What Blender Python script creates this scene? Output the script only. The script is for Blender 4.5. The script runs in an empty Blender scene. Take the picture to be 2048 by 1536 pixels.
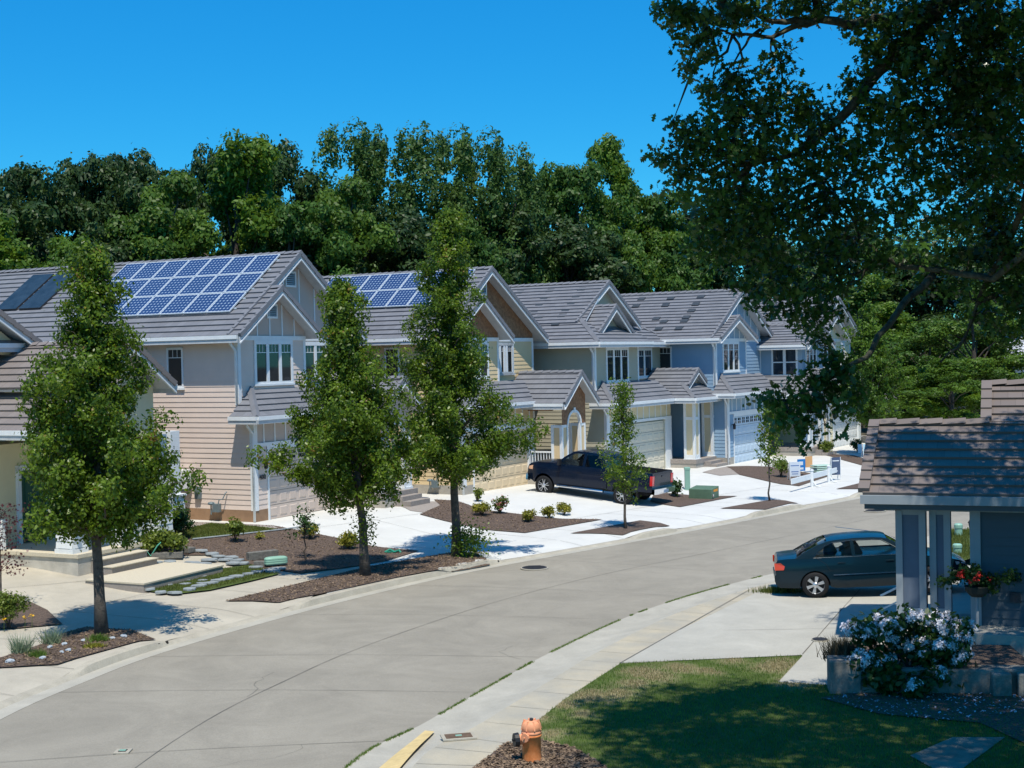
import bpy, bmesh, math, random
import numpy as np
from mathutils import Vector, Matrix
from mathutils.geometry import delaunay_2d_cdt
random.seed(7); np.random.seed(7)
sc = bpy.context.scene
col = sc.collection

# ------------------------------------------------------------------ camera
F, CX, CY, H = 2750., 1024., 768., 6.1          # focal length in pixels of the 2048 px wide frame, eye height
PITCH, ROLL = math.atan(53/F), 0.021
_f = np.array([0, math.cos(PITCH), -math.sin(PITCH)]); _r = np.array([1., 0, 0]); _u = np.cross(_r, _f)
Rr = math.cos(ROLL)*_r - math.sin(ROLL)*_u; Ur = math.sin(ROLL)*_r + math.cos(ROLL)*_u
C0 = np.array([0, 0, H])
cam_d = bpy.data.cameras.new('camera'); cam = bpy.data.objects.new('camera', cam_d); col.objects.link(cam)
cam_d.sensor_width = 36; cam_d.lens = 36*F/2048; cam_d.clip_end = 3000; cam_d.clip_start = .1
M = Matrix.Identity(4)
for i in range(3):
    M[i][0] = Rr[i]; M[i][1] = Ur[i]; M[i][2] = -_f[i]; M[i][3] = C0[i]
cam.matrix_world = M
sc.camera = cam
def ray(x, y): return _f + Rr*(x-CX)/F - Ur*(y-CY)/F
def atz(x, y, z):
    d = ray(x, y); p = C0 + d*((z-H)/d[2]); return p
def atY(x, y, Y):
    d = ray(x, y); return C0 + d*(Y/d[1])

# ------------------------------------------------------------------ materials
def mat(name, rgb, rough=.8, noise=0, nscale=4, var=None, spec=.3, metal=0, bump=0, bscale=60, isl=0, coat=0, det=4, speck=0):
    m = bpy.data.materials.new(name); m.use_nodes = True
    nt = m.node_tree; N = nt.nodes; L = nt.links; b = N['Principled BSDF']
    b.inputs['Roughness'].default_value = rough; b.inputs['Metallic'].default_value = metal
    b.inputs['Specular IOR Level'].default_value = spec; b.inputs['Coat Weight'].default_value = coat
    if coat: b.inputs['Coat Roughness'].default_value = .06
    c = (*rgb, 1)
    tc = N.new('ShaderNodeTexCoord')
    src = None
    if noise:
        n = N.new('ShaderNodeTexNoise'); n.inputs['Scale'].default_value = nscale; n.inputs['Detail'].default_value = det
        n.inputs['Roughness'].default_value = .65
        L.new(tc.outputs['Object'], n.inputs['Vector'])
        r = N.new('ShaderNodeValToRGB')
        v = var or rgb
        a = [max(0, x*(1-noise)) for x in rgb]; d = [min(1, x*(1+noise)) for x in v]
        r.color_ramp.elements[0].color = (*a, 1); r.color_ramp.elements[1].color = (*d, 1)
        r.color_ramp.elements[0].position = .32; r.color_ramp.elements[1].position = .68
        L.new(n.outputs['Fac'], r.inputs['Fac']); src = r.outputs['Color']
    if isl:
        g = N.new('ShaderNodeNewGeometry'); hs = N.new('ShaderNodeHueSaturation')
        mr = N.new('ShaderNodeMapRange'); mr.inputs['To Min'].default_value = 1-isl; mr.inputs['To Max'].default_value = 1+isl
        L.new(g.outputs['Random Per Island'], mr.inputs['Value']); L.new(mr.outputs['Result'], hs.inputs['Value'])
        if src: L.new(src, hs.inputs['Color'])
        else: hs.inputs['Color'].default_value = c
        src = hs.outputs['Color']
    if speck:
        n3 = N.new('ShaderNodeTexNoise'); n3.inputs['Scale'].default_value = 38; n3.inputs['Detail'].default_value = 6; n3.inputs['Roughness'].default_value = .8
        n4 = N.new('ShaderNodeTexNoise'); n4.inputs['Scale'].default_value = .55; n4.inputs['Detail'].default_value = 9; n4.inputs['Roughness'].default_value = .7; n4.inputs['Distortion'].default_value = 1.2
        L.new(tc.outputs['Object'], n3.inputs['Vector']); L.new(tc.outputs['Object'], n4.inputs['Vector'])
        ma = N.new('ShaderNodeMapRange'); ma.inputs['From Min'].default_value = .3; ma.inputs['From Max'].default_value = .7; ma.inputs['To Min'].default_value = 1-speck; ma.inputs['To Max'].default_value = 1+speck; L.new(n3.outputs['Fac'], ma.inputs['Value'])
        mb_ = N.new('ShaderNodeMapRange'); mb_.inputs['From Min'].default_value = .3; mb_.inputs['From Max'].default_value = .7; mb_.inputs['To Min'].default_value = 1-speck*.8; mb_.inputs['To Max'].default_value = 1+speck*.8; L.new(n4.outputs['Fac'], mb_.inputs['Value'])
        mu = N.new('ShaderNodeMath'); mu.operation = 'MULTIPLY'; L.new(ma.outputs[0], mu.inputs[0]); L.new(mb_.outputs[0], mu.inputs[1])
        h3 = N.new('ShaderNodeHueSaturation'); L.new(mu.outputs[0], h3.inputs['Value'])
        if src: L.new(src, h3.inputs['Color'])
        else: h3.inputs['Color'].default_value = c
        src = h3.outputs['Color']
    if src: L.new(src, b.inputs['Base Color'])
    else: b.inputs['Base Color'].default_value = c
    if bump:
        n2 = N.new('ShaderNodeTexNoise'); n2.inputs['Scale'].default_value = bscale; n2.inputs['Detail'].default_value = 3
        L.new(tc.outputs['Object'], n2.inputs['Vector'])
        bp = N.new('ShaderNodeBump'); bp.inputs['Strength'].default_value = bump; bp.inputs['Distance'].default_value = .02
        L.new(n2.outputs['Fac'], bp.inputs['Height']); L.new(bp.outputs['Normal'], b.inputs['Normal'])
    return m
def leafmat(name, dark, light, trans=.35, nscale=.6, gloss=.35, tip=None):
    m = bpy.data.materials.new(name); m.use_nodes = True
    nt = m.node_tree; N = nt.nodes; L = nt.links
    b = N['Principled BSDF']; out = N['Material Output']
    b.inputs['Roughness'].default_value = gloss; b.inputs['Specular IOR Level'].default_value = .35
    tc = N.new('ShaderNodeTexCoord'); n = N.new('ShaderNodeTexNoise'); n.inputs['Scale'].default_value = nscale; n.inputs['Detail'].default_value = 2
    L.new(tc.outputs['Object'], n.inputs['Vector'])
    g = N.new('ShaderNodeNewGeometry')
    ad = N.new('ShaderNodeMath'); ad.operation = 'MULTIPLY_ADD'; ad.inputs[1].default_value = .55
    L.new(g.outputs['Random Per Island'], ad.inputs[0])
    sb = N.new('ShaderNodeMath'); sb.operation = 'MULTIPLY_ADD'; sb.inputs[1].default_value = 1.6; sb.inputs[2].default_value = -.55
    L.new(n.outputs['Fac'], sb.inputs[0]); L.new(sb.outputs[0], ad.inputs[2])
    r = N.new('ShaderNodeValToRGB'); r.color_ramp.elements[0].color = (*dark, 1); r.color_ramp.elements[1].color = (*light, 1)
    if tip:
        e = r.color_ramp.elements.new(.97); e.color = (*light, 1); r.color_ramp.elements[2].position = 1; r.color_ramp.elements[2].color = (*tip, 1)
    L.new(ad.outputs[0], r.inputs['Fac']); L.new(r.outputs['Color'], b.inputs['Base Color'])
    t = N.new('ShaderNodeBsdfTranslucent'); mx = N.new('ShaderNodeMixShader'); mx.inputs[0].default_value = trans
    hs = N.new('ShaderNodeHueSaturation'); hs.inputs['Value'].default_value = 1.3; hs.inputs['Hue'].default_value = .485
    L.new(r.outputs['Color'], hs.inputs['Color']); L.new(hs.outputs['Color'], t.inputs['Color'])
    L.new(b.outputs[0], mx.inputs[1]); L.new(t.outputs[0], mx.inputs[2]); L.new(mx.outputs[0], out.inputs['Surface'])
    return m
def tilemat(name, rgb, var=.13):
    m = bpy.data.materials.new(name); m.use_nodes = True
    nt = m.node_tree; N = nt.nodes; L = nt.links; b = N['Principled BSDF']; b.inputs['Roughness'].default_value = .75
    uv = N.new('ShaderNodeUVMap'); uv.uv_map = 'UVMap'
    fl = N.new('ShaderNodeVectorMath'); fl.operation = 'FLOOR'; L.new(uv.outputs[0], fl.inputs[0])
    wn = N.new('ShaderNodeTexWhiteNoise'); wn.noise_dimensions = '2D'; L.new(fl.outputs[0], wn.inputs['Vector'])
    mr = N.new('ShaderNodeMapRange'); mr.inputs['To Min'].default_value = 1-var; mr.inputs['To Max'].default_value = 1+var
    L.new(wn.outputs['Value'], mr.inputs['Value'])
    tc = N.new('ShaderNodeTexCoord'); n = N.new('ShaderNodeTexNoise'); n.inputs['Scale'].default_value = 1.3; n.inputs['Detail'].default_value = 6
    L.new(tc.outputs['Object'], n.inputs['Vector'])
    m2 = N.new('ShaderNodeMapRange'); m2.inputs['To Min'].default_value = .86; m2.inputs['To Max'].default_value = 1.14
    L.new(n.outputs['Fac'], m2.inputs['Value'])
    sx = N.new('ShaderNodeSeparateXYZ'); L.new(uv.outputs[0], sx.inputs[0])
    fr = N.new('ShaderNodeMath'); fr.operation = 'FRACT'; L.new(sx.outputs['X'], fr.inputs[0])
    gt = N.new('ShaderNodeMath'); gt.operation = 'GREATER_THAN'; gt.inputs[1].default_value = .045; L.new(fr.outputs[0], gt.inputs[0])
    m3 = N.new('ShaderNodeMapRange'); m3.inputs['To Min'].default_value = .75; L.new(gt.outputs[0], m3.inputs['Value'])
    a = N.new('ShaderNodeMath'); a.operation = 'MULTIPLY'; L.new(mr.outputs[0], a.inputs[0]); L.new(m2.outputs[0], a.inputs[1])
    a2 = N.new('ShaderNodeMath'); a2.operation = 'MULTIPLY'; L.new(a.outputs[0], a2.inputs[0]); L.new(m3.outputs[0], a2.inputs[1])
    hs = N.new('ShaderNodeHueSaturation'); hs.inputs['Color'].default_value = (*rgb, 1); L.new(a2.outputs[0], hs.inputs['Value'])
    L.new(hs.outputs[0], b.inputs['Base Color'])
    return m
def glassmat(name, tint=(.02, .025, .03), rough=.03):
    m = mat(name, tint, rough, spec=.6); return m
def clearglass(name, tint=(.55, .65, .66)):
    m = bpy.data.materials.new(name); m.use_nodes = True
    nt = m.node_tree; N = nt.nodes; L = nt.links; N.remove(N['Principled BSDF'])
    t = N.new('ShaderNodeBsdfTransparent'); t.inputs[0].default_value = (*tint, 1)
    g = N.new('ShaderNodeBsdfGlossy'); g.inputs['Roughness'].default_value = .02
    f = N.new('ShaderNodeFresnel'); f.inputs[0].default_value = 1.5; mx = N.new('ShaderNodeMixShader')
    L.new(f.outputs[0], mx.inputs[0]); L.new(t.outputs[0], mx.inputs[1]); L.new(g.outputs[0], mx.inputs[2])
    L.new(mx.outputs[0], N['Material Output'].inputs['Surface']); return m

WHITE = mat('white_trim_paint', (.74, .76, .76), .5, .05, 3)
GREYTRIM = mat('grey_barge_paint', (.50, .52, .53), .6, .08, 5)
GLASS = glassmat('window_glass')
TILE = tilemat('grey_roof_tile', (.165, .170, .186), .08)
TILEB = tilemat('brown_grey_roof_tile', (.20, .175, .165), .07)
NEWC = mat('new_pale_concrete', (.60, .595, .555), .85, .05, .8, bump=.15, bscale=90, det=8, speck=.05)
OLDC = mat('aged_tan_concrete', (.44, .40, .32), .9, .1, .7, bump=.2, bscale=70, det=8, speck=.12)
ROADC = mat('road_concrete', (.288, .262, .210), .9, .07, .35, bump=.4, bscale=60, det=10, speck=.17)
CURBC = mat('curb_concrete', (.40, .365, .29), .9, .12, 2.5, bump=.2, bscale=50, det=8, speck=.15)
PANC = mat('gutter_pan_concrete', (.41, .385, .32), .9, .08, 1.5, bump=.2, bscale=50, det=8, speck=.14)
MULCH = mat('bark_mulch', (.088, .068, .046), .95, .6, 22, var=(.12, .085, .068), bump=1, bscale=40, det=10)
CHIPM = mat('bark_chip', (.18, .125, .08), .9, isl=.6)
LAWN = mat('lawn_soil', (.07,.10,.02), .95, .3, 3, bump=.6, bscale=60)
GRASSM = leafmat('grass_blade', (.06,.13,.015), (.17,.26,.04), .4, .5, .6)
DRYM = leafmat('dry_grass_blade', (.22, .19, .09), (.4, .34, .18), .3, .5, .7)
BARK = mat('grey_bark', (.10, .085, .07), .95, .4, 9, bump=1, bscale=30, det=8)
BARKD = mat('dark_bark', (.07, .058, .048), .95, .4, 7, bump=1, bscale=20, det=8)
PEAR = leafmat('pear_leaf', (.018, .058, .008), (.19, .29, .02), .45, 2.0, .38, tip=(.3, .19, .05))
OAKL = leafmat('oak_leaf', (.012, .04, .010), (.09, .19, .03), .36, 1.2, .28)
BG1 = leafmat('dark_oak_leaf', (.016, .042, .012), (.055, .105, .02), .3, .35, .5)
BG5 = leafmat('yellowish_leaf', (.032, .085, .01), (.13, .225, .024), .38, .35, .5)
BG2 = leafmat('mid_green_leaf', (.03, .085, .01), (.14, .24, .018), .38, .35, .5)
BG3 = leafmat('poplar_leaf', (.035, .09, .02), (.13, .22, .04), .38, .3, .5)
BG4 = leafmat('deep_green_leaf', (.022, .07, .012), (.095, .19, .024), .36, .35, .5)
SHRUB = leafmat('shrub_leaf', (.05, .10, .015), (.22, .27, .04), .35, 3, .4)
SHRUBY = leafmat('golden_shrub_leaf', (.09, .12, .012), (.42, .38, .05), .35, 4, .4)
SHRUBD = leafmat('dark_shrub_leaf', (.015, .05, .012), (.05, .11, .02), .3, 3, .4)
REDL = leafmat('red_maple_leaf', (.06, .012, .015), (.14, .03, .03), .3, 3, .4)
STONE = mat('grey_flagstone', (.27, .30, .31), .85, .2, 5, bump=.5, bscale=15)
ROCKM = mat('pale_garden_rock', (.38, .42, .45), .85, .2, 6, bump=.5, bscale=12)
MINT = mat('mint_plastic', (.26, .46, .36), .45)
GREENBOX = mat('green_utility_paint', (.10, .17, .11), .5, .1, 4)
STEEL = mat('bright_metal', (.7, .71, .72), .18, metal=1)
BLACK = mat('black_rubber', (.012, .012, .013), .75)
DARKPL = mat('black_plastic', (.02, .02, .022), .5)
METERM = mat('grey_meter_metal', (.17, .22, .24), .5, metal=.3)
PIPEM = mat('pipe_grey', (.2, .2, .19), .6)
FOUND = mat('foundation_concrete', (.38, .35, .30), .95, .12, 2, bump=.3, bscale=30)
FOUNDB = mat('stained_foundation', (.30, .185, .11), .95, .15, 1.5, bump=.3, bscale=30)
STOOP = mat('aggregate_stoop', (.30, .265, .235), .95, .12, 12, bump=.4, bscale=60)
IRON = mat('cast_iron', (.05, .05, .055), .6, .3, 30, metal=.4)

# ------------------------------------------------------------------ mesh helpers
class MB:
    def __init__(s): s.v = []; s.f = []; s.mi = []; s.uv = []; s.m = 0
    def face(s, pts, uv=None):
        i = len(s.v); s.v += [tuple(p) for p in pts]; s.f.append(tuple(range(i, i+len(pts)))); s.mi.append(s.m)
        s.uv.append(uv)
    def poly(s, verts, faces):
        i = len(s.v); s.v += [tuple(p) for p in verts]
        for f in faces: s.f.append(tuple(i+k for k in f)); s.mi.append(s.m); s.uv.append(None)
    def box(s, x0, x1, y0, y1, z0, z1):
        x0, x1 = sorted((x0, x1)); y0, y1 = sorted((y0, y1)); z0, z1 = sorted((z0, z1))
        s.poly([(x0,y0,z0),(x1,y0,z0),(x1,y1,z0),(x0,y1,z0),(x0,y0,z1),(x1,y0,z1),(x1,y1,z1),(x0,y1,z1)],
               [(0,3,2,1),(4,5,6,7),(0,1,5,4),(1,2,6,5),(2,3,7,6),(3,0,4,7)])
    def beam(s, p, q, w, h, up=(0,0,1)):
        p = Vector(p); q = Vector(q); d = (q-p).normalized(); up = Vector(up)
        a = d.cross(up).normalized()*w/2; b = a.cross(d).normalized()*h/2
        vs = [p-a-b, p+a-b, p+a+b, p-a+b, q-a-b, q+a-b, q+a+b, q-a+b]
        s.poly(vs, [(0,1,2,3),(4,7,6,5),(0,4,5,1),(1,5,6,2),(2,6,7,3),(3,7,4,0)])
    def tube(s, pts, rad, n=8, cap=True):
        pts = [Vector(p) for p in pts]; i0 = len(s.v)
        if not hasattr(rad, '__len__'): rad = [rad]*len(pts)
        for k, p in enumerate(pts):
            d = (pts[min(k+1, len(pts)-1)]-pts[max(k-1, 0)]).normalized()
            up = Vector((0,0,1)) if abs(d.z) < .9 else Vector((1,0,0))
            a = d.cross(up).normalized(); b = a.cross(d)
            for j in range(n):
                t = 2*math.pi*j/n; s.v.append(tuple(p+(a*math.cos(t)+b*math.sin(t))*rad[k]))
        for k in range(len(pts)-1):
            for j in range(n):
                a = i0+k*n+j; b = i0+k*n+(j+1) % n
                s.f.append((a, b, b+n, a+n)); s.mi.append(s.m); s.uv.append(None)
        if cap:
            s.f.append(tuple(i0+j for j in range(n))[::-1]); s.mi.append(s.m); s.uv.append(None)
            s.f.append(tuple(i0+(len(pts)-1)*n+j for j in range(n))); s.mi.append(s.m); s.uv.append(None)
    def lathe(s, prof, n=20, c=(0,0,0), axis='z', caps=True):
        i0 = len(s.v)
        for r, z in prof:
            for j in range(n):
                t = 2*math.pi*j/n; x, y = r*math.cos(t), r*math.sin(t)
                p = (x, y, z) if axis == 'z' else ((z, x, y) if axis == 'x' else (x, z, y))
                s.v.append((p[0]+c[0], p[1]+c[1], p[2]+c[2]))
        for k in range(len(prof)-1):
            for j in range(n):
                a = i0+k*n+j; b = i0+k*n+(j+1) % n
                s.f.append((a, b, b+n, a+n) if axis != 'y' else (a, a+n, b+n, b)); s.mi.append(s.m); s.uv.append(None)
        if not caps: return
        s.f.append(tuple(i0+(len(prof)-1)*n+j for j in range(n))); s.mi.append(s.m); s.uv.append(None)
        s.f.append(tuple(i0+j for j in range(n))[::-1]); s.mi.append(s.m); s.uv.append(None)
    def build(s, name, mats, parent=None, smooth=False, loc=None, bevel=0, fixn=False):
        me = bpy.data.meshes.new(name)
        me.from_pydata(s.v, [], s.f)
        if not isinstance(mats, (list, tuple)): mats = [mats]
        for m in mats: me.materials.append(m)
        me.polygons.foreach_set('material_index', s.mi)
        if any(u for u in s.uv):
            uvl = me.uv_layers.new(name='UVMap'); k = 0
            for f, u in zip(s.f, s.uv):
                for j in range(len(f)):
                    uvl.data[k].uv = u[j] if u else (.5, .5)
                    k += 1
        if smooth: me.polygons.foreach_set('use_smooth', [True]*len(me.polygons))
        me.update()
        if fixn:
            bm = bmesh.new(); bm.from_mesh(me); bmesh.ops.remove_doubles(bm, verts=bm.verts, dist=1e-5)
            bmesh.ops.recalc_face_normals(bm, faces=bm.faces); bm.to_mesh(me); bm.free()
        o = bpy.data.objects.new(name, me); col.objects.link(o)
        if parent: o.parent = parent
        if loc is not None: o.location = loc
        if bevel:
            b = o.modifiers.new('bevel', 'BEVEL'); b.width = bevel; b.segments = 2; b.limit_method = 'ANGLE'; b.angle_limit = .6
        return o
def thing(name, label, cat, loc=(0,0,0), rz=0, group=None):
    o = bpy.data.objects.new(name, None); col.objects.link(o); o.location = loc; o.rotation_euler = (0,0,rz)
    o.empty_display_size = .2
    return tag(o, label, cat, group)
def tag(o, label=None, cat=None, group=None, kind=None):
    if label: o['label'] = label
    if cat: o['category'] = cat
    if group: o['group'] = group
    if kind: o['kind'] = kind
    return o
def tomesh(o):
    me = bpy.data.meshes.new_from_object(o.evaluated_get(bpy.context.evaluated_depsgraph_get())); n = o.name; c = bpy.data.objects.new(n, me); col.objects.link(c)
    c.parent = o.parent; c.location = o.location; c.rotation_euler = o.rotation_euler
    bpy.data.objects.remove(o); c.name = n; return c
def copy_tree(o, loc, rz=0, label=None, scale=None):
    c = o.copy(); col.objects.link(c); c.location = loc; c.rotation_euler = (0,0,rz)
    if label: c['label'] = label
    if scale: c.scale = (scale,)*3 if not hasattr(scale, '__len__') else scale
    for ch in list(o.children):
        d = ch.copy(); col.objects.link(d); d.parent = c
        for g in list(ch.children):
            e = g.copy(); col.objects.link(e); e.parent = d
    return c

# ------------------------------------------------------------------ terrain
FC = [(-9.2,5),(-9.6,12),(-9.65,18),(-9.45,23.5),(-8.75,26.7),(-7.85,29.3),(-5.75,33.3),(-3.6,36.7),(-.85,40.3),(3.0,44.4),(7.8,49.7),(14,56.8),(25,69),(40,86),(60,108)]
NC = [(-3.6,8),(-3.1,15),(-2.62,20.5),(-1.58,23),(-.34,25.93),(.67,28.25),(2.37,31.58),(3.93,34.01),(5.97,36.56),(8.6,39.4),(14.3,45.6),(22,54),(33,66.5),(48,84),(68,106)]
def smooth_line(P, n=6):
    P = [Vector((*p, 0)) for p in P]; out = []
    for i in range(len(P)-1):
        a = P[max(i-1, 0)]; b = P[i]; c = P[i+1]; d = P[min(i+2, len(P)-1)]
        for k in range(n):
            t = k/n
            out.append(.5*((2*b)+(c-a)*t+(2*a-5*b+4*c-d)*t*t+(3*b-a-3*c+d)*t**3))
    out.append(P[-1]); return np.array([(p.x, p.y) for p in out])
FL = smooth_line(FC); NL = smooth_line(NC)
def lens(P): return np.concatenate([[0], np.cumsum(np.hypot(*(P[1:]-P[:-1]).T))])
FS, NS = lens(FL), lens(NL)
def sdist(P, S, x, y):
    a = P[:-1]; d = P[1:]-a; L2 = (d**2).sum(1)
    t = np.clip(((x-a[:,0])*d[:,0]+(y-a[:,1])*d[:,1])/L2, 0, 1)
    q = a+d*t[:,None]; r2 = (x-q[:,0])**2+(y-q[:,1])**2; i = int(r2.argmin())
    s = d[i,0]*(y-a[i,1])-d[i,1]*(x-a[i,0])
    return math.copysign(math.sqrt(r2[i]), s), S[i]+t[i]*math.sqrt(L2[i])     # + = left of the line
def sm(t): t = min(1, max(0, t)); return t*t*(3-2*t)
# stretches (arc length along the far kerb) where the kerb stands at full height
def far_s(px, py):
    p = atz(px, py, .05); return sdist(FL, FS, p[0], p[1])[1]
RAISED = [(far_s(168,1348), far_s(345,1285)), (far_s(585,1212), far_s(1008,1122)), (far_s(1258,1073), far_s(1345,1058)), (far_s(1500,1032), far_s(1600,1010)), (far_s(1700,992), far_s(1800,975))]
def curbh(s):
    k = 0
    for a, b in RAISED: k = max(k, sm((s-a+.3)/.9)*sm((b+.3-s)/.9))
    return .03+.11*k
ZG = ([30,36,45,57,63,72,85], [.45,.5,.63,.57,.5,.45,.4])
def hgt(x, y):
    d, s = sdist(FL, FS, x, y)
    if d >= 0:
        c = curbh(s); z = c+(.14-c)*sm((d-.15)/1.1)
        g = float(np.interp(y, *ZG)); t = min(1, max(0, (d-5.0)/4.2))
        return z+(g-.14)*t
    dn, s = sdist(NL, NS, x, y)
    if dn < 0:
        dn = -dn
        z = .10*sm((dn-.35)/.7)
        z += .32*sm((y-27)/6)*sm((dn-3.5)/6)
        return z
    return 0.
def at(px, py, dz=0):
    z = .1
    for _ in range(14):
        p = atz(px, py, z+dz); z = .5*z+.5*hgt(p[0], p[1])
    p = atz(px, py, hgt(p[0], p[1])+dz); return (float(p[0]), float(p[1]), hgt(p[0], p[1])+dz)
def sheet(name, poly, mats, off=0., step=.6, hf=None, skirt=0, kind='structure', label=None, uvs=False):
    """polygon in world xy, draped on the terrain"""
    hf = hf or hgt
    P = [Vector(p[:2]) for p in poly]; Q = []
    for i in range(len(P)):
        a, b = P[i], P[(i+1) % len(P)]; n = max(1, int((b-a).length/step))
        Q += [a+(b-a)*k/n for k in range(n)]
    xs = [p.x for p in Q]; ys = [p.y for p in Q]
    pts = list(Q)
    px, py = np.array([p.x for p in P]), np.array([p.y for p in P])
    gx = np.arange(min(xs), max(xs), step); gy = np.arange(min(ys), max(ys), step)
    for ix, x in enumerate(gx):
        for y in gy:
            yy = y+(step/2 if ix % 2 else 0)
            j = np.roll(np.arange(len(px)), 1); c = ((py > yy) != (py[j] > yy)) & (x < (px[j]-px)*(yy-py)/(py[j]-py+1e-12)+px)
            if c.sum() % 2: pts.append(Vector((x, yy)))
    edges = [(i, (i+1) % len(Q)) for i in range(len(Q))]
    v, e, f, *_ = delaunay_2d_cdt(pts, edges, [list(range(len(Q)))], 2, 1e-4)
    m = MB()
    verts = [(p.x, p.y, hf(p.x, p.y)+off) for p in v]
    m.poly(verts, [tuple(t) for t in f])
    if skirt:
        for a, b in zip(Q, Q[1:]+Q[:1]):
            za, zb = hf(a.x, a.y)+off, hf(b.x, b.y)+off
            m.face([(a.x,a.y,za-skirt),(b.x,b.y,zb-skirt),(b.x,b.y,zb),(a.x,a.y,za)])
    o = m.build(name, mats, fixn=True)
    if sum(p.normal.z*p.area for p in o.data.polygons) < 0: o.data.flip_normals()
    if kind: o['kind'] = kind
    return o
def W(l, dz=0): return [at(x, y, dz) for x, y in l]
def offset_line(L, d):
    t = np.gradient(L, axis=0); t /= np.hypot(t[:,0], t[:,1])[:,None]
    return L+np.stack([-t[:,1], t[:,0]], 1)*d
def inside(poly, x, y):
    c = False; j = len(poly)-1
    for i in range(len(poly)):
        if (poly[i][1] > y) != (poly[j][1] > y) and x < (poly[j][0]-poly[i][0])*(y-poly[i][1])/(poly[j][1]-poly[i][1])+poly[i][0]: c = not c
        j = i
    return c
# ------------------------------------------------------------------ the ground
def far_h(x, y): return hgt(x, y) - .12
base = [(-260,-60),(260,-60),(320,500),(-320,500)]
mb = MB()                                   # one large soil sheet out to the horizon, fine near the street
xs = sorted(set([-1500,-600,-300,-120,-60,-40]+list(np.arange(-28,46,1.5))+[50,60,90,150,300,700,1500]))
ys = sorted(set([-200,-60,0,8]+list(np.arange(14,96,1.5))+[100,110,130,170,240,400,800,2500]))
vv = []
for y in ys:
    for x in xs:
        vv.append((x, y, hgt(x, y)-.16))
nx = len(xs)
mb.poly(vv, [(j*nx+i, j*nx+i+1, (j+1)*nx+i+1, (j+1)*nx+i) for j in range(len(ys)-1) for i in range(nx-1)])
tag(mb.build('ground', mat('ground_soil', (.10,.085,.055), .95, .3, .8, bump=.4, bscale=20), smooth=True), kind='structure')

def strip(name, L, d0, d1, m, zf, n0=0, n1=None, skirt=0):
    a, b = offset_line(L, d0), offset_line(L, d1); mb = MB()
    pts = []
    for i in range(n0, n1 or len(L)):
        pts += [(a[i,0], a[i,1], zf(i, 0)), (b[i,0], b[i,1], zf(i, 1))]
    k = len(pts)//2
    mb.poly(pts, [(2*i, 2*i+2, 2*i+3, 2*i+1) for i in range(k-1)])
    o = mb.build(name, m, fixn=True)
    if sum(p.normal.z*p.area for p in o.data.polygons) < 0: o.data.flip_normals()
    return tag(o, kind='structure')
# road between the two gutter pans
NLs = offset_line(NL, 0)
roadp = [tuple(p) for p in offset_line(FL, -.42)] + [tuple(p) for p in NLs[::-1]]
ro = MB(); A_, B_ = offset_line(FL, -.42), NLs
nn = len(A_); rows = 7
pts = []
for i in range(nn):
    for k in range(rows):
        t = k/(rows-1); p = A_[i]*(1-t)+B_[i]*t
        pts.append((p[0], p[1], .045*math.sin(math.pi*t)))
ro.poly(pts, [(i*rows+k, (i+1)*rows+k, (i+1)*rows+k+1, i*rows+k+1) for i in range(nn-1) for k in range(rows-1)])
o = ro.build('road', ROADC, smooth=True, fixn=True)
if sum(p.normal.z*p.area for p in o.data.polygons) < 0: o.data.flip_normals()
tag(o, kind='structure')
# kerb and gutter, dense sampling along the arc
def dense(P, n=5): return smooth_line([tuple(p) for p in P], n)
FLd = dense(FL, 4); FSd = lens(FLd)
cb = MB(); prof = []
off = [(-.42, lambda c: .004), (-.06, lambda c: -.012), (-.03, lambda c: -.01), (.03+.0, lambda c: c-.012), (.06, lambda c: c), (.20, lambda c: c+.004)]
cols_ = [offset_line(FLd, d) for d, _ in off]
pts = []
for i in range(len(FLd)):
    c = curbh(FSd[i])
    for k, (d, f) in enumerate(off): pts.append((cols_[k][i,0], cols_[k][i,1], f(c)))
n = len(off)
for i in range(len(FLd)-1):
    for k in range(n-1):
        pass
cb.poly(pts, [])
for i in range(len(FLd)-1):
    for k in range(n-1):
        cb.m = 0 if k < 2 else 1
        cb.f.append((i*n+k, (i+1)*n+k, (i+1)*n+k+1, i*n+k+1)); cb.mi.append(cb.m); cb.uv.append(None)
o = cb.build('far_kerb', [PANC, CURBC], fixn=True)
if sum(p.normal.z*p.area for p in o.data.polygons) < 0: o.data.flip_normals()
tag(o, kind='structure')
NLd = dense(NL, 4)
off = [(0, .0), (-.5, -.012), (-.8, .03), (-1.05, .098), (-1.1, .10)]
cb = MB(); cs = [offset_line(NLd, d) for d, _ in off]; pts = []
for i in range(len(NLd)):
    for k, (d, z) in enumerate(off): pts.append((cs[k][i,0], cs[k][i,1], z))
n = len(off); cb.poly(pts, [(i*n+k, (i+1)*n+k, (i+1)*n+k+1, i*n+k+1) for i in range(len(NLd)-1) for k in range(n-1)])
o = cb.build('near_kerb', PANC, smooth=True, fixn=True)
if sum(p.normal.z*p.area for p in o.data.polygons) < 0: o.data.flip_normals()
tag(o, kind='structure')

# far side paving: old concrete at the left, new pale concrete from the tan house on
fl = offset_line(FL, .19); sS = FS
def farline(s0, s1): return [tuple(p) for p, s in zip(fl, sS) if s0 <= s <= s1]
sj = far_s(640, 1195)
pj = at(742, 1128)
oldp = farline(8, sj) + [pj[:2], at(470,1120)[:2], at(330,1060)[:2], at(200,1050)[:2], (-20, 41), (-24, 30), (-24, 12)]
sheet('old_sidewalk', oldp, OLDC, .0)
newp = farline(sj, 95)
newp = newp + [(34, 100), (14, 84), (4, 70), (-2, 62), (-9, 52), at(300,1050)[:2], at(480,1110)[:2], pj[:2]]
sheet('new_sidewalk', newp, NEWC, .006)
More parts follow.
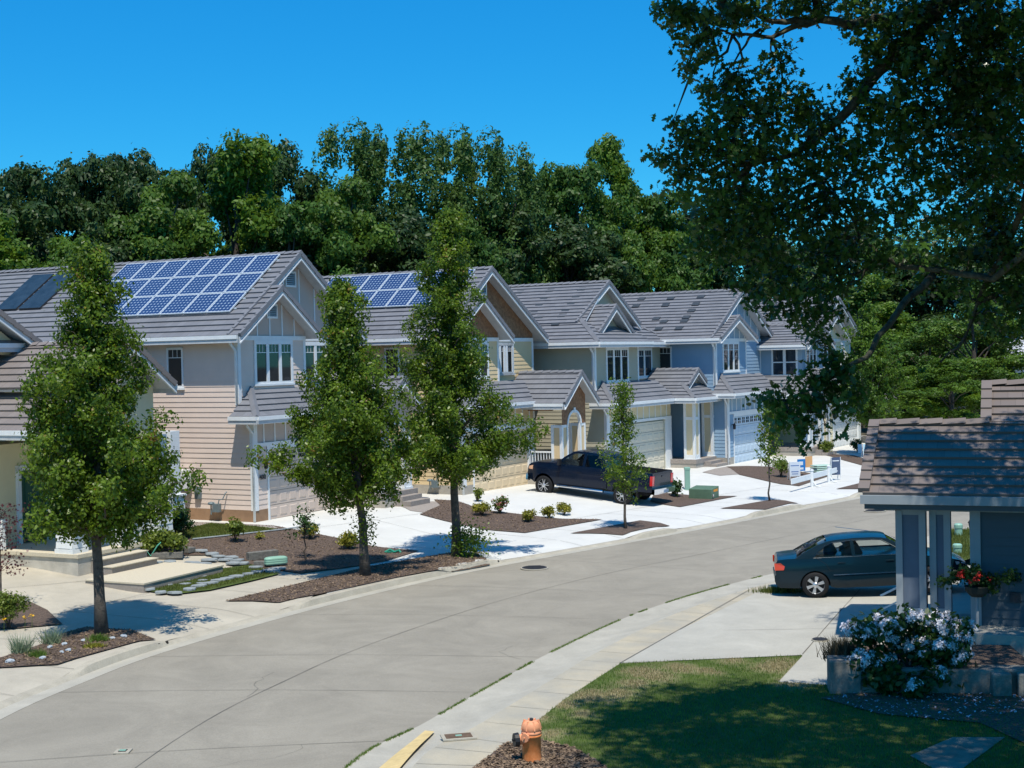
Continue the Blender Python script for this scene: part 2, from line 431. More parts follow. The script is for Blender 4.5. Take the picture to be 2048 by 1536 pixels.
# near side: sidewalk, driveway
nl = offset_line(NL, -1.08); nb = offset_line(NL, -2.7)
i0 = 6
sheet('near_sidewalk', [tuple(p) for p in nl[i0:60]] + [tuple(p) for p in nb[i0:60][::-1]], mat('weathered_tan_sidewalk', (.39,.37,.31), .9, .1, 1.1, var=(.42,.37,.27), bump=.2, bscale=60, det=8, speck=.12), .004)
DRV = mat('driveway_concrete', (.42,.405,.35), .9, .06, .8, bump=.2, bscale=60, det=8, speck=.12)
drive = [at(1238,1327)[:2], at(1330,1275)[:2], at(1495,1195)[:2], at(1560,1160)[:2], (8.2,36.3), (11.5,38.8), (17,33), (9.4,26.2), (6.6,24.0), at(1545,1365)[:2], at(1605,1311)[:2]]
sheet('driveway', drive, DRV, .012)
# lawn by the hydrant
lawn = [at(960,1560)[:2], (-2.2,16), (4,13), (15,14), (15,24), (9.5,24.6), at(1660,1372)[:2], at(1556,1366)[:2], at(1605,1313)[:2], at(1240,1329)[:2], at(1130,1400)[:2], at(1080,1440)[:2]]
lawn_o = sheet('lawn', lawn, LAWN, .02, .22)
def joint(name, pts, w=.03, dz=.012, m=None):
    mb = MB(); P = [Vector(p[:2]) for p in pts]; Q = []
    for a, b in zip(P, P[1:]):
        n = max(1, int((b-a).length/.6)); Q += [a+(b-a)*k/n for k in range(n)]
    Q.append(P[-1])
    vs = []
    for i, p in enumerate(Q):
        d = (Q[min(i+1, len(Q)-1)]-Q[max(i-1, 0)]).normalized(); nrm = Vector((-d.y, d.x))*w/2*random.uniform(.7, 1.3)
        for q in (p-nrm, p+nrm): vs.append((q.x, q.y, zroad(q.x, q.y)+dz))
    mb.poly(vs, [(2*i, 2*i+1, 2*i+3, 2*i+2) for i in range(len(Q)-1)])
    return mb
def zroad(x, y):
    d, s = sdist(FL, FS, x, y); dn, s2 = sdist(NL, NS, x, y)
    if d < -.42 and dn > 0:
        t = (-.42-d)/((-.42-d)+dn); return .045*math.sin(math.pi*t)
    return hgt(x, y)
JM = mat('dark_joint', (.14,.13,.11), .95)
jm = MB()
def addj(pts, w=.03, dz=.01):
    a = joint('j', pts, w, dz); jm.poly(a.v, a.f)
mid = [(A_[i]*.5+B_[i]*.5) for i in range(nn)]
addj([tuple(p) for p in mid[6:]], .013)
for i in range(8, nn-6, 7):
    a, b = A_[i], B_[i]; addj([tuple(a), tuple(b)], .010)
for i in range(5):
    a_ = random.uniform(8, nn-30); i_ = int(a_); t_ = random.uniform(.08,.9); p = Vector(tuple(A_[i_]*(1-t_)+B_[i_]*t_)); an = random.uniform(0, 6.28); P_ = [tuple(p)]
    for k in range(random.randint(5, 12)):
        an += random.gauss(0, .45); p = p+Vector((math.cos(an), math.sin(an)))*random.uniform(.12,.3)
        d_, _s = sdist(FL, FS, p.x, p.y); dn_, _s = sdist(NL, NS, p.x, p.y)
        if d_ > -.6 or dn_ < .2: break
        P_.append(tuple(p))
    if len(P_) > 3: addj(P_, random.uniform(.004,.007), .008)
tag(jm.build('road_joints', JM), kind='structure')
jm = MB()
# paving joints on the far sidewalk and driveways
for s in np.arange(16, 90, 2.0):
    i = int(np.searchsorted(FS, s)); 
    if i >= len(FL)-1: break
    a = offset_line(FL, .2)[i]; b = offset_line(FL, 4.6)[i]; addj([tuple(a), tuple(b)], .014, .014)
addj([tuple(p) for p in offset_line(FL, 4.6)[8:70]], .018, .014)
for px in [((0,1178),(330,1148)), ((150,1212),(450,1170)), ((700,1030),(1000,1085)), ((600,1060),(900,1020))]:
    addj([at(*px[0])[:2], at(*px[1])[:2]], .014, .014)
for k in range(4, 50):
    a, b = offset_line(NL, -1.1)[k], offset_line(NL, -2.68)[k]
    if k % 2 == 0: addj([tuple(a), tuple(b)], .008, .008)
addj([at(1240,1328)[:2], at(1500,1180)[:2]], .018, .022); addj([at(1448,1262)[:2], at(1760,1255)[:2]], .01, .022)
addj([at(1605,1310)[:2], at(1720,1180)[:2]], .015, .022)
tag(jm.build('paving_joints', JM), kind='structure')
# weeds in the near gutter joint
def blades(n, posf, h, w, m, name, parent=None, lean=.5):
    v = np.zeros((n, 3, 3)); 
    for i in range(n):
        x, y, z = posf(); a = random.uniform(0, 2*math.pi); hh = h*random.uniform(.5, 1.3); l = lean*hh
        dx, dy = math.cos(a)*w/2, math.sin(a)*w/2; b = random.uniform(0, 2*math.pi)
        v[i] = [(x-dx, y-dy, z), (x+dx, y+dy, z), (x+math.cos(b)*l*random.random(), y+math.sin(b)*l*random.random(), z+hh)]
    return mesh_np(name, v.reshape(-1, 3), 3, m, parent)
def mesh_np(name, verts, k, mats, parent=None):
    n = len(verts)//k
    me = bpy.data.meshes.new(name); me.vertices.add(len(verts)); me.vertices.foreach_set('co', np.asarray(verts, 'f').ravel())
    me.loops.add(n*k); me.loops.foreach_set('vertex_index', np.arange(n*k, dtype='i'))
    me.polygons.add(n); me.polygons.foreach_set('loop_start', np.arange(0, n*k, k, dtype='i')); me.polygons.foreach_set('loop_total', np.full(n, k, 'i'))
    if not isinstance(mats, (list, tuple)): mats = [mats]
    for m in mats: me.materials.append(m)
    me.update(calc_edges=True); me.validate()
    o = bpy.data.objects.new(name, me); col.objects.link(o)
    if parent: o.parent = parent
    return o
NLp = offset_line(NL, -.01)
def weedpos():
    while True:
        i = random.randrange(8, 50); t = random.random(); p = NLp[i]*(1-t)+NLp[i+1]*t
        if math.sin(i*1.7)+math.sin(i*.6+t) > -.5: return (p[0]+random.gauss(0,.018), p[1]+random.gauss(0,.018), .0)
tag(blades(5000, weedpos, .035, .012, GRASSM, 'gutter_weeds'), 'thin line of green weeds growing in the near gutter joint', 'weeds', kind='stuff')
# lawn grass
dead = [(at(px, py)[:2], r) for px, py, r in [(1180,1398,.42),(1235,1388,.36),(1130,1412,.25),(1300,1350,.5),(1360,1338,.35),(1270,1368,.3),(1100,1470,.25),(1160,1430,.22),(1560,1335,.5),(1470,1322,.3),(1420,1345,.25),(1075,1440,.2),(1590,1365,.4)]]
def isdead(x, y): return dryness(x, y) > random.uniform(.25,.9)
def dryness(x, y):
    b = 0
    for (q, r) in dead:
        e = math.hypot(x-q[0], (y-q[1])*.74)/(r*(1+.3*math.sin(x*5+q[1])*math.cos(y*4)+.2*math.sin(x*13)*math.sin(y*11))); b = max(b, .8*sm(1.35-e))
    return b
ca = lawn_o.data.attributes.new('dry', 'FLOAT', 'POINT')
ca.data.foreach_set('value', [dryness(v.co.x, v.co.y) for v in lawn_o.data.vertices])
nt_ = LAWN.node_tree; at_ = nt_.nodes.new('ShaderNodeAttribute'); at_.attribute_name = 'dry'; mx_ = nt_.nodes.new('ShaderNodeMix'); mx_.data_type = 'RGBA'
mx_.inputs['B'].default_value = (.36,.30,.17,1); b_ = nt_.nodes['Principled BSDF']; l_ = b_.inputs['Base Color'].links[0].from_socket
nt_.links.new(l_, mx_.inputs['A']); nt_.links.new(at_.outputs['Fac'], mx_.inputs['Factor']); nt_.links.new(mx_.outputs['Result'], b_.inputs['Base Color'])
lx0, lx1, ly0, ly1 = min(p[0] for p in lawn), 12, 17.5, max(p[1] for p in lawn)
pth = [at(px, py)[:2] for px, py in [(1820,1515),(1905,1478),(2010,1478),(1900,1560)]]
hyb = [at(px, py)[:2] for px, py in [(920,1560),(1010,1490),(1090,1486),(1150,1500),(1215,1540),(1240,1600)]]
def lawnpos(want):
    def f():
        while True:
            x, y = random.uniform(lx0, lx1), random.uniform(ly0, ly1)
            if inside(lawn, x, y) and not inside(hyb, x, y) and not inside(pth, x, y) and (isdead(x, y) == want or (not want and random.random() < .12)): return (x, y, hgt(x, y)+.015)
    return f
tag(blades(60000, lawnpos(False), .055, .012, GRASSM, 'lawn_grass'), 'mown green lawn beside the hydrant in the near yard', 'grass', kind='stuff')
tag(blades(9000, lawnpos(True), .04, .012, DRYM, 'dry_grass'), 'straw coloured dead patches in the near lawn', 'dry grass', kind='stuff')

# planting beds
def bed(name, px, m=MULCH, off=.03, chips=0):
    P = W(px); o = sheet(name, P, m, off, .5); o['kind'] = 'structure'
    return P
BEDS = [
 [(-60,1262),(40,1258),(125,1250),(95,1222),(60,1205),(-60,1200)],
 [(-60,1342),(115,1331),(312,1281),(262,1262),(170,1256),(128,1268),(85,1290),(0,1318),(-60,1322)],
 [(345,1043),(430,1049),(545,1052),(700,1082),(838,1103),(770,1124),(690,1137),(600,1148),(500,1130),(410,1112),(300,1112),(262,1092),(275,1060)],
 [(450,1204),(560,1207),(640,1190),(790,1157),(980,1122),(955,1108),(905,1106),(740,1134)],
 [(868,1000),(905,1002),(960,1020),(1205,1040),(1050,1067),(890,1043),(840,1030),(880,1012)],
 [(1140,1068),(1245,1072),(1340,1053),(1280,1042)],
 [(1310,985),(1475,993),(1360,1015),(1300,1004)],
 [(1440,1018),(1530,1020),(1597,1008),(1545,1000)],
 [(1452,934),(1537,934),(1657,953),(1598,973),(1478,950)],
 [(1672,979),(1724,966),(1790,962),(1790,985)],
 [(1636,909),(1710,912),(1770,930),(1740,936),(1690,922)],
]
chip = []
for i, b in enumerate(BEDS):
    P = bed('planting_bed', b); chip.append(P)
bed('gravel_path', [(780,1005),(905,1003),(880,1013),(862,1028),(820,1022)], STOOP, .02)
bed('front_walk', [(1430,938),(1452,934),(1478,949),(1440,952),(1405,945)], STOOP, .02)
P = bed('hydrant_bed', [(900,1580),(1010,1490),(1090,1486),(1150,1500),(1215,1540),(1240,1620)], MULCH, .035); 
hb = P
bed('petal_bed', [(1640,1400),(1700,1390),(2048,1375),(2200,1372),(2200,1560),(1960,1450),(1760,1432)], MULCH, .04)
bed('small_lawn', [(350,1068),(420,1048),(505,1054),(560,1062),(470,1072),(385,1081)], LAWN, .045)
bed('low_garden', [(272,1180),(345,1192),(420,1183),(500,1165),(560,1150),(505,1132),(440,1140),(380,1146),(330,1162)], LAWN, .045)
bed('wall_gravel', [(352,1045),(430,1047),(545,1053),(560,1060),(500,1056),(420,1050),(355,1060)], STOOP, .04)
# concrete stepping path through the near lawn
sheet('lawn_path', [at(1820,1515)[:2], at(1905,1478)[:2], at(2010,1478)[:2], at(1900,1560)[:2]], mat('shade_darkened_slab', (.2,.2,.16), .95, .3, 3, bump=.4, bscale=30, det=8), .03)  # slab concrete coloured darker to stand in for the shade on it
def scatter(n, polys, zoff, size, m, name, label, cat, weights=None, flat=.5):
    vs = []
    for i in range(n):
        p = random.choice(polys)
        while True:
            x = random.uniform(min(q[0] for q in p), max(q[0] for q in p)); y = random.uniform(min(q[1] for q in p), max(q[1] for q in p))
            if inside(p, x, y): break
        z = hgt(x, y)+zoff; a = random.uniform(0, 6.28); l = size*random.uniform(.5, 1.5); w = l*random.uniform(.3, .7)
        c, s = math.cos(a), math.sin(a); t1, t2 = random.uniform(-flat, flat)*l, random.uniform(-flat, flat)*w
        vs += [(x-c*l+s*w, y-s*l-c*w, z-t1-t2+.004), (x+c*l+s*w, y+s*l-c*w, z+t1-t2+.004), (x+c*l-s*w, y+s*l+c*w, z+t1+t2+.008), (x-c*l-s*w, y-s*l+c*w, z-t1+t2+.008)]
    return tag(mesh_np(name, vs, 4, m), label, cat, kind='stuff')
scatter(5200, [hb], .045, .022, CHIPM, 'bark_chips', 'reddish bark chips heaped around the hydrant', 'bark chips')
scatter(16000, [chip[2], chip[3], chip[2], chip[3], chip[4], chip[1]], .04, .018, CHIPM, 'mulch_chips', 'small brown mulch chips over the far planting beds', 'bark mulch')
def gp(poly, z=.05):
    def f():
        while True:
            x = random.uniform(min(q[0] for q in poly), max(q[0] for q in poly)); y = random.uniform(min(q[1] for q in poly), max(q[1] for q in poly))
            if inside(poly, x, y): return (x, y, hgt(x, y)+z)
    return f
lg = W([(350,1068),(420,1050),(505,1056),(550,1063),(470,1070),(385,1080)]); lo = W([(285,1178),(345,1190),(420,1181),(500,1163),(558,1149),(505,1134),(440,1141),(380,1147),(330,1163)])
GR2 = leafmat('olive_grass_blade', (.07,.10,.015), (.16,.18,.035), .35, .8, .6)
tag(blades(5000, gp(lg), .06, .02, GR2, 'side_yard_grass'), 'small olive green grass patch beside the tan siding house', 'grass', kind='stuff')
tag(blades(6000, gp(lo), .05, .018, GR2, 'creeping_thyme'), 'low green ground cover between the flagstones', 'ground cover', kind='stuff')
# yellow kerb marking
mk = W([(850,1463),(869,1465),(790,1550),(745,1550)])
mb = MB(); mb.face([(p[0], p[1], p[2]+.025) for p in mk]); 
o = sheet('yellow_kerb_marking', mk, mat('yellow_paint', (.62,.47,.22), .8, .12, 5), .018, .3)
mk = W([(870,1478),(880,1470),(948,1471),(940,1484)])
# ------------------------------------------------------------------ house kit; local frame: x = u (along the front), y = -v (v points to the street)
def V3(u, v, z): return (u, -v, z)
class HB(MB):
    def b(s, u0, u1, v0, v1, z0, z1): s.box(u0, u1, -v0, -v1, z0, z1)
    def q(s, pts): s.face([V3(*p) for p in pts])
    def lap(s, axis, fixed, a0, a1, z0, z1, out, e=.178):
        """lap siding; axis 'u': the wall runs along u at v=fixed; axis 'v': runs along v at u=fixed; out=+-1 outward"""
        def P(a, o, z): return V3(a, fixed+out*o, z) if axis == 'u' else V3(fixed+out*o, a, z)
        z = z0
        while z < z1-.02:
            t = min(z+e, z1)
            s.face([P(a0,.022,z), P(a1,.022,z), P(a1,.005,t), P(a0,.005,t)])
            s.face([P(a0,.0,z), P(a1,.0,z), P(a1,.022,z), P(a0,.022,z)])
            z = t
def clip(poly, a, b, keep):
    out = []
    for i in range(len(poly)):
        p, q = poly[i], poly[(i+1) % len(poly)]
        ip, iq = keep*(p[1]-a) >= -1e-9, keep*(q[1]-a) >= -1e-9
        if ip: out.append(p)
        if ip != iq:
            t = (a-p[1])/(q[1]-p[1]); out.append((p[0]+(q[0]-p[0])*t, a))
    return out
def slope(m, O, es, et, poly, e=.33, lift=.062, th=.10, tw=.30):
    """tiled roof plane: O origin, es eave direction, et up-slope direction, poly = convex (s,t) outline"""
    O, es, et = Vector(O), Vector(es).normalized(), Vector(et).normalized()
    n = es.cross(et)
    if n.z < 0: n = -n
    def P(s_, t_, h): return tuple(O+es*s_+et*t_+n*h)
    t0 = min(p[1] for p in poly); t1 = max(p[1] for p in poly)
    k = 0; t = t0
    while t < t1-1e-4:
        c = clip(clip(poly, t, 0, 1), min(t+e, t1), 0, -1)
        if len(c) >= 3:
            hs = [lift-(lift-.012)*(p[1]-t)/e for p in c]
            off = .5*(k % 2)
            m.face([P(p[0], p[1], h) for p, h in zip(c, hs)], [((p[0]/tw)+off, k+.02+.96*(p[1]-t)/e) for p in c])
            for i in range(len(c)):
                a, b = c[i], c[(i+1) % len(c)]; j = (i+1) % len(c)
                if abs(a[1]-t-e) < 1e-6 and abs(b[1]-t-e) < 1e-6: continue
                m.face([P(a[0],a[1],-.02), P(b[0],b[1],-.02), P(b[0],b[1],hs[j]), P(a[0],a[1],hs[i])], [(.5+k*3, .5)]*4)
        t += e; k += 1
    m.m = 1
    m.face([P(p[0], p[1], -th) for p in poly]); 
    for i in range(len(poly)):
        a, b = poly[i], poly[(i+1) % len(poly)]
        m.face([P(*a,-th), P(*b,-th), P(*b,-.015), P(*a,-.015)])
    m.m = 0
def ridge(m, p, q, w=.26, h=.07, e=.36):
    p, q = Vector(p), Vector(q); L = (q-p).length; d = (q-p)/L; n = max(1, int(L/e)); side = d.cross(Vector((0,0,1))).normalized(); up = side.cross(d)
    if up.z < 0: up = -up
    for i in range(n):
        a, b = p+d*(i*L/n), p+d*((i+1.08)*L/n)
        r = []
        for c, l in ((a, .0), (b, .035)):
            r += [c-side*w/2+up*(l-.03), c+up*(l+h), c+side*w/2+up*(l-.03)]
        uvv = [(i*1.37+.5, 7.5)]*4
        m.face([r[0], r[3], r[4], r[1]], uvv); m.face([r[1], r[4], r[5], r[2]], uvv); m.face([r[3], r[5], r[4]], uvv[:3]); m.face([r[0], r[1], r[2]], uvv[:3])
class House:
    def __init__(s, name, label, O, ang, cat='house', group=None):
        a = math.radians(ang)
        s.root = thing(name, label, cat, (O[0], O[1], 0), math.pi/2-a, group)
        s.EU = Vector((math.sin(a), math.cos(a))); s.EV = Vector((math.cos(a), -math.sin(a))); s.O = Vector(O[:2])
    def local(s, x, y):
        d = Vector((x, y))-s.O; return d.dot(s.EU), d.dot(s.EV)
    def world(s, u, v):
        p = s.O+s.EU*u+s.EV*v; return p.x, p.y
    def put(s, m, name, mats, **k): return m.build(name, mats, s.root, **k)
def gable_roof(h, name, u0, up, u1, ze, zp, v0, v1, left=True, right=True, eL=None, eR=None, tile=None, ridgecap=True, bargemat=None, u1e=None, lv0=None, rv0=None, drop=.20, front=True):
    """gable facing the street: eaves at u0 and u1 (height ze), ridge at up (height zp), from v0 (back) to v1 (front)"""
    tile = tile or TILE; m = HB()
    ez0 = ze; ez1 = ze if eR is None else eR
    if left:
        a = lv0 if lv0 is not None else v0; L = math.hypot(up-u0, zp-ez0)
        slope(m, V3(u0, v1, ez0), (0,1,0), (up-u0, 0, zp-ez0), [(0,0),(v1-a,0),(v1-a,L),(0,L)])
    if right:
        a = rv0 if rv0 is not None else v0; L = math.hypot(u1-up, zp-ez1)
        slope(m, V3(u1, v1, ez1), (0,1,0), (up-u1, 0, zp-ez1), [(0,0),(v1-a,0),(v1-a,L),(0,L)])
    if ridgecap: ridge(m, V3(up, v0, zp+.02), V3(up, v1+.03, zp+.02))
    if front:   # rake tiles
        for (ue, zz, on) in ((u0, ez0, left), (u1, ez1, right)):
            if not on: continue
            n = int(math.hypot(up-ue, zp-zz)/.36)
            for i in range(n):
                a, b = i/n, (i+1.05)/n
                if b > 1: b = 1
                p, q = Vector(V3(ue+(up-ue)*a, v1+.02, zz+(zp-zz)*a)), Vector(V3(ue+(up-ue)*b, v1+.02, zz+(zp-zz)*b))
                m.beam(p+Vector((0,0,.03)), q+Vector((0,0,-.0)), .10, .15, (0,1,0) if False else (0,0,1))
    o = h.put(m, name, [tile, GREYTRIM])
    b = MB(); bm_ = bargemat or GREYTRIM
    if front:
        for (ue, zz, on) in ((u0, ez0, left), (u1, ez1, right)):
            if not on: continue
            p, q = Vector(V3(ue, v1, zz)), Vector(V3(up, v1, zp))
            for (dv, top, hh, mi) in ((-.01, -.05, drop, 0), (.028, -.05-drop+.045, .05, 1)):
                b.m = mi; y = -dv
                P = [p+Vector((0,y-.03,top)), q+Vector((0,y-.03,top)), q+Vector((0,y-.03,top-hh)), p+Vector((0,y-.03,top-hh))]
                Q = [x+Vector((0,.045,0)) for x in P]
                b.poly(P+Q, [(0,1,2,3),(4,7,6,5),(0,4,5,1),(3,2,6,7),(0,3,7,4),(1,5,6,2)])
        h.put(b, 'barge_board', [GREYTRIM, WHITE])
    return o
def gutter(h, u0, v0, u1, v1, z, down=.13):
    m = MB(); p, q = Vector(V3(u0,v0,z)), Vector(V3(u1,v1,z)); d = (q-p).normalized(); n = d.cross(Vector((0,0,1)))*.07
    m.beam(p+Vector((0,0,-down/2)), q+Vector((0,0,-down/2)), .13, down); m.m = 1
    m.beam(p+Vector((0,0,-down-.06)), q+Vector((0,0,-down-.06)), .07, .14)
    return h.put(m, 'gutter', [WHITE, GREYTRIM])
def window(h, axis, fixed, a0, a1, z0, z1, out, panes=3, trim=.12, frame=WHITE, grid=True, mull=.16, head=.14, name='window', sash=False):
    """window with frame proud of the wall, one pane object per sash"""
    m = HB()
    def B(mm, aa, ab, o0, o1, za, zb):
        if axis == 'u': mm.b(aa, ab, fixed+out*o0, fixed+out*o1, za, zb)
        else: mm.b(fixed+out*o0, fixed+out*o1, aa, ab, za, zb)
    B(m, a0, a1, -.01, .055, z1-head, z1); B(m, a0-.04, a1+.04, -.01, .085, z0, z0+.07); B(m, a0, a1, -.01, .05, z0+.07, z0+.15)
    B(m, a0, a0+trim, -.01, .05, z0+.15, z1-head); B(m, a1-trim, a1, -.01, .05, z0+.15, z1-head)
    w = (a1-a0-2*trim-(panes-1)*mull)/panes; ps = []
    for i in range(panes):
        b0 = a0+trim+i*(w+mull)
        if i: B(m, b0-mull, b0, -.01, .05, z0+.15, z1-head)
        ps.append((b0, b0+w))
        if grid:
            hgtp = z1-head-z0-.15; zz = z1-head-.22*hgtp
            B(m, b0, b0+w, .02, .032, zz-.012, zz+.012)
            for k in (1, 2): B(m, b0+w*k/3-.008, b0+w*k/3+.008, .02, .032, zz, z1-head)
        if sash: B(m, b0, b0+w, .02, .045, (z0+z1)/2-.03, (z0+z1)/2+.03)
    o = h.put(m, name, frame)
    for p in ps:
        g = HB(); B(g, p[0]-.01, p[1]+.01, .014, .024, z0+.13, z1-head+.01); x = g.build('pane', GLASS, o)
    return o
def column(h, u0, u1, v0, v1, z0, z1, panel, white=WHITE, name='porch_column', mid=None):
    m = HB(); m.m = 1; m.b(u0+.03, u1-.03, v0+.03, v1-.03, z0, z1); m.m = 0; c = .13; e = .0
    for (a, b) in ((u0, u0+c), (u1-c, u1)):
        for (x, y) in ((v0, v0+c), (v1-c, v1)): m.b(a, b, x, y, z0, z1)
    for (za, zb) in [(z0, z0+.28), (z1-.12, z1)]+([(mid, mid+.14)] if mid else []): m.b(u0+.012, u1-.012, v0+.012, v1-.012, za, zb)
    m.b(u0-.03, u1+.03, v0-.03, v1+.03, z0-.0, z0+.08)
    return h.put(m, name, [white, panel])
def steps(h, u0, u1, v0, n, rise, tread, z0, m=STOOP):
    mb = HB()
    for i in range(n): mb.b(u0, u1, v0+i*tread-.02, v0+(i+1)*tread, z0-.3, z0+rise*(n-i))
    return h.put(mb, 'steps', m)
def garage_door(h, u0, u1, v, z0, z1, m, windows=True, cols=8, secs=5):
    mb = HB(); mb.b(u0, u1, v-.08, v-.04, z0, z1)
    sh = (z1-z0)/secs; cw = (u1-u0)/cols
    mb.m = 2
    for r in range(1, secs): mb.b(u0, u1, v-.041, v-.036, z0+r*sh-.006, z0+r*sh+.006)
    mb.m = 0
    for r in range(secs):
        for c in range(cols):
            a, b = u0+c*cw+.08, u0+(c+1)*cw-.08; za, zb = z0+r*sh+.09, z0+(r+1)*sh-.09
            if windows and r == secs-1: continue
            # raised panel with bevel
            P = [V3(a,v-.04,za),V3(b,v-.04,za),V3(b,v-.04,zb),V3(a,v-.04,zb)]; i = .035
            Q = [V3(a+i,v-.022,za+i),V3(b-i,v-.022,za+i),V3(b-i,v-.022,zb-i),V3(a+i,v-.022,zb-i)]
            mb.poly(P+Q, [(4,5,6,7),(0,1,5,4),(1,2,6,5),(2,3,7,6),(3,0,4,7)])
    o = h.put(mb, 'garage_door', [m, GLASS, IRON])
    if windows:
        for c in range(cols):
            a, b = u0+c*cw+.09, u0+(c+1)*cw-.09; za, zb = z0+(secs-1)*sh+.1, z1-.1
            g = HB(); g.b(a, b, v-.041, v-.034, za, zb); g.m = 1
            g.b((a+b)/2-.012, (a+b)/2+.012, v-.036, v-.028, za, zb); g.b(a, b, v-.036, v-.028, (za+zb)/2-.012, (za+zb)/2+.012)
            g.b(a-.03, b+.03, v-.041, v-.03, zb, zb+.03); g.b(a-.03, b+.03, v-.041, v-.03, za-.03, za)
            g.build('door_window', [GLASS, m], o)
    return o
def trims(h, boxes, m=WHITE, name='trim_board'):
    mb = HB()
    for b in boxes: mb.b(*b)
    return h.put(mb, name, m)
def downspout(h, u, v, z0, z1, dirv=0, m=WHITE):
    mb = MB(); mb.tube([V3(u-.35, v+.0, z1), V3(u-.34, v, z1-.15), V3(u-.06, v-.0, z1-.42), V3(u-.05, v, z1-.6), V3(u-.05, v, z0)], .045, 8)
    return h.put(mb, 'downspout', m, smooth=True)
def lantern(h, u, v, z):
    mb = MB(); mb.tube([V3(u,v,z), V3(u,v+.12,z+.05), V3(u,v+.16,z)], .015, 6); mb.lathe([(.03,-.22),(.07,-.2),(.08,-.02),(.10,0),(.02,.09),(.01,.12)], 8, V3(u,v+.16,z))
    return h.put(mb, 'wall_lantern', DARKPL)
def gasmeter(h, u, v, z, name='gas_meter', face='side'):
    mb = MB()
    def T(pts, r): mb.tube([V3(*p) for p in pts], r, 8)
    T([(u,v,z-.05),(u,v,z+.35),(u,v+.12,z+.38),(u,v+.2,z+.3)], .025)
    mb.lathe([(.02,-.02),(.10,0),(.12,.04),(.10,.08),(.02,.10)], 12, V3(u,v,z+.3))
    mb.box(u-.09, u+.09, -(v+.38), -(v+.12), z+.05, z+.34)
    T([(u,v+.32,z+.34),(u,v+.36,z+.48),(u+.02,v+.5,z+.5),(u+.1,v+.56,z+.7),(u+.16,v+.58,z+.75)], .022)
    o = h.put(mb, name, METERM, bevel=.01)
    return o
def ptri(h, pts, m, name='gable_wall', battens=None, v=0, zb=0, bm=WHITE):
    mb = HB(); mb.q([(u, v, z) for u, z in pts]); mb.m = 1
    if battens:
        us = [p[0] for p in pts]
        def top(u):
            best = -9
            for i in range(len(pts)):
                a, b = pts[i], pts[(i+1) % len(pts)]
                if min(a[0],b[0])-1e-6 <= u <= max(a[0],b[0])+1e-6 and abs(a[0]-b[0]) > 1e-6:
                    best = max(best, a[1]+(b[1]-a[1])*(u-a[0])/(b[0]-a[0]))
            return best
        u = min(us)+battens*.5
        while u < max(us):
            mb.b(u-.03, u+.03, v, v+.022, zb, max(top(u)-.03, zb+.01)); u += battens
    return h.put(mb, name, [m, bm])
def vent(h, u0, u1, v, z0, z1, slant=True, m=WHITE):
    mb = HB(); mb.b(u0, u1, v, v+.04, z0-.08, z0); mb.b(u1-.06, u1, v, v+.04, z0, z1); mb.b(u0+.0, u0+.05, v, v+.04, z0, z1)
    mb.b(u0, u1, v, v+.04, z1, z1+.06)
    mb.m = 1; mb.b(u0+.04, u1-.05, v, v+.012, z0, z1); mb.m = 2
    n = 6
    for i in range(n): z = z0+(i+.3)*(z1-z0)/n; mb.q([(u0+.05, v+.012, z+.05), (u1-.06, v+.012, z+.05), (u1-.06, v+.05, z), (u0+.05, v+.05, z)])
    return h.put(mb, 'attic_vent', [m, IRON, GREYTRIM])
def pv_panel_mat():
    m = bpy.data.materials.new('solar_cells'); m.use_nodes = True
    nt = m.node_tree; N = nt.nodes; L = nt.links; b = N['Principled BSDF']; b.inputs['Roughness'].default_value = .16; b.inputs['Specular IOR Level'].default_value = .6
    uv = N.new('ShaderNodeUVMap'); uv.uv_map = 'UVMap'
    fr = N.new('ShaderNodeVectorMath'); fr.operation = 'FRACTION'; L.new(uv.outputs[0], fr.inputs[0])
    sb = N.new('ShaderNodeVectorMath'); sb.operation = 'SUBTRACT'; sb.inputs[1].default_value = (.5,.5,.5); L.new(fr.outputs[0], sb.inputs[0])
    ab = N.new('ShaderNodeVectorMath'); ab.operation = 'ABSOLUTE'; L.new(sb.outputs[0], ab.inputs[0])
    sp = N.new('ShaderNodeSeparateXYZ'); L.new(ab.outputs[0], sp.inputs[0])
    ad = N.new('ShaderNodeMath'); L.new(sp.outputs['X'], ad.inputs[0]); L.new(sp.outputs['Y'], ad.inputs[1])
    g = N.new('ShaderNodeMath'); g.operation = 'GREATER_THAN'; g.inputs[1].default_value = .75; L.new(ad.outputs[0], g.inputs[0])
    mx = N.new('ShaderNodeMath'); mx.operation = 'MAXIMUM'; L.new(sp.outputs['X'], mx.inputs[0]); L.new(sp.outputs['Y'], mx.inputs[1])
    g2 = N.new('ShaderNodeMath'); g2.operation = 'GREATER_THAN'; g2.inputs[1].default_value = .475; L.new(mx.outputs[0], g2.inputs[0])
    m2 = N.new('ShaderNodeMath'); m2.operation = 'MULTIPLY'; m2.inputs[1].default_value = .5; L.new(g2.outputs[0], m2.inputs[0])
    g3 = N.new('ShaderNodeMath'); g3.operation = 'MAXIMUM'; L.new(g.outputs[0], g3.inputs[0]); L.new(m2.outputs[0], g3.inputs[1])
    c = N.new('ShaderNodeMix'); c.data_type = 'RGBA'; c.inputs['A'].default_value = (.018,.04,.12,1); c.inputs['B'].default_value = (.34,.42,.52,1)
    L.new(g3.outputs[0], c.inputs['Factor']); L.new(c.outputs['Result'], b.inputs['Base Color'])
    return m
PVM = pv_panel_mat(); ALU = mat('pale_aluminium', (.62,.68,.72), .35, metal=.2)
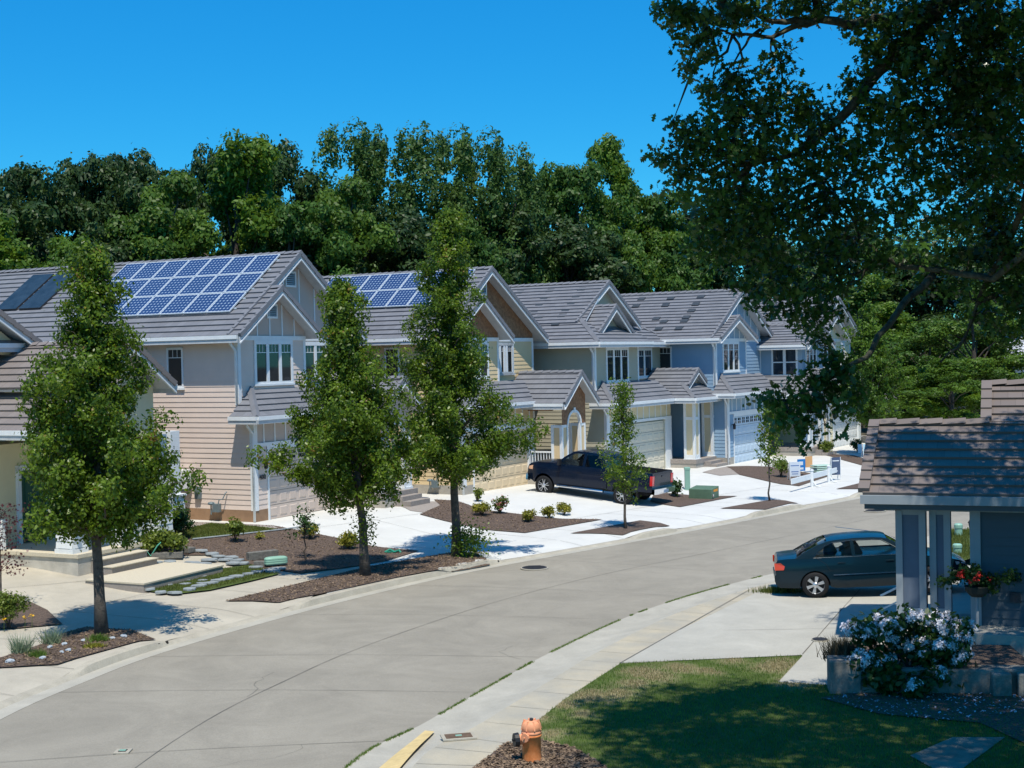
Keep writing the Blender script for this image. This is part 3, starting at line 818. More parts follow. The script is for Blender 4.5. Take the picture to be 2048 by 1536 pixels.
def pv(h, u0, z0, k, uA, uB, v0, pw, cols, rows, cells=(6,8), lift=.14):
    """array on the left roof slope; columns run back from v0"""
    et = Vector((1,0,k)).normalized(); ev = Vector((0,1,0)); n = Vector((-k,0,1)).normalized()
    L = (uB-uA)*math.sqrt(1+k*k)/rows
    rail = MB()
    for r in range(rows):
        for c in range(cols):
            o0 = Vector((uA,-v0,z0+k*(uA-u0)))+et*(L*r)+ev*(pw*c)+n*lift
            g = .018; a, b, cc, d = o0+ev*g+et*g, o0+ev*(pw-g)+et*g, o0+ev*(pw-g)+et*(L-g), o0+ev*g+et*(L-g)
            m = MB(); f = .032; m.m = 1
            P = [a,b,cc,d]; Q = [x-n*.05 for x in P]
            m.poly(P+Q, [(0,1,5,4),(1,2,6,5),(2,3,7,6),(3,0,4,7),(4,5,6,7)])
            I = [a+ev*f+et*f, b-ev*f+et*f, cc-ev*f-et*f, d+ev*f-et*f]
            m.poly(P+I, [(0,1,5,4),(1,2,6,5),(2,3,7,6),(3,0,4,7)]); m.m = 0
            I2 = [x-n*.004 for x in I]
            m.face(I2, [(0,0),(cells[0],0),(cells[0],cells[1]),(0,cells[1])])
            h.put(m, 'solar_panel', [PVM, ALU])
    for r in range(rows):
        for q in (.25, .75):
            p = Vector((uA,-v0,z0+k*(uA-u0)))+et*(L*(r+q))+n*(lift-.09); rail.beam(p-ev*.08, p+ev*(pw*cols+.05), .04, .06)
    h.put(rail, 'panel_rail', ALU)
def gable_porch(h, uc, hw, v1, vb, ze, zp, colu, colv, fz, gz, wallm, shing, panel, stoop=True):
    gable_roof(h, 'porch_roof', uc-hw, uc, uc+hw, ze, zp, vb, v1)
    gutter(h, uc-hw-.03, v1-.05, uc-hw-.03, vb, ze+.02)
    k = (zp-ze)/hw; vf = v1-.4
    def zt(u): return zp-.12-k*abs(u-uc)
    ua, ub = colu[0][0], colu[1][1]
    # front panel with an arch
    al, ar = colu[0][1]-.02, colu[1][0]+.02; ac = (al+ar)/2; r = (ar-al)/2; za = ze-.42
    mb = HB(); n = 14; arc = [(ac-r*math.cos(math.pi*i/n), za-r*.9+r*.9*1.0*math.sin(math.pi*i/n)+.0) for i in range(n+1)]
    zb = za-r*.9
    for i in range(n):
        (a0, b0), (a1, b1) = arc[i], arc[i+1]; mb.q([(a0,vf,b0),(a1,vf,b1),(a1,vf,zt(a1)),(a0,vf,zt(a0))])
    for (x0, x1) in ((ua, al), (ar, ub)): mb.q([(x0,vf,zb),(x1,vf,zb),(x1,vf,zt(x1)),(x0,vf,zt(x0))])
    h.put(mb, 'porch_gable_wall', shing)
    mb = HB(); w = .11
    for i in range(n):
        (a0, b0), (a1, b1) = arc[i], arc[i+1]; t0, t1 = math.pi*i/n, math.pi*(i+1)/n
        P = [(a0,vf+.03,b0),(a1,vf+.03,b1),(a1-w*math.cos(t1),vf+.03,b1+w*math.sin(t1)),(a0-w*math.cos(t0),vf+.03,b0+w*math.sin(t0))]
        Q = [(p[0],vf-.1,p[2]) for p in P]; mb.poly([V3(*p) for p in P+Q], [(0,1,2,3),(0,4,5,1),(3,2,6,7)])
    mb.b(ac-.07, ac+.07, vf, vf+.05, za-.02, za+.2)
    h.put(mb, 'arch_trim', WHITE)
    for (a, b) in colu: column(h, a, b, colv[0], colv[1], fz, zb+.0, panel)
    # side beam back to the house
    mb = HB(); mb.b(colu[0][0]+.05, colu[0][0]+.25, vb, colv[0], ze-.32, ze-.02); mb.b(colu[1][1]-.25, colu[1][1]-.05, vb, colv[0], ze-.32, ze-.02); h.put(mb, 'porch_beam', shing)
def deck(h, u0, u1, v0, v1, gz, fz, m=STOOP, m2=FOUND):
    mb = HB(); mb.b(u0-.03, u1+.03, v0, v1+.03, fz-.2, fz); mb.m = 1; mb.b(u0, u1, v0, v1, gz-.3, fz-.2); return h.put(mb, 'porch_floor', [m, m2])
# ------------------------------------------------------------------ wall colours
TAN = mat('tan_lap_siding', (.70, .575, .495), .75, .03, 2); TANP = mat('tan_panel', (.50, .41, .355), .8, .03, 2); TAND = mat('tan_garage_door', (.60, .49, .415), .6, .03, 1)
YEL = mat('butter_lap_siding', (0.7, 0.537, 0.312), .75, .03, 2); YELP = mat('butter_panel', (0.648, 0.492, 0.288), .8, .03, 2); YELD = mat('butter_garage_door', (0.713, 0.575, 0.38), .6, .03, 1)
SHING = mat('brown_shingle', (.24,.115,.06), .9, .3, 9, var=(.27,.15,.08), bump=.7, bscale=18, det=6)
SAGE = mat('sage_lap_siding', (0.425, 0.4, 0.306), .75, .03, 2); CREAMP = mat('cream_panel', (0.672, 0.576, 0.384), .8, .03, 2); CREAMD = mat('cream_garage_door', (0.667, 0.609, 0.483), .6, .03, 1)
BLUE = mat('blue_lap_siding', (0.24, 0.36, 0.48), .75, .03, 2); BLUEP = mat('blue_panel', (0.264, 0.372, 0.468), .8, .03, 2); BLUED = mat('pale_blue_garage_door', (0.494, 0.598, 0.689), .6, .03, 1)
CRM = mat('cream_lap_siding', (0.713, 0.632, 0.437), .75, .03, 2); CRMD = mat('white_garage_door', (.66,.67,.66), .6, .03, 1)
GRP = 'row of two storey craftsman houses across the street'

def std_house(h, g, lapm, panm, doorm, k, up, u1, zp, sg, W2, Wr, D, tile=TILE, found=FOUND, shing=None, porch=None, garwin=True, vB=-.5, rightwin=True, W=None):
    """g grade; k left slope; sg = (u right eave, peak u, peak z) of the small front gable; Wr = right wall of the body"""
    ze = g+6.38; zs = g+.38
    W = W or (sg[0]-.5)
    # body core
    c = HB(); c.b(0, W, vB, 0, zs, ze-.02); c.b(0, Wr, -D, vB, zs, ze-.02); c.b(0, 5.8, vB, .6-.09, zs-.5, g+3.35); c.b(0, .68, 0, .6-.01, zs-.5, g+3.3); c.b(5.44, 5.8, 0, .59, g-.1, g+3.3)
    c.b(.6, 5.5, 0, .59, g+2.55, g+3.4)
    h.put(c, 'wall_core', panm)
    s = HB()
    s.lap('v', 0, -D, 0, zs, ze, -1); s.lap('v', 0, 0, .6, zs, g+3.5, -1); s.lap('u', .6, 0, .68, zs, g+2.55, 1)
    s.lap('u', 0, 0, W, g+4.3, ze-.1, 1); s.lap('u', vB, W, Wr, g+3.6, ze-.1, 1); s.lap('v', W, vB, 0, g+4.0, ze, 1)
    s.lap('u', vB, 5.8, Wr, zs, g+3.6, 1)
    h.put(s, 'lap_siding', lapm)
    f = HB(); f.b(-.02, Wr+.02, -D, vB, g-.5, zs); f.b(-.02, .70, vB, .62, g-.5, zs); h.put(f, 'foundation', [found])
    # roofs
    gable_roof(h, 'main_roof', -.5, up, u1, ze, zp, -D-.4, 0, eR=ze, tile=tile)
    m = HB(); L = math.hypot(sg[1]+.5, k*(sg[1]+.5))
    gable_roof(h, 'front_gable_roof', -.5, sg[1], sg[0], ze, sg[2], 0, .5, rv0=vB, tile=tile)
    gutter(h, -.55, .45, -.55, -D-.3, ze+.03); gutter(h, u1+.05, 0, u1+.05, -D, ze+.03)
    # gable walls
    kk = (zp-ze)/(up+.5); 
    ptri(h, [(0, ze-.1), (Wr, ze-.1), (Wr, ze+ (zp-ze)*(u1-Wr)/(u1-up)-.12), (up, zp-.14), (0, ze+kk*.5-.12)], shing or panm, battens=None if shing else .95, v=vB+.01, zb=ze)
    k2 = (sg[2]-ze)/(sg[1]+.5)
    ptri(h, [(0, ze-.1), (W, ze-.1), (W, ze+(sg[2]-ze)*(sg[0]-W)/(sg[0]-sg[1])-.12), (sg[1], sg[2]-.14), (0, ze+k2*.5-.12)], shing or panm, battens=None if shing else .72, v=.01, zb=ze)
    trims(h, [(-.03, W+.03, 0, .045, g+6.24, g+6.40), (W, Wr, vB, vB+.045, g+6.24, g+6.40),
              (-.03, .13, -.13, .035, g+4.0, g+6.24), (W-.1, W+.03, -.1, .035, g+4.3, g+6.24), (Wr-.12, Wr+.03, vB-.1, vB+.035, g+.3, g+6.24)], GREYTRIM if False else WHITE)
    sgc = sg[1]
    vent(h, sgc-.28, sgc+.32, .01, g+7.1, g+7.48) if not shing else None
    vent(h, up-.32, up+.32, vB+.02, g+8.3, g+8.75)
    window(h, 'u', 0, .87, 3.1, g+4.63, g+6.24, 1)
    if rightwin and Wr-W > 2.2: window(h, 'u', vB, W+.55, W+2.1, g+4.75, g+6.2, 1, panes=2)
    window(h, 'v', 0, -3.14, -2.4, g+4.55, g+6.05, -1, panes=1, trim=.07, head=.08, mull=.05)
    window(h, 'v', 0, -8.2, -7.3, g+4.55, g+6.05, -1, panes=1, trim=.07, head=.08)
    # garage front
    trims(h, [(-.03, .16, .45, .64, g+.36, g+3.5), (.68, .78, .5, .64, g-.05, g+2.55), (5.34, 5.8, .5, .64, g-.05, g+2.55), (0, 5.8, .6, .645, g+2.55, g+2.68),
              (.68, 5.4, .59, .635, g+2.42, g+2.55)])
    bb = HB()
    for u in np.arange(.55, 5.7, .62): bb.b(u-.03, u+.03, .6, .622, g+2.68, g+3.4)
    bb.m = 1; bb.b(.0, 5.8, .585, .6, g+2.68, g+3.45); h.put(bb, 'batten_panel', [WHITE, panm])
    garage_door(h, .78, 5.34, .6, g-.02, g+2.42, doorm, windows=garwin)
    # hip skirt roof over the garage
    z0 = g+3.6; v1 = 1.15; dz = .92; kx = dz/v1
    m = HB(); es, et = (1,0,0), (0, v1, dz); L = math.hypot(v1, dz)
    uR = 6.1 if porch else Wr+.3
    slope(m, V3(-.5, v1, z0), es, et, [(0,0),(uR+.5,0),(uR+.5,L),(v1,L)], e=.30)
    slope(m, V3(-.5, v1, z0), (0,1,0), (v1, 0, dz), [(0,0),(v1,0),(v1,L)], e=.30)
    ridge(m, V3(-.5, v1, z0+.03), V3(-.5+v1, 0, z0+dz+.03), e=.3)
    h.put(m, 'garage_skirt_roof', [tile, WHITE])
    gutter(h, -.52, v1+.04, uR, v1+.04, z0+.03); gutter(h, -.56, v1+.05, -.56, 0, z0+.03)
    downspout(h, -.02, -.02, g+4.05, ze-.1); downspout(h, -.0, .6, g-.0, z0-.15)
    lantern(h, .42, .62, g+2.0)

# tan house with the big array
A = House('tan_house', 'tan lap sided house with large solar array and solar heater panels on its tile roof', (-9.44,47.43), 27.573, group=GRP)
gA = .65
std_house(A, gA, TAN, TANP, TAND, .72, 3.75, 8.0, 10.1, (4.37,1.93,8.75), 0, 7.4, 22, found=FOUNDB, porch=True, W=3.87)
pv(A, -.5, gA+6.38, (10.1-7.03)/4.25, .58, 3.62, -.72, 1.075, 7, 3, cells=(6,7))
gable_porch(A, 6.35, 1.65, 2.75, -.4, gA+3.45, gA+4.75, ((5.3,5.85),(6.85,7.4)), (1.8,2.35), gA+.5, gA, TAN, TANP, CREAMP)
deck(A, 5.25, 7.5, .6, 2.5, gA, gA+.5); steps(A, 5.9, 7.3, 2.5, 2, .17, .35, gA-.02)
gasmeter(A, -.22, -1.15, gA+.25)
# solar water heater panels
kA = (10.1-7.03)/4.25
for vv in (-10.6, -11.9):
    m = MB(); et = Vector((1,0,kA)).normalized(); n = Vector((-kA,0,1)).normalized(); p = Vector((1.3,-vv,7.03+kA*1.8))+n*.12
    q = [p, p+Vector((0,1.15,0)), p+Vector((0,1.15,0))+et*2.5, p+et*2.5]; m.m = 1
    Q = [x-n*.1 for x in q]; m.poly(q+Q, [(0,1,5,4),(1,2,6,5),(2,3,7,6),(3,0,4,7)]); m.m = 0
    m.face(q); A.put(m, 'solar_heater_panel', [mat('heater_glass', (.025, .04, .055), .25, .3, 2), IRON])
# hvac unit and electric meter on the side wall
m = MB(); m.box(-.55,-.12, 2.1,2.55, gA+1.1, gA+1.75); m.m = 1; m.lathe([(.17,-.0),(.17,.03)], 16, V3(-.56,-2.32,gA+1.42), 'x'); m.box(-.5,-.0,2.2,2.28,gA+1.0,gA+1.1)
A.put(m, 'air_conditioner', [WHITE, METERM])
m = MB(); m.box(-.14,-.0, 1.72,1.95, gA+.72, gA+1.15); m.lathe([(.07,0),(.08,.06),(.05,.09)], 12, V3(-.22,-1.83,gA+.98), 'x'); A.put(m, 'electric_meter', METERM)
# house number
txt = bpy.data.curves.new('house_number', 'FONT'); txt.body = '400'; txt.size = .24; txt.extrude = .008; txt.align_x = 'CENTER'
to = bpy.data.objects.new('house_number', txt); col.objects.link(to); to.parent = A.root; to.location = V3(.40, .645, gA+1.42); to.rotation_euler = (math.pi/2, 0, 0); txt.materials.append(IRON); tomesh(to)

# yellow house
B = House('yellow_house', 'butter yellow house with brown shingle gables and a smaller solar array', (-2.55,55.8), 30, group=GRP)
gB = .57
std_house(B, gB, YEL, YELP, YELD, .757, 3.55, 8.45, 9.92, (4.45,1.97,8.65), 0, 7.9, 13, shing=SHING, porch=True, W=6.35 if False else 3.95)
window(B, 'u', -.5, 4.3, 6.1, gB+4.75, gB+6.2, 1)
pv(B, -.5, gB+6.38, (9.92-6.95)/4.05, 1.3, 3.42, -.65, 1.1, 7, 2, cells=(6,7))
gable_porch(B, 6.5, 1.65, 2.7, -.4, gB+3.5, gB+4.82, ((5.35,5.95),(7.05,7.6)), (1.75,2.3), gB+.5, gB, YEL, SHING, YELP)
deck(B, 5.3, 7.7, .6, 2.4, gB, gB+.5); steps(B, 5.9, 7.5, 2.4, 2, .17, .35, gB-.02)
m = HB(); m.b(5.4,5.5,.7,1.75,gB+1.35,gB+1.42); m.b(5.4,5.5,.7,1.75,gB+.62,gB+.68)
for v in np.arange(.75,1.75,.14): m.b(5.43,5.47,v,v+.03,gB+.65,gB+1.37)
B.put(m, 'porch_railing', WHITE)
gasmeter(B, -.22, -.9, gB+.25)

# sage and cream house, hipped
Cc = House('sage_house', 'sage green sided house with cream panels and hipped tile roof holding two gablets', (3.77,62.57), 31, group=GRP)
g = .5; ze = g+6.2; D = 11
c = HB(); c.b(0,4.55,-1,0,g+.3,ze-.05); c.b(0,9.6,-D,-1,g+.3,ze-.05); c.b(0,6.9,-1,.51,g-.1,g+3.3); c.b(0,.68,0,.59,g-.1,g+3.3); c.b(6.1,6.9,0,.59,g-.1,g+3.3); c.b(.6,6.5,0,.59,g+2.5,g+3.3)
Cc.put(c, 'wall_core', SAGE)
s = HB(); s.lap('v',0,-D,0,g+.38,ze,-1); s.lap('v',0,0,.6,g+.38,g+3.4,-1); s.lap('u',0,0,4.55,g+4.2,ze,1); s.lap('u',-1,4.55,9.6,g+3.5,ze,1); s.lap('v',4.55,-1,0,g+4,ze,1); s.lap('u',.6,0,.68,g+.38,g+2.5,1)
Cc.put(s, 'lap_siding', SAGE)
f = HB(); f.b(-.02,9.62,-D,-1,g-.5,g+.38); f.b(-.02,.7,-1,.62,g-.5,g+.38); Cc.put(f, 'foundation', FOUND)
# main hip roof: eaves at ze, left eave u=-.5, front eave v=.5 (u to 5.1) and v=-.5 beyond
k = .59; up = 4.55; zp = ze+k*(up+.5)
m = HB(); L = math.hypot(up+.5, k*(up+.5)); vf = .5
# left slope, cut by the front-left hip
slope(m, V3(-.5, vf, ze), (0,1,0), (1,0,k), [(0,0),(D+.9,0),(D+.9,L),(2.1,L),(1.6,L*.36),(0,0)][:5])
w = 1.8; Lw = math.hypot(w, k*w)
slope(m, V3(-.5, vf, ze), (1,0,0), (0,1,k), [(0,0),(5.6,0),(5.6,Lw),(w,Lw)])
vg = -.5; w2 = 1.5; Lw2 = math.hypot(w2, k*w2)
slope(m, V3(5.1, vg, ze), (1,0,0), (0,1,k), [(0,0),(5.0,0),(5.0-w2,Lw2),(0,Lw2)])
slope(m, V3(10.1, vg, ze), (0,1,0), (-1,0,k), [(0,0),(D-.1,0),(D-.1,L*1.0),(1.5,Lw2)])
ridge(m, V3(-.5,vf,ze+.03), V3(-.5+w,vf-w,ze+k*w+.03)); ridge(m, V3(10.1,vg,ze+.03), V3(10.1-w2,vg-w2,ze+k*w2+.03))
Cc.put(m, 'main_roof', [TILE, WHITE])
gable_roof(Cc, 'upper_gablet', 1.0, 4.45, 7.9, zp-k*3.45, zp, -D-.4, -1.45, left=True, drop=.22)
ptri(Cc, [(1.8, zp-k*2.65-.2), (7.1, zp-k*2.65-.2), (4.45, zp-.15)], SAGE, v=-1.85)
gable_roof(Cc, 'front_gablet', .95, 2.78, 4.65, g+6.62, g+7.93, -3.2, -.25, drop=.2)
ptri(Cc, [(1.4, g+6.75), (4.2, g+6.75), (2.78, g+7.8)], SAGE, v=-.75)
gutter(Cc, -.55, vf+.05, -.55, -D, ze+.03); gutter(Cc, -.55, vf+.05, 5.1, vf+.05, ze+.03); gutter(Cc, 5.1, vg+.05, 10.1, vg+.05, ze+.03)
window(Cc, 'u', 0, 1.1, 3.45, g+4.3, g+5.98, 1); window(Cc, 'u', -1, 5.5, 8.2, g+4.4, g+5.95, 1)
window(Cc, 'v', 0, -4.6, -3.3, g+4.4, g+5.9, -1, panes=1, trim=.07, head=.08)
trims(Cc, [(-.03,.13,-.13,.035,g+4,ze-.1),(4.45,4.58,-.1,.035,g+4.1,ze-.1),(9.5,9.63,-1.1,-.965,g+3.5,ze-.1),
           (-.03,.16,.45,.64,g-.05,g+3.4),(.68,.78,.5,.64,g-.05,g+2.42),(6.2,6.9,.5,.64,g-.05,g+2.42),(0,6.9,.6,.645,g+2.42,g+2.55)])
bb = HB()
for u in np.arange(.45, 6.8, .66): bb.b(u-.03,u+.03,.6,.622,g+2.55,g+3.3)
bb.m = 1; bb.b(0,6.9,.585,.6,g+2.55,g+3.35); Cc.put(bb, 'batten_panel', [WHITE, CREAMP])
garage_door(Cc, .78, 6.2, .6, g-.02, g+2.35, CREAMD, windows=False)
# lower roof: skirt over the garage and hipped porch with a little gablet
z0 = g+3.42; m = HB(); v1 = 1.2; dz = .92; L = math.hypot(v1,dz); kk = dz/v1
slope(m, V3(-.5,v1,z0), (1,0,0), (0,v1,dz), [(0,0),(6.9,0),(6.9,L),(v1,L)], e=.3)
slope(m, V3(-.5,v1,z0), (0,1,0), (v1,0,dz), [(0,0),(v1,0),(v1,L)], e=.3)
pu0, pu1, pv1 = 6.0, 10.4, 2.3; hw = (pu1-pu0)/2; zpp = z0+kk*hw*.8
Lp = math.hypot(hw, kk*hw*.8); et_ = (hw,0,kk*hw*.8)
slope(m, V3(pu0,pv1,z0), (0,1,0), et_, [(0,0),(3.3,0),(3.3,Lp),(1.15,Lp),(0.9,Lp*.5)], e=.3)
slope(m, V3(pu1,pv1,z0), (0,1,0), (-hw,0,kk*hw*.8), [(0,0),(3.3,0),(3.3,Lp),(1.15,Lp),(.9,Lp*.5)], e=.3)
w = 1.1; slope(m, V3(pu0,pv1,z0), (1,0,0), (0,w,kk*w*.8), [(0,0),(pu1-pu0,0),(pu1-pu0-w,math.hypot(w,kk*w*.8)),(w,math.hypot(w,kk*w*.8))], e=.3)
ridge(m, V3(pu0,pv1,z0+.03), V3(pu0+w,pv1-w,z0+kk*w*.8+.03)); ridge(m, V3(pu1,pv1,z0+.03), V3(pu1-w,pv1-w,z0+kk*w*.8+.03)); ridge(m, V3(-.5,v1,z0+.03), V3(-.5+v1,0,z0+dz+.03))
Cc.put(m, 'lower_roof', [TILE, WHITE])
gable_roof(Cc, 'porch_gablet', pu0+.95, (pu0+pu1)/2, pu1-.95, z0+kk*.95*.8+.02, zpp+.03, -1, pv1-.75, drop=.16)
gutter(Cc,-.5,v1+.05,6.0,v1+.05,z0+.03); gutter(Cc,-.55,v1+.05,-.55,0,z0+.03); gutter(Cc,pu0-.05,pv1+.05,pu1+.05,pv1+.05,z0+.03); gutter(Cc,pu0-.05,pv1+.05,pu0-.05,1.2,z0+.03)
for (a,b) in ((6.75,7.35),(9.0,9.7)): column(Cc, a, b, 1.35, 1.95, g+.35, g+3.3, CREAMP, mid=g+2.35)
deck(Cc, 6.7, 9.8, .6, 2.0, g, g+.4); steps(Cc, 7.7, 9.4, 2.0, 2, .14, .35, g-.03)
downspout(Cc,-.02,-.02,g+4.05,ze-.1); downspout(Cc,0,.6,g,z0-.1)

def roof_vents(h, pts, u0, z0, k):
    kx = h.EU; n = Vector((-k*kx.x, -k*kx.y, 1)); c = z0-k*u0
    for px, py in pts:
        d = Vector(ray(px, py)); o = Vector(C0); O3 = Vector((h.O.x, h.O.y, 0))
        t = (c-(o.z-k*((o-O3).xy.dot(kx))))/d.dot(n); p = o+d*t; u, v = h.local(p.x, p.y)
        m = MB(); et = Vector((1,0,k)).normalized(); nn_ = Vector((-k,0,1)).normalized(); ev = Vector((0,1,0)); b = Vector((u,-v,p.z))+nn_*.03
        P = [b-et*.14-ev*.2, b-et*.14+ev*.2, b+et*.16+ev*.2, b+et*.16-ev*.2]; Q = [x+nn_*.06 for x in P]
        m.poly(P+Q, [(4,5,6,7),(0,1,5,4),(1,2,6,5),(2,3,7,6),(3,0,4,7)]); h.put(m, 'roof_vent', VENTM)
VENTM = mat('dark_vent_tile', (.045,.055,.065), .6, .2, 9)
roof_vents(Cc, [(600+x/2.926, 500+y/2.926) for x, y in [(1285,255),(1465,245),(1650,238),(1430,290),(1620,278),(1400,332),(1588,322),(1365,378),(1405,400),(1550,368),(1535,392),(1500,438)]], -.5, ze, .59)
# blue house
Dh = House('blue_house', 'blue sided house with pale blue garage door and a row of small door windows', (10.3,69.42), 31, group=GRP)
gD = .45
std_house(Dh, gD-.35+.35, BLUE, BLUEP, BLUED, .66, 3.9, 8.6, 9.4, (4.6,2.0,7.95), 0, 7.6, 12, porch=True, W=4.15, rightwin=False)
window(Dh, 'u', -.5, 4.75, 5.2, gD+5.2, gD+6.1, 1, panes=1, trim=.07, head=.07, grid=False)
# second bay to the right, over the porch
m = HB(); m.b(7.6,11.2,-5,1.9,gD+3.2,gD+6.1); Dh.put(m, 'bay_wall', BLUEP)
window(Dh, 'v', 7.6, .15, 1.65, gD+4.25, gD+5.9, -1, panes=2, sash=True, trim=.1, grid=False); window(Dh, 'u', 1.9, 8.1, 9.9, gD+4.3, gD+5.9, 1)
gable_roof(Dh, 'bay_roof', 7.1, 9.4, 11.7, gD+6.0, gD+7.15, -6, 2.4)
ptri(Dh, [(7.6,gD+6.0),(11.2,gD+6.0),(9.4,gD+6.98)], BLUEP, v=1.93, battens=.7, zb=gD+6.05)
gutter(Dh, 7.05, 2.3, 7.05, -.5, gD+6.02)
gable_porch(Dh, 8.0, 1.9, 2.9, -.4, gD+3.35, gD+4.6, ((6.9,7.4),(8.7,9.3)), (1.95,2.5), gD+.45, gD, BLUE, BLUEP, BLUEP)
deck(Dh, 6.8, 9.4, .6, 2.6, gD, gD+.45); steps(Dh, 7.4, 9.0, 2.6, 2, .16, .35, gD-.02)

roof_vents(Dh, [(1200+x/3.413, 540+y/3.413) for x, y in [(285,205),(485,200),(690,190),(247,252),(448,247),(655,240),(625,285),(385,340),(590,330),(437,360),(577,355),(403,408),(540,405)]], -.5, gD+6.38, (9.4-gD-6.38)/4.4)
# cream house at the end
Eh = House('cream_house', 'cream sided house with plain white garage door at the far end of the row', (17.75,79.8), 32, group=GRP)
std_house(Eh, .4, CRM, CRM, CRMD, .66, 3.9, 8.4, 9.3, (4.6,2.0,8.2), 0, 7.4, 12, porch=None, W=4.15)
column(Eh, 6.4, 6.9, 1.8, 2.3, .75, 3.6, WHITE)
deck(Eh, 5.9, 8, .6, 2.4, .4, .8)
# last grey house glimpsed at the far right
Gh = House('grey_house', 'pale grey house glimpsed between trees above the brown tile roof', (39.2,84.5), 31)
c = HB(); c.b(0,9,-8,0,0,5.2); Gh.put(c, 'wall', mat('pale_grey_wall', (.5,.52,.53), .8, .05, 2))
gable_roof(Gh, 'roof', -.5, 4.5, 9.5, 5.2, 8.3, -8.5, .5, tile=tilemat('pale_roof', (.5,.5,.52)))

# pale yellow house at the left edge
Z = House('pale_yellow_house', 'pale yellow house with dark green front door and white half columns on a concrete porch', (-16.3,39.05), 26, group=GRP)
g = .45; ze = 6.8
PY = mat('pale_yellow_wall', (0.72, 0.648, 0.432), .8, .04, 2); BT = TILEB
c = HB(); c.b(-6,8.2,-11,1.2,g,3.9); c.b(-6,8.2,-11,-.2,3.9,ze-.1); Z.put(c, 'wall', PY)
m = HB(); k = .6
slope(m, V3(-7,.6,ze), (1,0,0), (0,1,k), [(0,0),(10.2,0),(7.2,3.5),(0,3.5)])
slope(m, V3(3.2,.6,ze), (0,1,0), (-1,0,k), [(0,0),(8,0),(8,3.5),(3.0,3.5)])
slope(m, V3(-7,-2.4,ze+1.8), (1,0,0), (0,1,.05), [(0,0),(7.2,0),(7.2,8),(0,8)])
ridge(m, V3(3.2,.6,ze+.03), V3(.2,-2.4,ze+1.83)); Z.put(m, 'main_roof', [BT, GREYTRIM])
gutter(Z, -7, .65, 3.2, .65, ze+.03)
gable_roof(Z, 'front_gable_roof', -2.8, .35, 3.35, 6.62, 8.35, -1, .9, tile=BT)
ptri(Z, [(-2.4,6.5),(3.0,6.5),(.35,8.2)], PY, v=.45)
window(Z, 'u', 0, 1.2, 3.4, 5.1, 6.5, 1, panes=2, trim=.1)
trims(Z, [(.2,1.0,-.1,.25,4.9,6.7)])
# lower roof and its gable over the entrance
m = HB(); kz = .62
slope(m, V3(-.35,5.1,4.35), (0,1,0), (1,0,kz), [(0,0),(9,0),(9,2.6),(0,2.6)])
Z.put(m, 'lower_roof', [BT, GREYTRIM]); gutter(Z, -.4, 5.15, -.4, -3, 4.4)
gable_roof(Z, 'entry_gable_roof', .9, 2.68, 4.46, 5.5, 6.75, -1, 4.8, tile=BT)
c = HB(); c.b(1.3,4.05,1.2,4.3,4.0,5.5); Z.put(c, 'entry_gable_wall', PY); ptri(Z, [(1.3,5.4),(4.05,5.4),(2.68,6.6)], PY, v=4.32)
gutter(Z, 4.5, 4.8, 4.5, 0, 5.52)
m = HB(); m.b(-6, -.2, .9, 1.25, 3.55, 3.7); Z.put(m, 'eave_board', WHITE)
# door, sidelight, porch
DG = mat('dark_green_door', (.01,.075,.05), .35)
m = HB(); m.b(1.75,2.72,1.22,1.27,.98,3.1); m.b(1.9,2.57,1.27,1.285,1.2,1.9); m.b(1.9,2.57,1.27,1.285,2.1,2.95); d = Z.put(m, 'front_door', DG)
m = MB(); m.lathe([(.015,0),(.03,.03),(.03,.06),(.01,.08)], 10, (2.62,-1.35,1.95), 'y'); m.build('door_handle', mat('brass', (.6,.45,.2), .3, metal=1), d)
trims(Z, [(1.62,1.75,1.2,1.3,.95,3.2),(2.72,2.86,1.2,1.3,.95,3.2),(3.14,3.28,1.2,1.3,.95,3.2),(1.62,3.28,1.2,1.3,3.1,3.25),(2.84,3.16,1.2,1.3,.95,1.3)], WHITE, 'door_frame')
m = HB(); m.b(2.86,3.14,1.22,1.25,1.3,3.1); Z.put(m, 'sidelight', GLASS)
ST = mat('stained_pale_concrete', (.47,.44,.38), .9, .22, 1.8, bump=.3, bscale=25, det=8); LT = mat('pale_aggregate', (.56,.50,.38), .9, .1, 20, bump=.4, bscale=60)
m = HB(); m.b(.45,3.05,1.2,4.62,.86,.96); m.m = 1; m.b(.5,3.0,1.2,4.58,-.2,.86); Z.put(m, 'porch_floor', [LT, ST])
m = HB()
for i in range(2): m.b(1.0,2.85,4.6+i*.36,4.6+(i+1)*.36,-.1,.96-.2*(i+1))
m.m = 1
for i in range(2): m.b(.98,2.87,4.62+i*.36,4.62+(i+1)*.36+.02,.96-.2*(i+1),.985-.2*(i+1))
Z.put(m, 'steps', [STOOP, LT])
m = HB(); m.b(.0,3.3,5.3,7.3,-.1,.36); m.m = 1; m.b(-.02,3.32,5.3,7.32,.36,.40); Z.put(m, 'landing', [STOOP, LT])
def halfcol(u0, u1, v0, v1):
    m = HB(); m.b(u0+.03,u1-.03,v0+.03,v1-.03,.96,1.95)
    for (a,b) in ((u0,u0+.09),(u1-.09,u1)):
        for (x,y) in ((v0,v0+.09),(v1-.09,v1)): m.b(a,b,x,y,.96,1.95)
    m.lap('v',u0+.01,v0,v1,1.1,1.9,-1,.2); m.lap('u',v1-.01,u0,u1,1.1,1.9,1,.2)
    m.b(u0-.05,u1+.05,v0-.05,v1+.05,1.93,2.0); m.b(u0-.03,u1+.03,v0-.03,v1+.03,.96,1.08)
    m.b(u0+.08,u1-.08,v0+.08,v1-.08,2.0,4.0); return Z.put(m, 'half_column', WHITE)
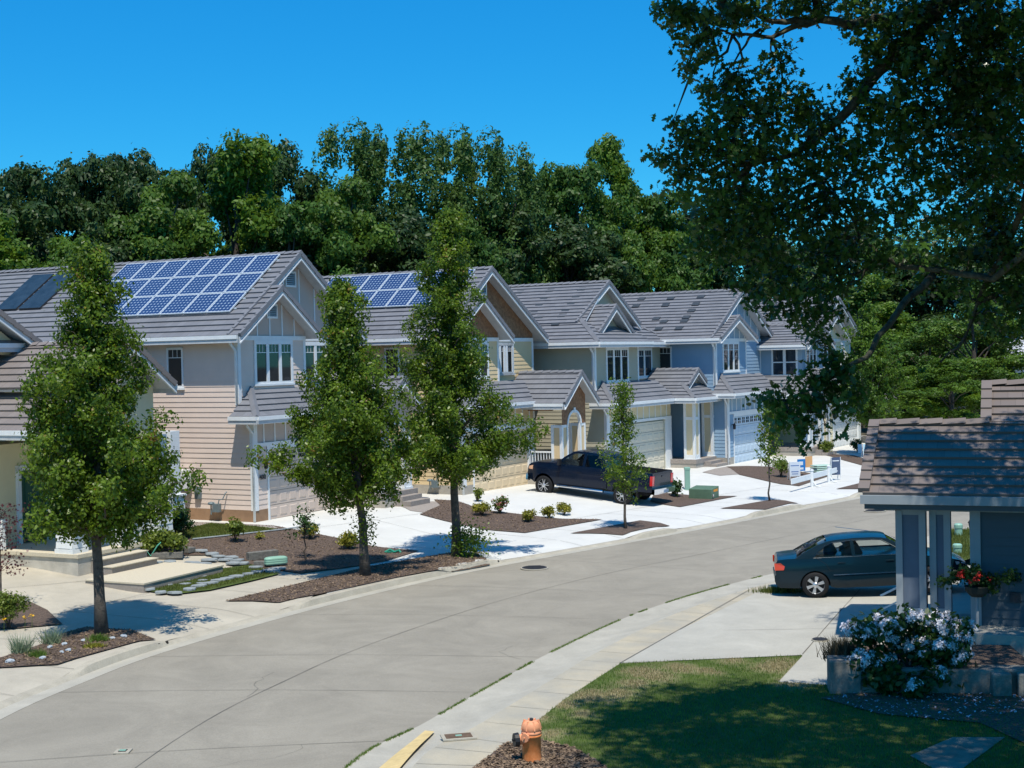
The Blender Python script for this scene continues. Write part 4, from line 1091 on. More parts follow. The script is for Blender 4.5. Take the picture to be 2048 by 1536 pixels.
halfcol(.55,1.1,3.75,4.35); halfcol(2.35,2.95,3.85,4.45); halfcol(4.3,4.9,3.6,4.2); halfcol(6.1,6.7,2.6,3.2)
m = HB(); m.b(.5,.62,1.2,1.8,.96,1.75); m.lap('v',.5,1.2,1.8,1.0,1.7,-1,.2); m.b(.46,.66,1.2,1.85,1.75,1.82); Z.put(m, 'porch_parapet', WHITE); m = HB(); m.b(3.0,4.4,3.7,3.85,.6,1.6); m.lap('u',3.86,3.0,4.4,.6,1.6,1,.2); Z.put(m, 'porch_parapet', WHITE)
m = HB(); m.b(.2,.45,.9,1.15,.3,3.6); Z.put(m, 'corner_post', WHITE)

# ------------------------------------------------------------------ near blue-grey porch house
ang = math.radians(20)
NH = House('blue_grey_house', 'shaded blue grey house with brown tile porch roof at the right edge', (7.65,27.6), 110)
# frame: u axis = (cos20,-sin20) to the right, v axis points to the camera
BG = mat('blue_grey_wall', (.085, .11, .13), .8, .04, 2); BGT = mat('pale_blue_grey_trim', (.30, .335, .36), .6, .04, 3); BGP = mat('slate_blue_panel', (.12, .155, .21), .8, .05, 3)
RB = tilemat('brown_roof_tile', (.165, .135, .12), .1)
k = .5; ev = .5; z0 = 3.22
m = HB(); L1 = math.hypot(2.55, 2.55*k)
slope(m, V3(-.58, ev, z0), (1,0,0), (0,1,k), [(0,0),(9,0),(9,L1),(0,L1)], e=.345, lift=.06)
L2 = math.hypot(1.55, 1.55*k)
slope(m, V3(1.7, ev-2.55, z0+2.55*k), (1,0,0), (0,1,k), [(0,0),(6.7,0),(6.7,L2),(0,L2)], e=.345, lift=.06)
slope(m, V3(-.58, ev-3.3, z0+1.8*k), (1,0,0), (0,-1,k), [(0,0),(2.3,0),(2.3,.83),(0,.83)], e=.345, lift=.06)
slope(m, V3(1.7, ev-8.2, z0), (1,0,0), (0,-1,k), [(0,0),(6.7,0),(6.7,L1+L2),(0,L1+L2)], e=.345, lift=.06)
ridge(m, V3(-.6, ev-2.55, z0+2.55*k+.03), V3(1.75, ev-2.55, z0+2.55*k+.03), e=.4, w=.3); ridge(m, V3(1.68, ev-4.1, z0+4.1*k+.03), V3(8, ev-4.1, z0+4.1*k+.03), e=.4, w=.3)
for (u, t0, t1) in ((-.56, 0, 2.55), (1.72, 2.55, 4.1)):   # rake caps
    n = int((t1-t0)/.31)
    for i in range(n):
        a, b = t0+(t1-t0)*i/n, t0+(t1-t0)*(i+1.06)/n
        m.beam(V3(u, ev-a, z0+a*k+.09), V3(u, ev-b, z0+b*k+.05), .22, .10)
NH.put(m, 'roof', [RB, BGT])
m = HB(); m.b(-.62, 8.2, ev+.0, ev+.11, z0-.17, z0+.0); m.m = 1; m.b(-.55, 8.2, ev-.1, ev+.0, z0-.28, z0-.03); NH.put(m, 'gutter', [BGT, BG])
m = HB(); m.b(-.4,8.2,-.3,.0,2.86,3.02); m.b(-.4,-.1,-2.6,0,2.86,3.02); NH.put(m, 'porch_beam', BGT)
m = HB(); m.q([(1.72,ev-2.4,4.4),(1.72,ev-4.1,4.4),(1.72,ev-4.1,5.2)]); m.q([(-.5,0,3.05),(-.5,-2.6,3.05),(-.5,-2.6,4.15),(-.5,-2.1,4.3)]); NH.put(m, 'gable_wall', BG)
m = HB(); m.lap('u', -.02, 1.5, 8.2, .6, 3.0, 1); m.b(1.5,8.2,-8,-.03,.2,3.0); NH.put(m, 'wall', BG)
trims(NH, [(1.42,1.62,-.12,.03,.62,3.0)], BGT, 'corner_board')
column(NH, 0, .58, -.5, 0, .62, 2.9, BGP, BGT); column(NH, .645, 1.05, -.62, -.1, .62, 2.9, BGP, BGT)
m = HB(); m.b(-.05,1.5,-1.15,.9,.1,.62); m.b(1.5,8.2,-3.4,.9,.1,.62); NH.put(m, 'porch_floor', DRV)
m = HB(); 
m.beam(V3(-.42,-1.2,.92), V3(.5,-1.2,1.42), .04, .04); m.beam(V3(-.42,-1.2,.62), V3(.5,-1.2,1.12), .03, .03)
for u in (-.4,.05,.5): m.beam(V3(u,-1.2,.2), V3(u,-1.2,.93+.54*(u+.42)), .035, .035)
NH.put(m, 'handrail', WHITE)
# outlet box, wreath on the wall
m = HB(); m.b(2.15,2.35,0,.05,1.1,1.3); NH.put(m, 'outlet_box', IRON)
m = MB(); m.lathe([(.05,0),(.11,.03),(.05,.06)], 12, V3(2.95,.05,2.35), 'y'); NH.put(m, 'wall_plaque', BGT)
# planter walls of the porch (a bed of its own)
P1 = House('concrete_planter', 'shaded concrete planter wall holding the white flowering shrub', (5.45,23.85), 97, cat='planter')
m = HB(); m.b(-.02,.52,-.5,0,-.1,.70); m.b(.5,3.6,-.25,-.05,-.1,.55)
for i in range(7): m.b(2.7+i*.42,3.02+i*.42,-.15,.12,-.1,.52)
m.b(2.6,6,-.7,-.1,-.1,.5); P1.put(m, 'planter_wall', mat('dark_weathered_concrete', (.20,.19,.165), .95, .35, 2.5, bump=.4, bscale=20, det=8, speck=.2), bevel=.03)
m = HB(); m.b(.3,3.6,-2.6,-.2,.0,.45); P1.put(m, 'planter_soil', MULCH)
# ------------------------------------------------------------------ foliage
rng = np.random.default_rng(11)
SHAPES = {
 'kite': np.array([(-.5,0),(0,-.28),(.5,0),(0,.28)]),
 'leaf': np.array([(-.5,0),(-.2,-.24),(.2,-.22),(.5,0),(.2,.22),(-.2,.24)]),
 'oak': np.array([(-.5,0),(-.3,-.12),(-.22,-.3),(-.05,-.14),(.08,-.34),(.22,-.14),(.42,-.2),(.5,0),(.42,.2),(.22,.14),(.08,.34),(-.05,.14),(-.22,.3),(-.3,.12)]),
 'maple': np.array([(-.5,0),(-.2,-.15),(-.25,-.45),(.02,-.22),(.25,-.4),(.22,-.12),(.5,0),(.22,.12),(.25,.4),(.02,.22),(-.25,.45),(-.2,.15)]),
}
def leaves(name, c, nrm, size, shape, m, parent=None, jit=.6, svar=.35, droop=0):
    n = len(c); S = SHAPES[shape]; k = len(S)
    N_ = nrm + rng.normal(0, jit, (n,3)); N_[:,2] += .25; N_ /= np.linalg.norm(N_, axis=1)[:,None]
    t = rng.normal(0, 1, (n,3)); t[:,2] -= droop; t -= (t*N_).sum(1)[:,None]*N_; t /= np.linalg.norm(t, axis=1)[:,None]
    b = np.cross(N_, t); s = size*(1+rng.uniform(-svar, svar, n))
    v = c[:,None,:] + (S[None,:,0,None]*t[:,None,:]+S[None,:,1,None]*b[:,None,:])*s[:,None,None]
    v += N_[:,None,:]*(np.abs(S[None,:,1,None])*.35*s[:,None,None])
    return mesh_np(name, v.reshape(-1,3), k, m, parent)
def unit(n):
    d = rng.normal(0,1,(n,3)); return d/np.linalg.norm(d, axis=1)[:,None]
def clump_points(clumps, n, tuft=10, tr=.12, shell=.55, up=0., pw=2.):
    """clumps: array of (x,y,z,rx,rz). leaves gather in tufts near the shell of each clump"""
    C = np.array(clumps, float); wgt = C[:,3]**pw; wgt /= wgt.sum(); nt = max(1, n//tuft)
    ci = rng.choice(len(C), nt, p=wgt); d = unit(nt)
    d[:,2] = np.where(rng.random(nt) < up, np.abs(d[:,2]), d[:,2])
    r = shell+(1-shell)*rng.random(nt)**.6
    tc = C[ci,:3] + d*r[:,None]*np.stack([C[ci,3], C[ci,3], C[ci,4]], 1)
    k = np.repeat(np.arange(nt), tuft); p = tc[k] + rng.normal(0, tr, (len(k),3)); return p, d[k]
def limb(m, p, q, r0, r1, wob=.12, n=5, sides=7):
    p, q = Vector(p), Vector(q); L = (q-p).length; pts = [p]; rad = [r0]
    for i in range(1, n): t = i/n; pts.append(p.lerp(q, t)+Vector(rng.normal(0, wob*L*.22, 3))+Vector((0,0,.10*L*math.sin(math.pi*t)))); rad.append(r0+(r1-r0)*t)
    pts.append(q); rad.append(r1); m.tube(pts, rad, sides); return pts
def street_tree(name, label, base, H_, prof, trunk_r, z_first, nleaf, size=.092, lean=(0,0), m=PEAR, group=None, seed=0, sucker=None, dens=1., bark=BARK, thin=False):
    """prof: list of (fraction of height, half width left, half width right) in metres"""
    global rng; rng = np.random.default_rng(seed)
    t = thing(name, label, 'tree', base, 0, group)
    def ax(z): f = z/H_; return np.array([lean[0]*f, lean[1]*f, z])
    zs = [p[0]*H_ for p in prof]; wl = [p[1] for p in prof]; wr = [p[2] for p in prof]
    mb = MB(); pts = []; rad = []
    for i in range(11):
        z = H_*.97*i/10; w = rng.normal(0, .03, 2); a = ax(z); pts.append((a[0]+w[0], a[1]+w[1], z-.05)); rad.append(trunk_r*(1.3 if i == 0 else 1)*(1-.95*i/10)+.006)
    mb.tube(pts, rad, 10)
    cl = []; nb = int(78*dens); a = rng.uniform(0, 6)
    for i in range(nb):
        f = (i+.5)/nb; zt = z_first+.25+(H_*1.0-z_first-.25)*f**.92; a += 2.4+rng.normal(0,.3); ca, sa = math.cos(a), math.sin(a)
        wL, wR = np.interp(zt, zs, wl), np.interp(zt, zs, wr); w = (wL+wR)/2
        R_ = ((wR if ca > 0 else wL)*abs(ca)+w*(1-abs(ca)))*rng.uniform(.66, 1.14)
        z0 = max(z_first*.88, zt-R_*rng.uniform(.55,1.0)-.15); b0 = ax(min(z0, H_*.95)); tip = ax(zt)+np.array([R_*ca, R_*sa, 0])-np.array([0,0,.12*(1-f)])
        q = limb(mb, b0, tip, max(.010, trunk_r*.36*(1-z0/H_)), .004, .12, 5, 5)
        m_ = max(2, int(R_*3.6))
        for k in range(m_):
            t_ = .28+.72*(k+rng.uniform(0,.6))/m_ if R_ > .5 else rng.uniform(.2, 1)
            e = q[min(4, int(t_*4))]; e = np.array(b0)*(1-t_)+tip*t_+rng.normal(0, .10+.08*R_*(1-t_), 3); e[2] += .10*R_*math.sin(math.pi*t_)
            r = rng.uniform(.18, .42)*(1 if R_ > .7 else .85); cl.append((*e, r, r*rng.uniform(.8, 1.15)))
    for i in range(int(16*dens)):
        z = z_first+.5+(H_-z_first-.45)*(i+.5)/(16*dens); e = ax(z)+rng.normal(0,.07,3); cl.append((*e, .2, .27))
    for i in range(3): e = ax(H_)+np.array([rng.normal(0,.08), rng.normal(0,.08), -.08-.28*i]); cl.append((*e, .10+.03*i, .2))
    C_ = np.array(cl); wgt = C_[:,3]**1.35; nt_ = nleaf//9; cc = []
    p, d = clump_points(cl, nleaf, 9, .07, .3, pw=1.35)
    inner = p-np.array([ax(z) for z in p[:,2]]); inner /= np.linalg.norm(inner, axis=1)[:,None]+1e-6
    leaves('crown', p, d*.6+inner*.5, size, 'leaf', m, t, .6, droop=.5)
    mb.build('trunk', bark, t, smooth=True)
    if sucker:
        q = rng.normal(0, 1, (sucker[0],3))*np.array(sucker[1])+np.array(sucker[2]); leaves('sucker_leaves', q, q*0+unit(len(q)), size*.9, 'leaf', m, t)
    return t
SG = 'street trees planted along the far kerb'
tp = [at(200,1268), at(733,1152), at(917,1113), at(1248,1058), at(1540,1003)]
street_tree('street_tree', 'dense leafy street tree standing over garden rocks at the far left kerb', tp[0], 8.55,
  [(.22,.2,.2),(.28,.75,.9),(.34,1.5,1.85),(.42,1.8,2.0),(.50,1.8,1.8),(.58,1.75,1.6),(.66,1.55,1.25),(.76,1.1,1.0),(.86,.75,.65),(.94,.4,.35),(1,.1,.12)], .125, 2.35, 58000, lean=(.05,0), group=SG, seed=3)
street_tree('street_tree', 'middle full grown street tree with leafy shoots halfway up its trunk', tp[1], 8.1,
  [(.2,.3,.3),(.30,.9,1.1),(.37,1.8,1.7),(.43,2.5,1.95),(.52,2.0,2.0),(.62,1.5,1.55),(.72,1.1,1.2),(.84,.75,.8),(.93,.4,.4),(1,.08,.08)], .13, 2.4, 60000, lean=(-.55,0), group=SG, seed=5, sucker=(420,(.16,.16,.3),(.0,-.05,1.35)))
street_tree('street_tree', 'tallest narrow street tree with leafy suckers around its foot', tp[2], 10.25,
  [(.18,.3,.4),(.24,.9,1.2),(.31,1.5,2.1),(.38,1.8,2.4),(.46,1.6,1.9),(.54,1.45,1.2),(.64,1.5,1.0),(.74,1.2,.95),(.84,.85,.7),(.93,.5,.45),(1,.08,.08)], .14, 2.5, 60000, lean=(-.1,0), group=SG, seed=8, sucker=(1500,(.3,.3,.28),(.32,-.1,.42)))
street_tree('young_street_tree', 'young slender street tree in front of the pickup bed', tp[3], 5.0,
  [(.18,.1,.1),(.26,.4,.4),(.38,.75,.85),(.5,.8,.9),(.62,.65,.7),(.74,.4,.45),(.86,.35,.3),(1,.1,.1)], .045, 1.25, 4200, lean=(.05,0), group=SG, seed=13, dens=.6, thin=True, size=.09, m=PEAR)
street_tree('young_street_tree', 'thin sparse sapling in front of the pale blue garage door', tp[4], 3.9,
  [(.3,.1,.1),(.4,.4,.35),(.55,.45,.5),(.7,.4,.35),(.85,.25,.2),(1,.05,.05)], .032, 1.35, 1500, group=SG, seed=21, dens=.6, thin=True, size=.11)
b6 = at(1742,915)
street_tree('maple_tree', 'young maple by the driveway of the cream house', b6, 8.2,
  [(.2,.5,.5),(.3,1.3,1.3),(.45,1.9,1.9),(.6,1.9,1.9),(.75,1.5,1.5),(.9,.9,.8),(1,.1,.1)], .13, 1.9, 15000, size=.15, group=None, seed=31, m=BG2)

# red leaf sapling with a stake at the left edge
rp = at(2,1215); rng = np.random.default_rng(5)
t = thing('red_maple_sapling', 'small red leaved maple tied to a stake at the left edge', 'tree', rp)
mb = MB(); mb.tube([(0,0,0),(.02,0,1),(.0,0,2.3)], [.025,.018,.008], 6)
for i in range(16):
    z = rng.uniform(.8,2.3); a = rng.uniform(-.6,.6); limb(mb, (0,0,z), (rng.uniform(.1,.5)*rng.choice([-1,1,1]), rng.normal(0,.2), z+rng.uniform(-.1,.35)), .008, .003, .1, 3, 4)
mb.build('trunk', BARKD, t)
q = np.stack([rng.normal(.12,.28,520), rng.normal(0,.25,520), rng.uniform(.75,2.55,520)], 1); leaves('crown', q, unit(520), .075, 'maple', REDL, t)
mb = MB(); mb.tube([(-.1,.05,0),(-.1,.05,2.2)], .018, 6); mb.build('stake', mat('violet_stake', (.06,.06,.22), .5), t)

# ---------------- the big oak overhanging from the right
rng = np.random.default_rng(77)
oakO = (11.5, 18.0, .1)
oak = thing('oak_tree', 'large dark oak whose crown hangs in from the upper right', 'tree', oakO)
OC_ = []   # clumps from (px, py, depth, radius)
def oc(px, py, Y, r, f=.8):
    p = atY(px, py, Y); OC_.append((p[0]-oakO[0], p[1]-oakO[1], p[2]-oakO[2], r, r*f))
for a in [
 (1345,25,18,.30),(1390,45,18,.42),(1440,30,18.5,.45),(1400,95,18,.34),(1490,20,18.5,.38),(1550,15,19,.4),(1375,135,18,.2),(1620,10,19,.45),(1700,15,19.5,.5),(1780,20,19,.5),(1720,60,19,.3),(1760,95,19,.28),
 (1425,180,18.5,.26),(1480,165,18.5,.34),(1545,135,18.7,.34),(1570,105,18.7,.22),(1450,230,18.6,.42),(1520,220,18.8,.5),(1590,190,18.8,.38),(1610,225,19,.3),
 (1345,245,18.2,.2),(1400,270,18.4,.40),(1380,330,18.4,.34),(1330,320,18.2,.22),(1440,300,18.6,.5),(1500,300,18.9,.55),(1570,290,19.2,.5),(1350,370,18.4,.3),(1400,380,18.6,.42),(1460,380,19,.5),(1530,370,19.3,.55),
 (1640,250,19.5,.42),(1650,310,19.5,.45),(1700,290,19.7,.35),(1600,350,19.6,.5),(1560,430,19.8,.55),(1480,440,19.4,.48),(1420,430,19,.38),(1400,480,19.3,.3),(1450,500,19.6,.42),(1520,500,20,.5),
 (1740,130,19.3,.34),(1700,180,19.4,.34),(1790,110,19,.5),(1830,60,18.8,.6),(1850,150,18.6,.55),(1800,200,18.8,.5),(1870,20,18.4,.7),(1930,70,18.2,.7),(2000,30,18,.8),(1900,170,18.4,.6),(1960,150,18.2,.7),(2030,120,18,.7),
 (1740,220,19.2,.35),(1770,280,19.4,.5),(1830,260,19,.55),(1890,250,18.8,.55),(1950,240,18.6,.6),(2020,220,18.4,.7),(1720,340,19.8,.45),(1790,350,19.6,.5),(1860,340,19.4,.6),(1930,330,19,.6),(2000,330,18.6,.6),(2060,300,18.4,.6),
 (1650,390,20,.5),(1620,450,20.2,.55),(1700,420,20.2,.5),(1770,430,20,.5),(1840,430,20,.55),(1910,430,19.8,.5),(1980,420,19.4,.5),
 (1590,510,20.4,.5),(1660,500,20.6,.55),(1540,560,20.6,.45),(1480,560,20.4,.32),(1600,580,20.8,.5),(1680,560,21,.45),(1740,500,21,.5),(1560,620,21,.36),(1510,610,20.8,.26),(1620,640,21.2,.36),(1660,620,21.2,.34),
 (1810,510,21,.45),(1880,500,20.8,.5),(1950,500,20.4,.5),(2020,480,20,.55),(1990,560,20.6,.4),(1920,570,21,.4),(2040,590,20.4,.42),(2020,640,20.6,.4),(1960,630,21,.3),(1850,570,21.2,.32),(2045,520,20,.5),
 # the low hanging spray
 (1640,690,19,.2),(1655,730,18.8,.26),(1620,760,18.6,.30),(1565,790,18.4,.28),(1525,800,18.3,.18),(1600,820,18.4,.32),(1560,840,18.3,.2),(1640,800,18.6,.3),(1665,770,18.8,.3),(1690,810,18.8,.26),(1650,850,18.6,.24),(1600,860,18.4,.2),(1605,885,18.4,.13),(1690,740,19,.24),(1715,790,19,.2),
 ]: oc(*a)
# far right side of the crown reaching over the porch roof
for a in [(1990,60,25,.8),(2040,90,24.5,.9),(1960,110,25.5,.6),(1950,180,25.5,.8),(2030,190,25,.9),(1940,220,26,.5),(1950,280,26,.6),(2000,290,25.5,.8),(2050,350,25,.8),(1960,370,26,.7),(1950,330,26.3,.5),(2030,430,25.5,.7),(1980,470,26,.6),(1940,440,26.3,.5)]: oc(*a)
NV = len(OC_)
# the part of the crown out of frame (above and right) that casts the lawn shade
for i in range(560):
    a = rng.uniform(0, 2*math.pi); r = 9.3*math.sqrt(rng.uniform(.02,1)); x, y = 10.8+r*math.cos(a), 19.0+r*.8*math.sin(a); z = rng.uniform(6.5, 14)
    p = proj_test = None
    d = np.array([x, y, z])-C0; zz = d@_f; ppx, ppy = CX+F*(d@Rr)/zz, CY-F*(d@Ur)/zz
    if (ppx > 2200 or ppy < -150) and x > 2.4 and y+.43*z < (24.3 if x < 9 else 28.5): OC_.append((x-oakO[0], y-oakO[1], z-oakO[2], rng.uniform(.7,1.3), rng.uniform(.6,1.0)))
vis = OC_[:-1]
vis_, outc = OC_[:NV], OC_[NV:]
vis_ = [(c[0], c[1], c[2], c[3]*(.86 if c[3] < .6 else .72), c[4]*.82) for c in vis_]
for i in range(110):
    outc.append((rng.uniform(2.1,9.5)-oakO[0], rng.uniform(12.3,17.6)-oakO[1], rng.uniform(11.3,14.2), rng.uniform(.7,1.2), rng.uniform(.5,.9)))
for i in range(34):
    outc.append((rng.uniform(7.9,11.4)-oakO[0], rng.uniform(22.4,24.6)-oakO[1], rng.uniform(12.4,14.2), rng.uniform(.5,.85), rng.uniform(.5,.8)))
p1, d1 = clump_points(vis_, 31000, 8, .075, .3); p2, d2 = clump_points(outc, 95000, 8, .13, .3)
leaves('crown', p1, d1, .108, 'oak', OAKL, oak, .8); leaves('crown', p2, d2, .16, 'oak', OAKL, oak, .8)
mb = MB(); mb.tube([(0,0,-.2),(.1,.1,2),(-.2,.2,4.5),(-.5,.4,6.5)], [.5,.4,.36,.3], 12)
def OP(px, py, Y): p = atY(px, py, Y); return Vector((p[0]-oakO[0], p[1]-oakO[1], p[2]-oakO[2]))
def branch(pts, r0, r1, sides=8):
    pts = [Vector(p) for p in pts]; Q = []; n = len(pts)
    for i in range(n-1):
        for k in range(3):
            t = k/3; Q.append(pts[i].lerp(pts[i+1], t)+Vector(rng.normal(0,.025,3)))
    Q.append(pts[-1]); mb.tube(Q, [r0+(r1-r0)*i/(len(Q)-1) for i in range(len(Q))], sides); return Q
B1 = branch([(-.2,.2,4.5), OP(2150,-60,18.4), OP(1960,-10,18.6), OP(1790,35,19), OP(1700,45,19), OP(1620,42,18.9), OP(1540,38,18.7), OP(1440,15,18.4)], .13, .02)
B2 = branch([OP(1880,-10,18.7), OP(1840,60,18.9), OP(1790,110,19.2), OP(1740,160,19.3), OP(1700,220,19.4), OP(1640,270,19.5), OP(1590,310,19.5), OP(1500,330,19)], .13, .03)
B3 = branch([(-.3,.3,5.4), OP(2140,420,19), OP(1990,560,20), OP(1900,545,20.6), OP(1800,535,21), OP(1740,500,21), OP(1690,420,20.6), OP(1650,360,20)], .065, .02)
B4 = branch([OP(2080,330,18.8), OP(2020,470,19.8), OP(1960,600,20.8), OP(1930,680,21), OP(1880,725,21)], .06, .015)
B5 = branch([OP(1860,550,20.8), OP(1800,620,20), OP(1740,700,19.4), OP(1690,740,19), OP(1640,770,18.7), OP(1570,800,18.4)], .06, .01)
B6 = branch([OP(1620,42,18.9), OP(1560,70,18.8), OP(1490,70,18.6), OP(1420,60,18.3)], .045, .01)
B7 = branch([OP(1520,50,18.7), OP(1490,90,18.6), OP(1455,140,18.6)], .025, .008)
nodes = B1+B2+B3+B4+B5+B6+[Vector((-.2,.2,4.5))]
for c in OC_:
    q = Vector(c[:3]); b = min(nodes, key=lambda n_: (n_-q).length); L = (b-q).length
    if .15 < L < 3.2: limb(mb, b, q, min(.06, .012+.02*L), .006, .3, 4, 5)
    for _ in range(3):
        e = q+Vector(rng.normal(0, c[3]*.32, 3)); limb(mb, q, e, .006, .002, .9, 4, 4)
mb.build('trunk', mat('lichen_bark', (.036,.031,.026), .95, .5, 6, var=(.085,.085,.06), bump=1, bscale=20, det=8), oak, smooth=True)

# ---------------- woodland behind the houses
def bg_crown(name, seed, m, kind, leaf=.26, n=26000, H0=1., spread=1.):
    """unit tree: about 16 m tall, crown radius about 5 m"""
    global rng; rng = np.random.default_rng(seed)
    t = bpy.data.objects.new(name, None); cl = []
    if kind == 'round':
        for i in range(70):
            d = unit(1)[0]; d[2] = d[2]*.9+.05; r = rng.uniform(.62,1.0)
            cl.append((d[0]*4.6*r, d[1]*4.6*r, 9.6+d[2]*5.9*r, rng.uniform(.8,1.35), rng.uniform(.5,.95)))
    elif kind == 'tall':
        for i in range(95):
            z = rng.uniform(2.5,17); w = 3.1*math.sin(math.pi*min(1,(z-.5)/17.5))**.6+.1; a = rng.uniform(0,6.28); r = w*math.sqrt(rng.uniform(.2,1))
            cl.append((r*math.cos(a), r*math.sin(a), z, rng.uniform(.4,.8), rng.uniform(.9,1.7)))
    else:
        for b in range(15):
            d = unit(1)[0]; r = rng.uniform(.6,1.0); z = 9+d[2]*6.0*r; w = 4.3*(1-.3*max(0,(z-9)/6.4)); bx, by = d[0]*w*r, d[1]*w*r
            for i in range(6):
                e = unit(1)[0]*np.array([1.25,1.25,.8]); cl.append((bx+e[0], by+e[1], z+e[2]+.3, rng.uniform(.5,.95), rng.uniform(.35,.65)))
    p, d = clump_points(cl, n, 8, .13, .62)
    o1 = leaves('crown', p, d, leaf, 'leaf' if kind != 'x' else 'kite', m, None, .5)
    mb = MB(); mb.tube([(0,0,-.5),(.1,0,4),(-.1,.1,9),(0,0,13)], [.38,.28,.18,.05], 8)
    for c in cl[::4]: limb(mb, (0,0,max(2.5,c[2]-3.5)), c[:3], .09, .02, .15, 3, 4)
    o2 = mb.build('trunk', BARKD)
    return o1, o2
KIN = {
 'a': bg_crown('t', 101, BG1, 'round', .27, 30000), 'b': bg_crown('t', 102, BG2, 'broad', .25, 32000), 'f': bg_crown('t', 112, BG5, 'broad', .25, 32000), 'g': bg_crown('t', 122, BG4, 'broad', .25, 30000),
 'c': bg_crown('t', 103, BG3, 'tall', .23, 28000), 'd': bg_crown('t', 104, BG4, 'round', .27, 28000), 'e': bg_crown('t', 105, BG1, 'broad', .27, 26000),
}
firstuse = {}
def bgtree(kind, px, top, Y, width, label, cat='tree', name=None, z0=.3, zscale=None, rz=None):
    """px/top: where the crown's top stands in the view at distance Y; width in metres"""
    p = atY(px, top, Y); Hh = p[2]-z0; base_r = {'a':5.6,'c':3.7,'d':5.6}.get(kind,5.5); base_h = {'a':15.9,'c':18.4,'d':15.9}.get(kind,15.6)
    nm = name or {'a':'oak_tree','c':'poplar_tree','d':'ash_tree','e':'alder_tree'}.get(kind,'maple_tree')
    t = thing(nm, label, cat, (p[0], p[1], z0), rz if rz is not None else random.uniform(0,6.28), 'woodland trees behind the row of houses')
    t.scale = (width/2/base_r, width/2/base_r, Hh/base_h)
    for o in KIN[kind]:
        if kind not in firstuse: c = o
        else: c = o.copy(); col.objects.link(c)
        c.parent = t
    firstuse[kind] = 1
    return t
T = [
 ('a',-60,300,74,11,'dark oak cut by the left edge of the view, above the tile roof'),
 ('a',75,295,80,9.5,'dark rounded oak second from the left on the skyline'),
 ('a',160,290,84,9,'dark oak between the leftmost skyline crowns and the square topped oak'),
 ('a',272,262,84,9.5,'dark square topped oak standing above the solar roof left of the green tree'),
 ('a',400,260,92,7.5,'small dark oak crown peeping behind the bright green tree'),
 ('a',545,246,90,10.5,'dark domed oak left of the tall poplars'),
 ('f',340,345,72,10,'green maple behind the left half of the large solar array'),
 ('b',470,285,76,11.5,'broad bright green maple above the large solar array'),
 ('g',575,345,74,9,'green maple behind the ridge of the tan house'),
 ('b',20,440,62,10,'light green tree low behind the leftmost roof'),
 ('b',110,480,60,7,'low light green tree just left of the leftmost street tree'),
 ('e',230,440,70,9,'dark low tree behind the leftmost street tree'),
 ('c',690,232,88,7,'poplar at the left end of the tall poplar group'),
 ('c',760,246,90,6.5,'second poplar from the left in the tall group'),
 ('c',838,240,88,7.5,'third poplar from the left, behind the tallest street tree'),
 ('c',905,244,92,6.5,'fourth poplar from the left in the tall group'),
 ('c',958,250,88,7,'fifth poplar from the left, broad and pale'),
 ('c',1018,278,90,6.5,'poplar at the right end of the tall poplar group'),
 ('f',690,355,78,10,'green maple standing low before the poplars'),
 ('e',800,400,80,11,'shaded dark tree low before the poplars, behind the smaller solar array'),
 ('g',900,385,82,9,'green tree rising before the fourth poplar'),
 ('e',640,440,76,9,'dark low tree between the tan and yellow house roofs'),
 ('d',1075,290,98,10,'dark tree right of the poplars'),
 ('g',1150,262,96,11,'highest deep green maple left of the hanging oak'),
 ('b',1240,285,104,11,'sunlit deep green maple above the sage house roof'),
 ('g',1310,330,104,11,'deep green tree right of the sage house gable'),
 ('e',1020,400,88,11,'dark shaded tree above the shingle gable'),
 ('e',1130,420,92,12,'dark tree right behind the sage house ridge'),
 ('f',1210,455,94,9,'low sunlit tree behind the sage house gablet'),
 ('d',1300,440,104,12,'dense tree behind the blue house roof'),
 ('e',1400,400,112,14,'large dark tree behind the blue house, under the hanging oak'),
 ('f',1440,380,118,12,'green tree seen through the gap of the hanging oak'),
 ('e',1500,420,116,13,'dark tree behind the hanging oak spray'),
 ('g',1600,470,118,12,'leafy tree behind the cream house roof'),
 ('e',1700,430,126,16,'tall dark tree right of the cream house'),
 ('b',1720,555,104,10,'bright green tree right of the cream house gable'),
 ('b',1800,610,98,10,'green tree behind the ridge of the brown tile roof'),
 ('e',1850,480,120,16,'tall shaded tree between the cream house and the right edge'),
 ('d',1860,640,92,8,'dark green tree over the brown tile roof ridge'),
 ('f',1945,600,84,9,'bright green tree at the right above the stepped brown roof'),
 ('e',1960,470,118,16,'tall dark tree near the right edge'),
 ('d',2060,500,112,14,'dark tree cut by the right edge'),
 ('b',1660,640,112,8,'low green tree touching the cream house gable'),
 ('b',1900,720,80,7,'low bushy tree just behind the brown tile roof'),
 ('b',1810,735,84,6,'low shrubby tree left of the stepped brown roof'),
]
for k_, px, top, Y, w, lab in T: bgtree(k_, px, top, Y, w, lab)
# far understorey seen as one dark mass under the crowns
rng = np.random.default_rng(9)
cl = []
for i in range(420):
    s = i/420; px = -150+2400*s; Y = float(np.interp(px, [-150,700,1300,2250],[88,102,118,132]))+rng.uniform(-3,8); p = atY(px, 640, Y)
    cl.append((p[0]+rng.normal(0,1), p[1], rng.uniform(.5,9.5 if px < 1350 else 17), rng.uniform(1.6,2.6), rng.uniform(1.4,2.4)))
p, d = clump_points(cl, 95000, 8, .25, .5); tag(leaves('far_woodland', p, d, .34, 'leaf', BG4, None, .6), 'dark mass of undergrowth far behind the houses', 'woodland', kind='stuff')

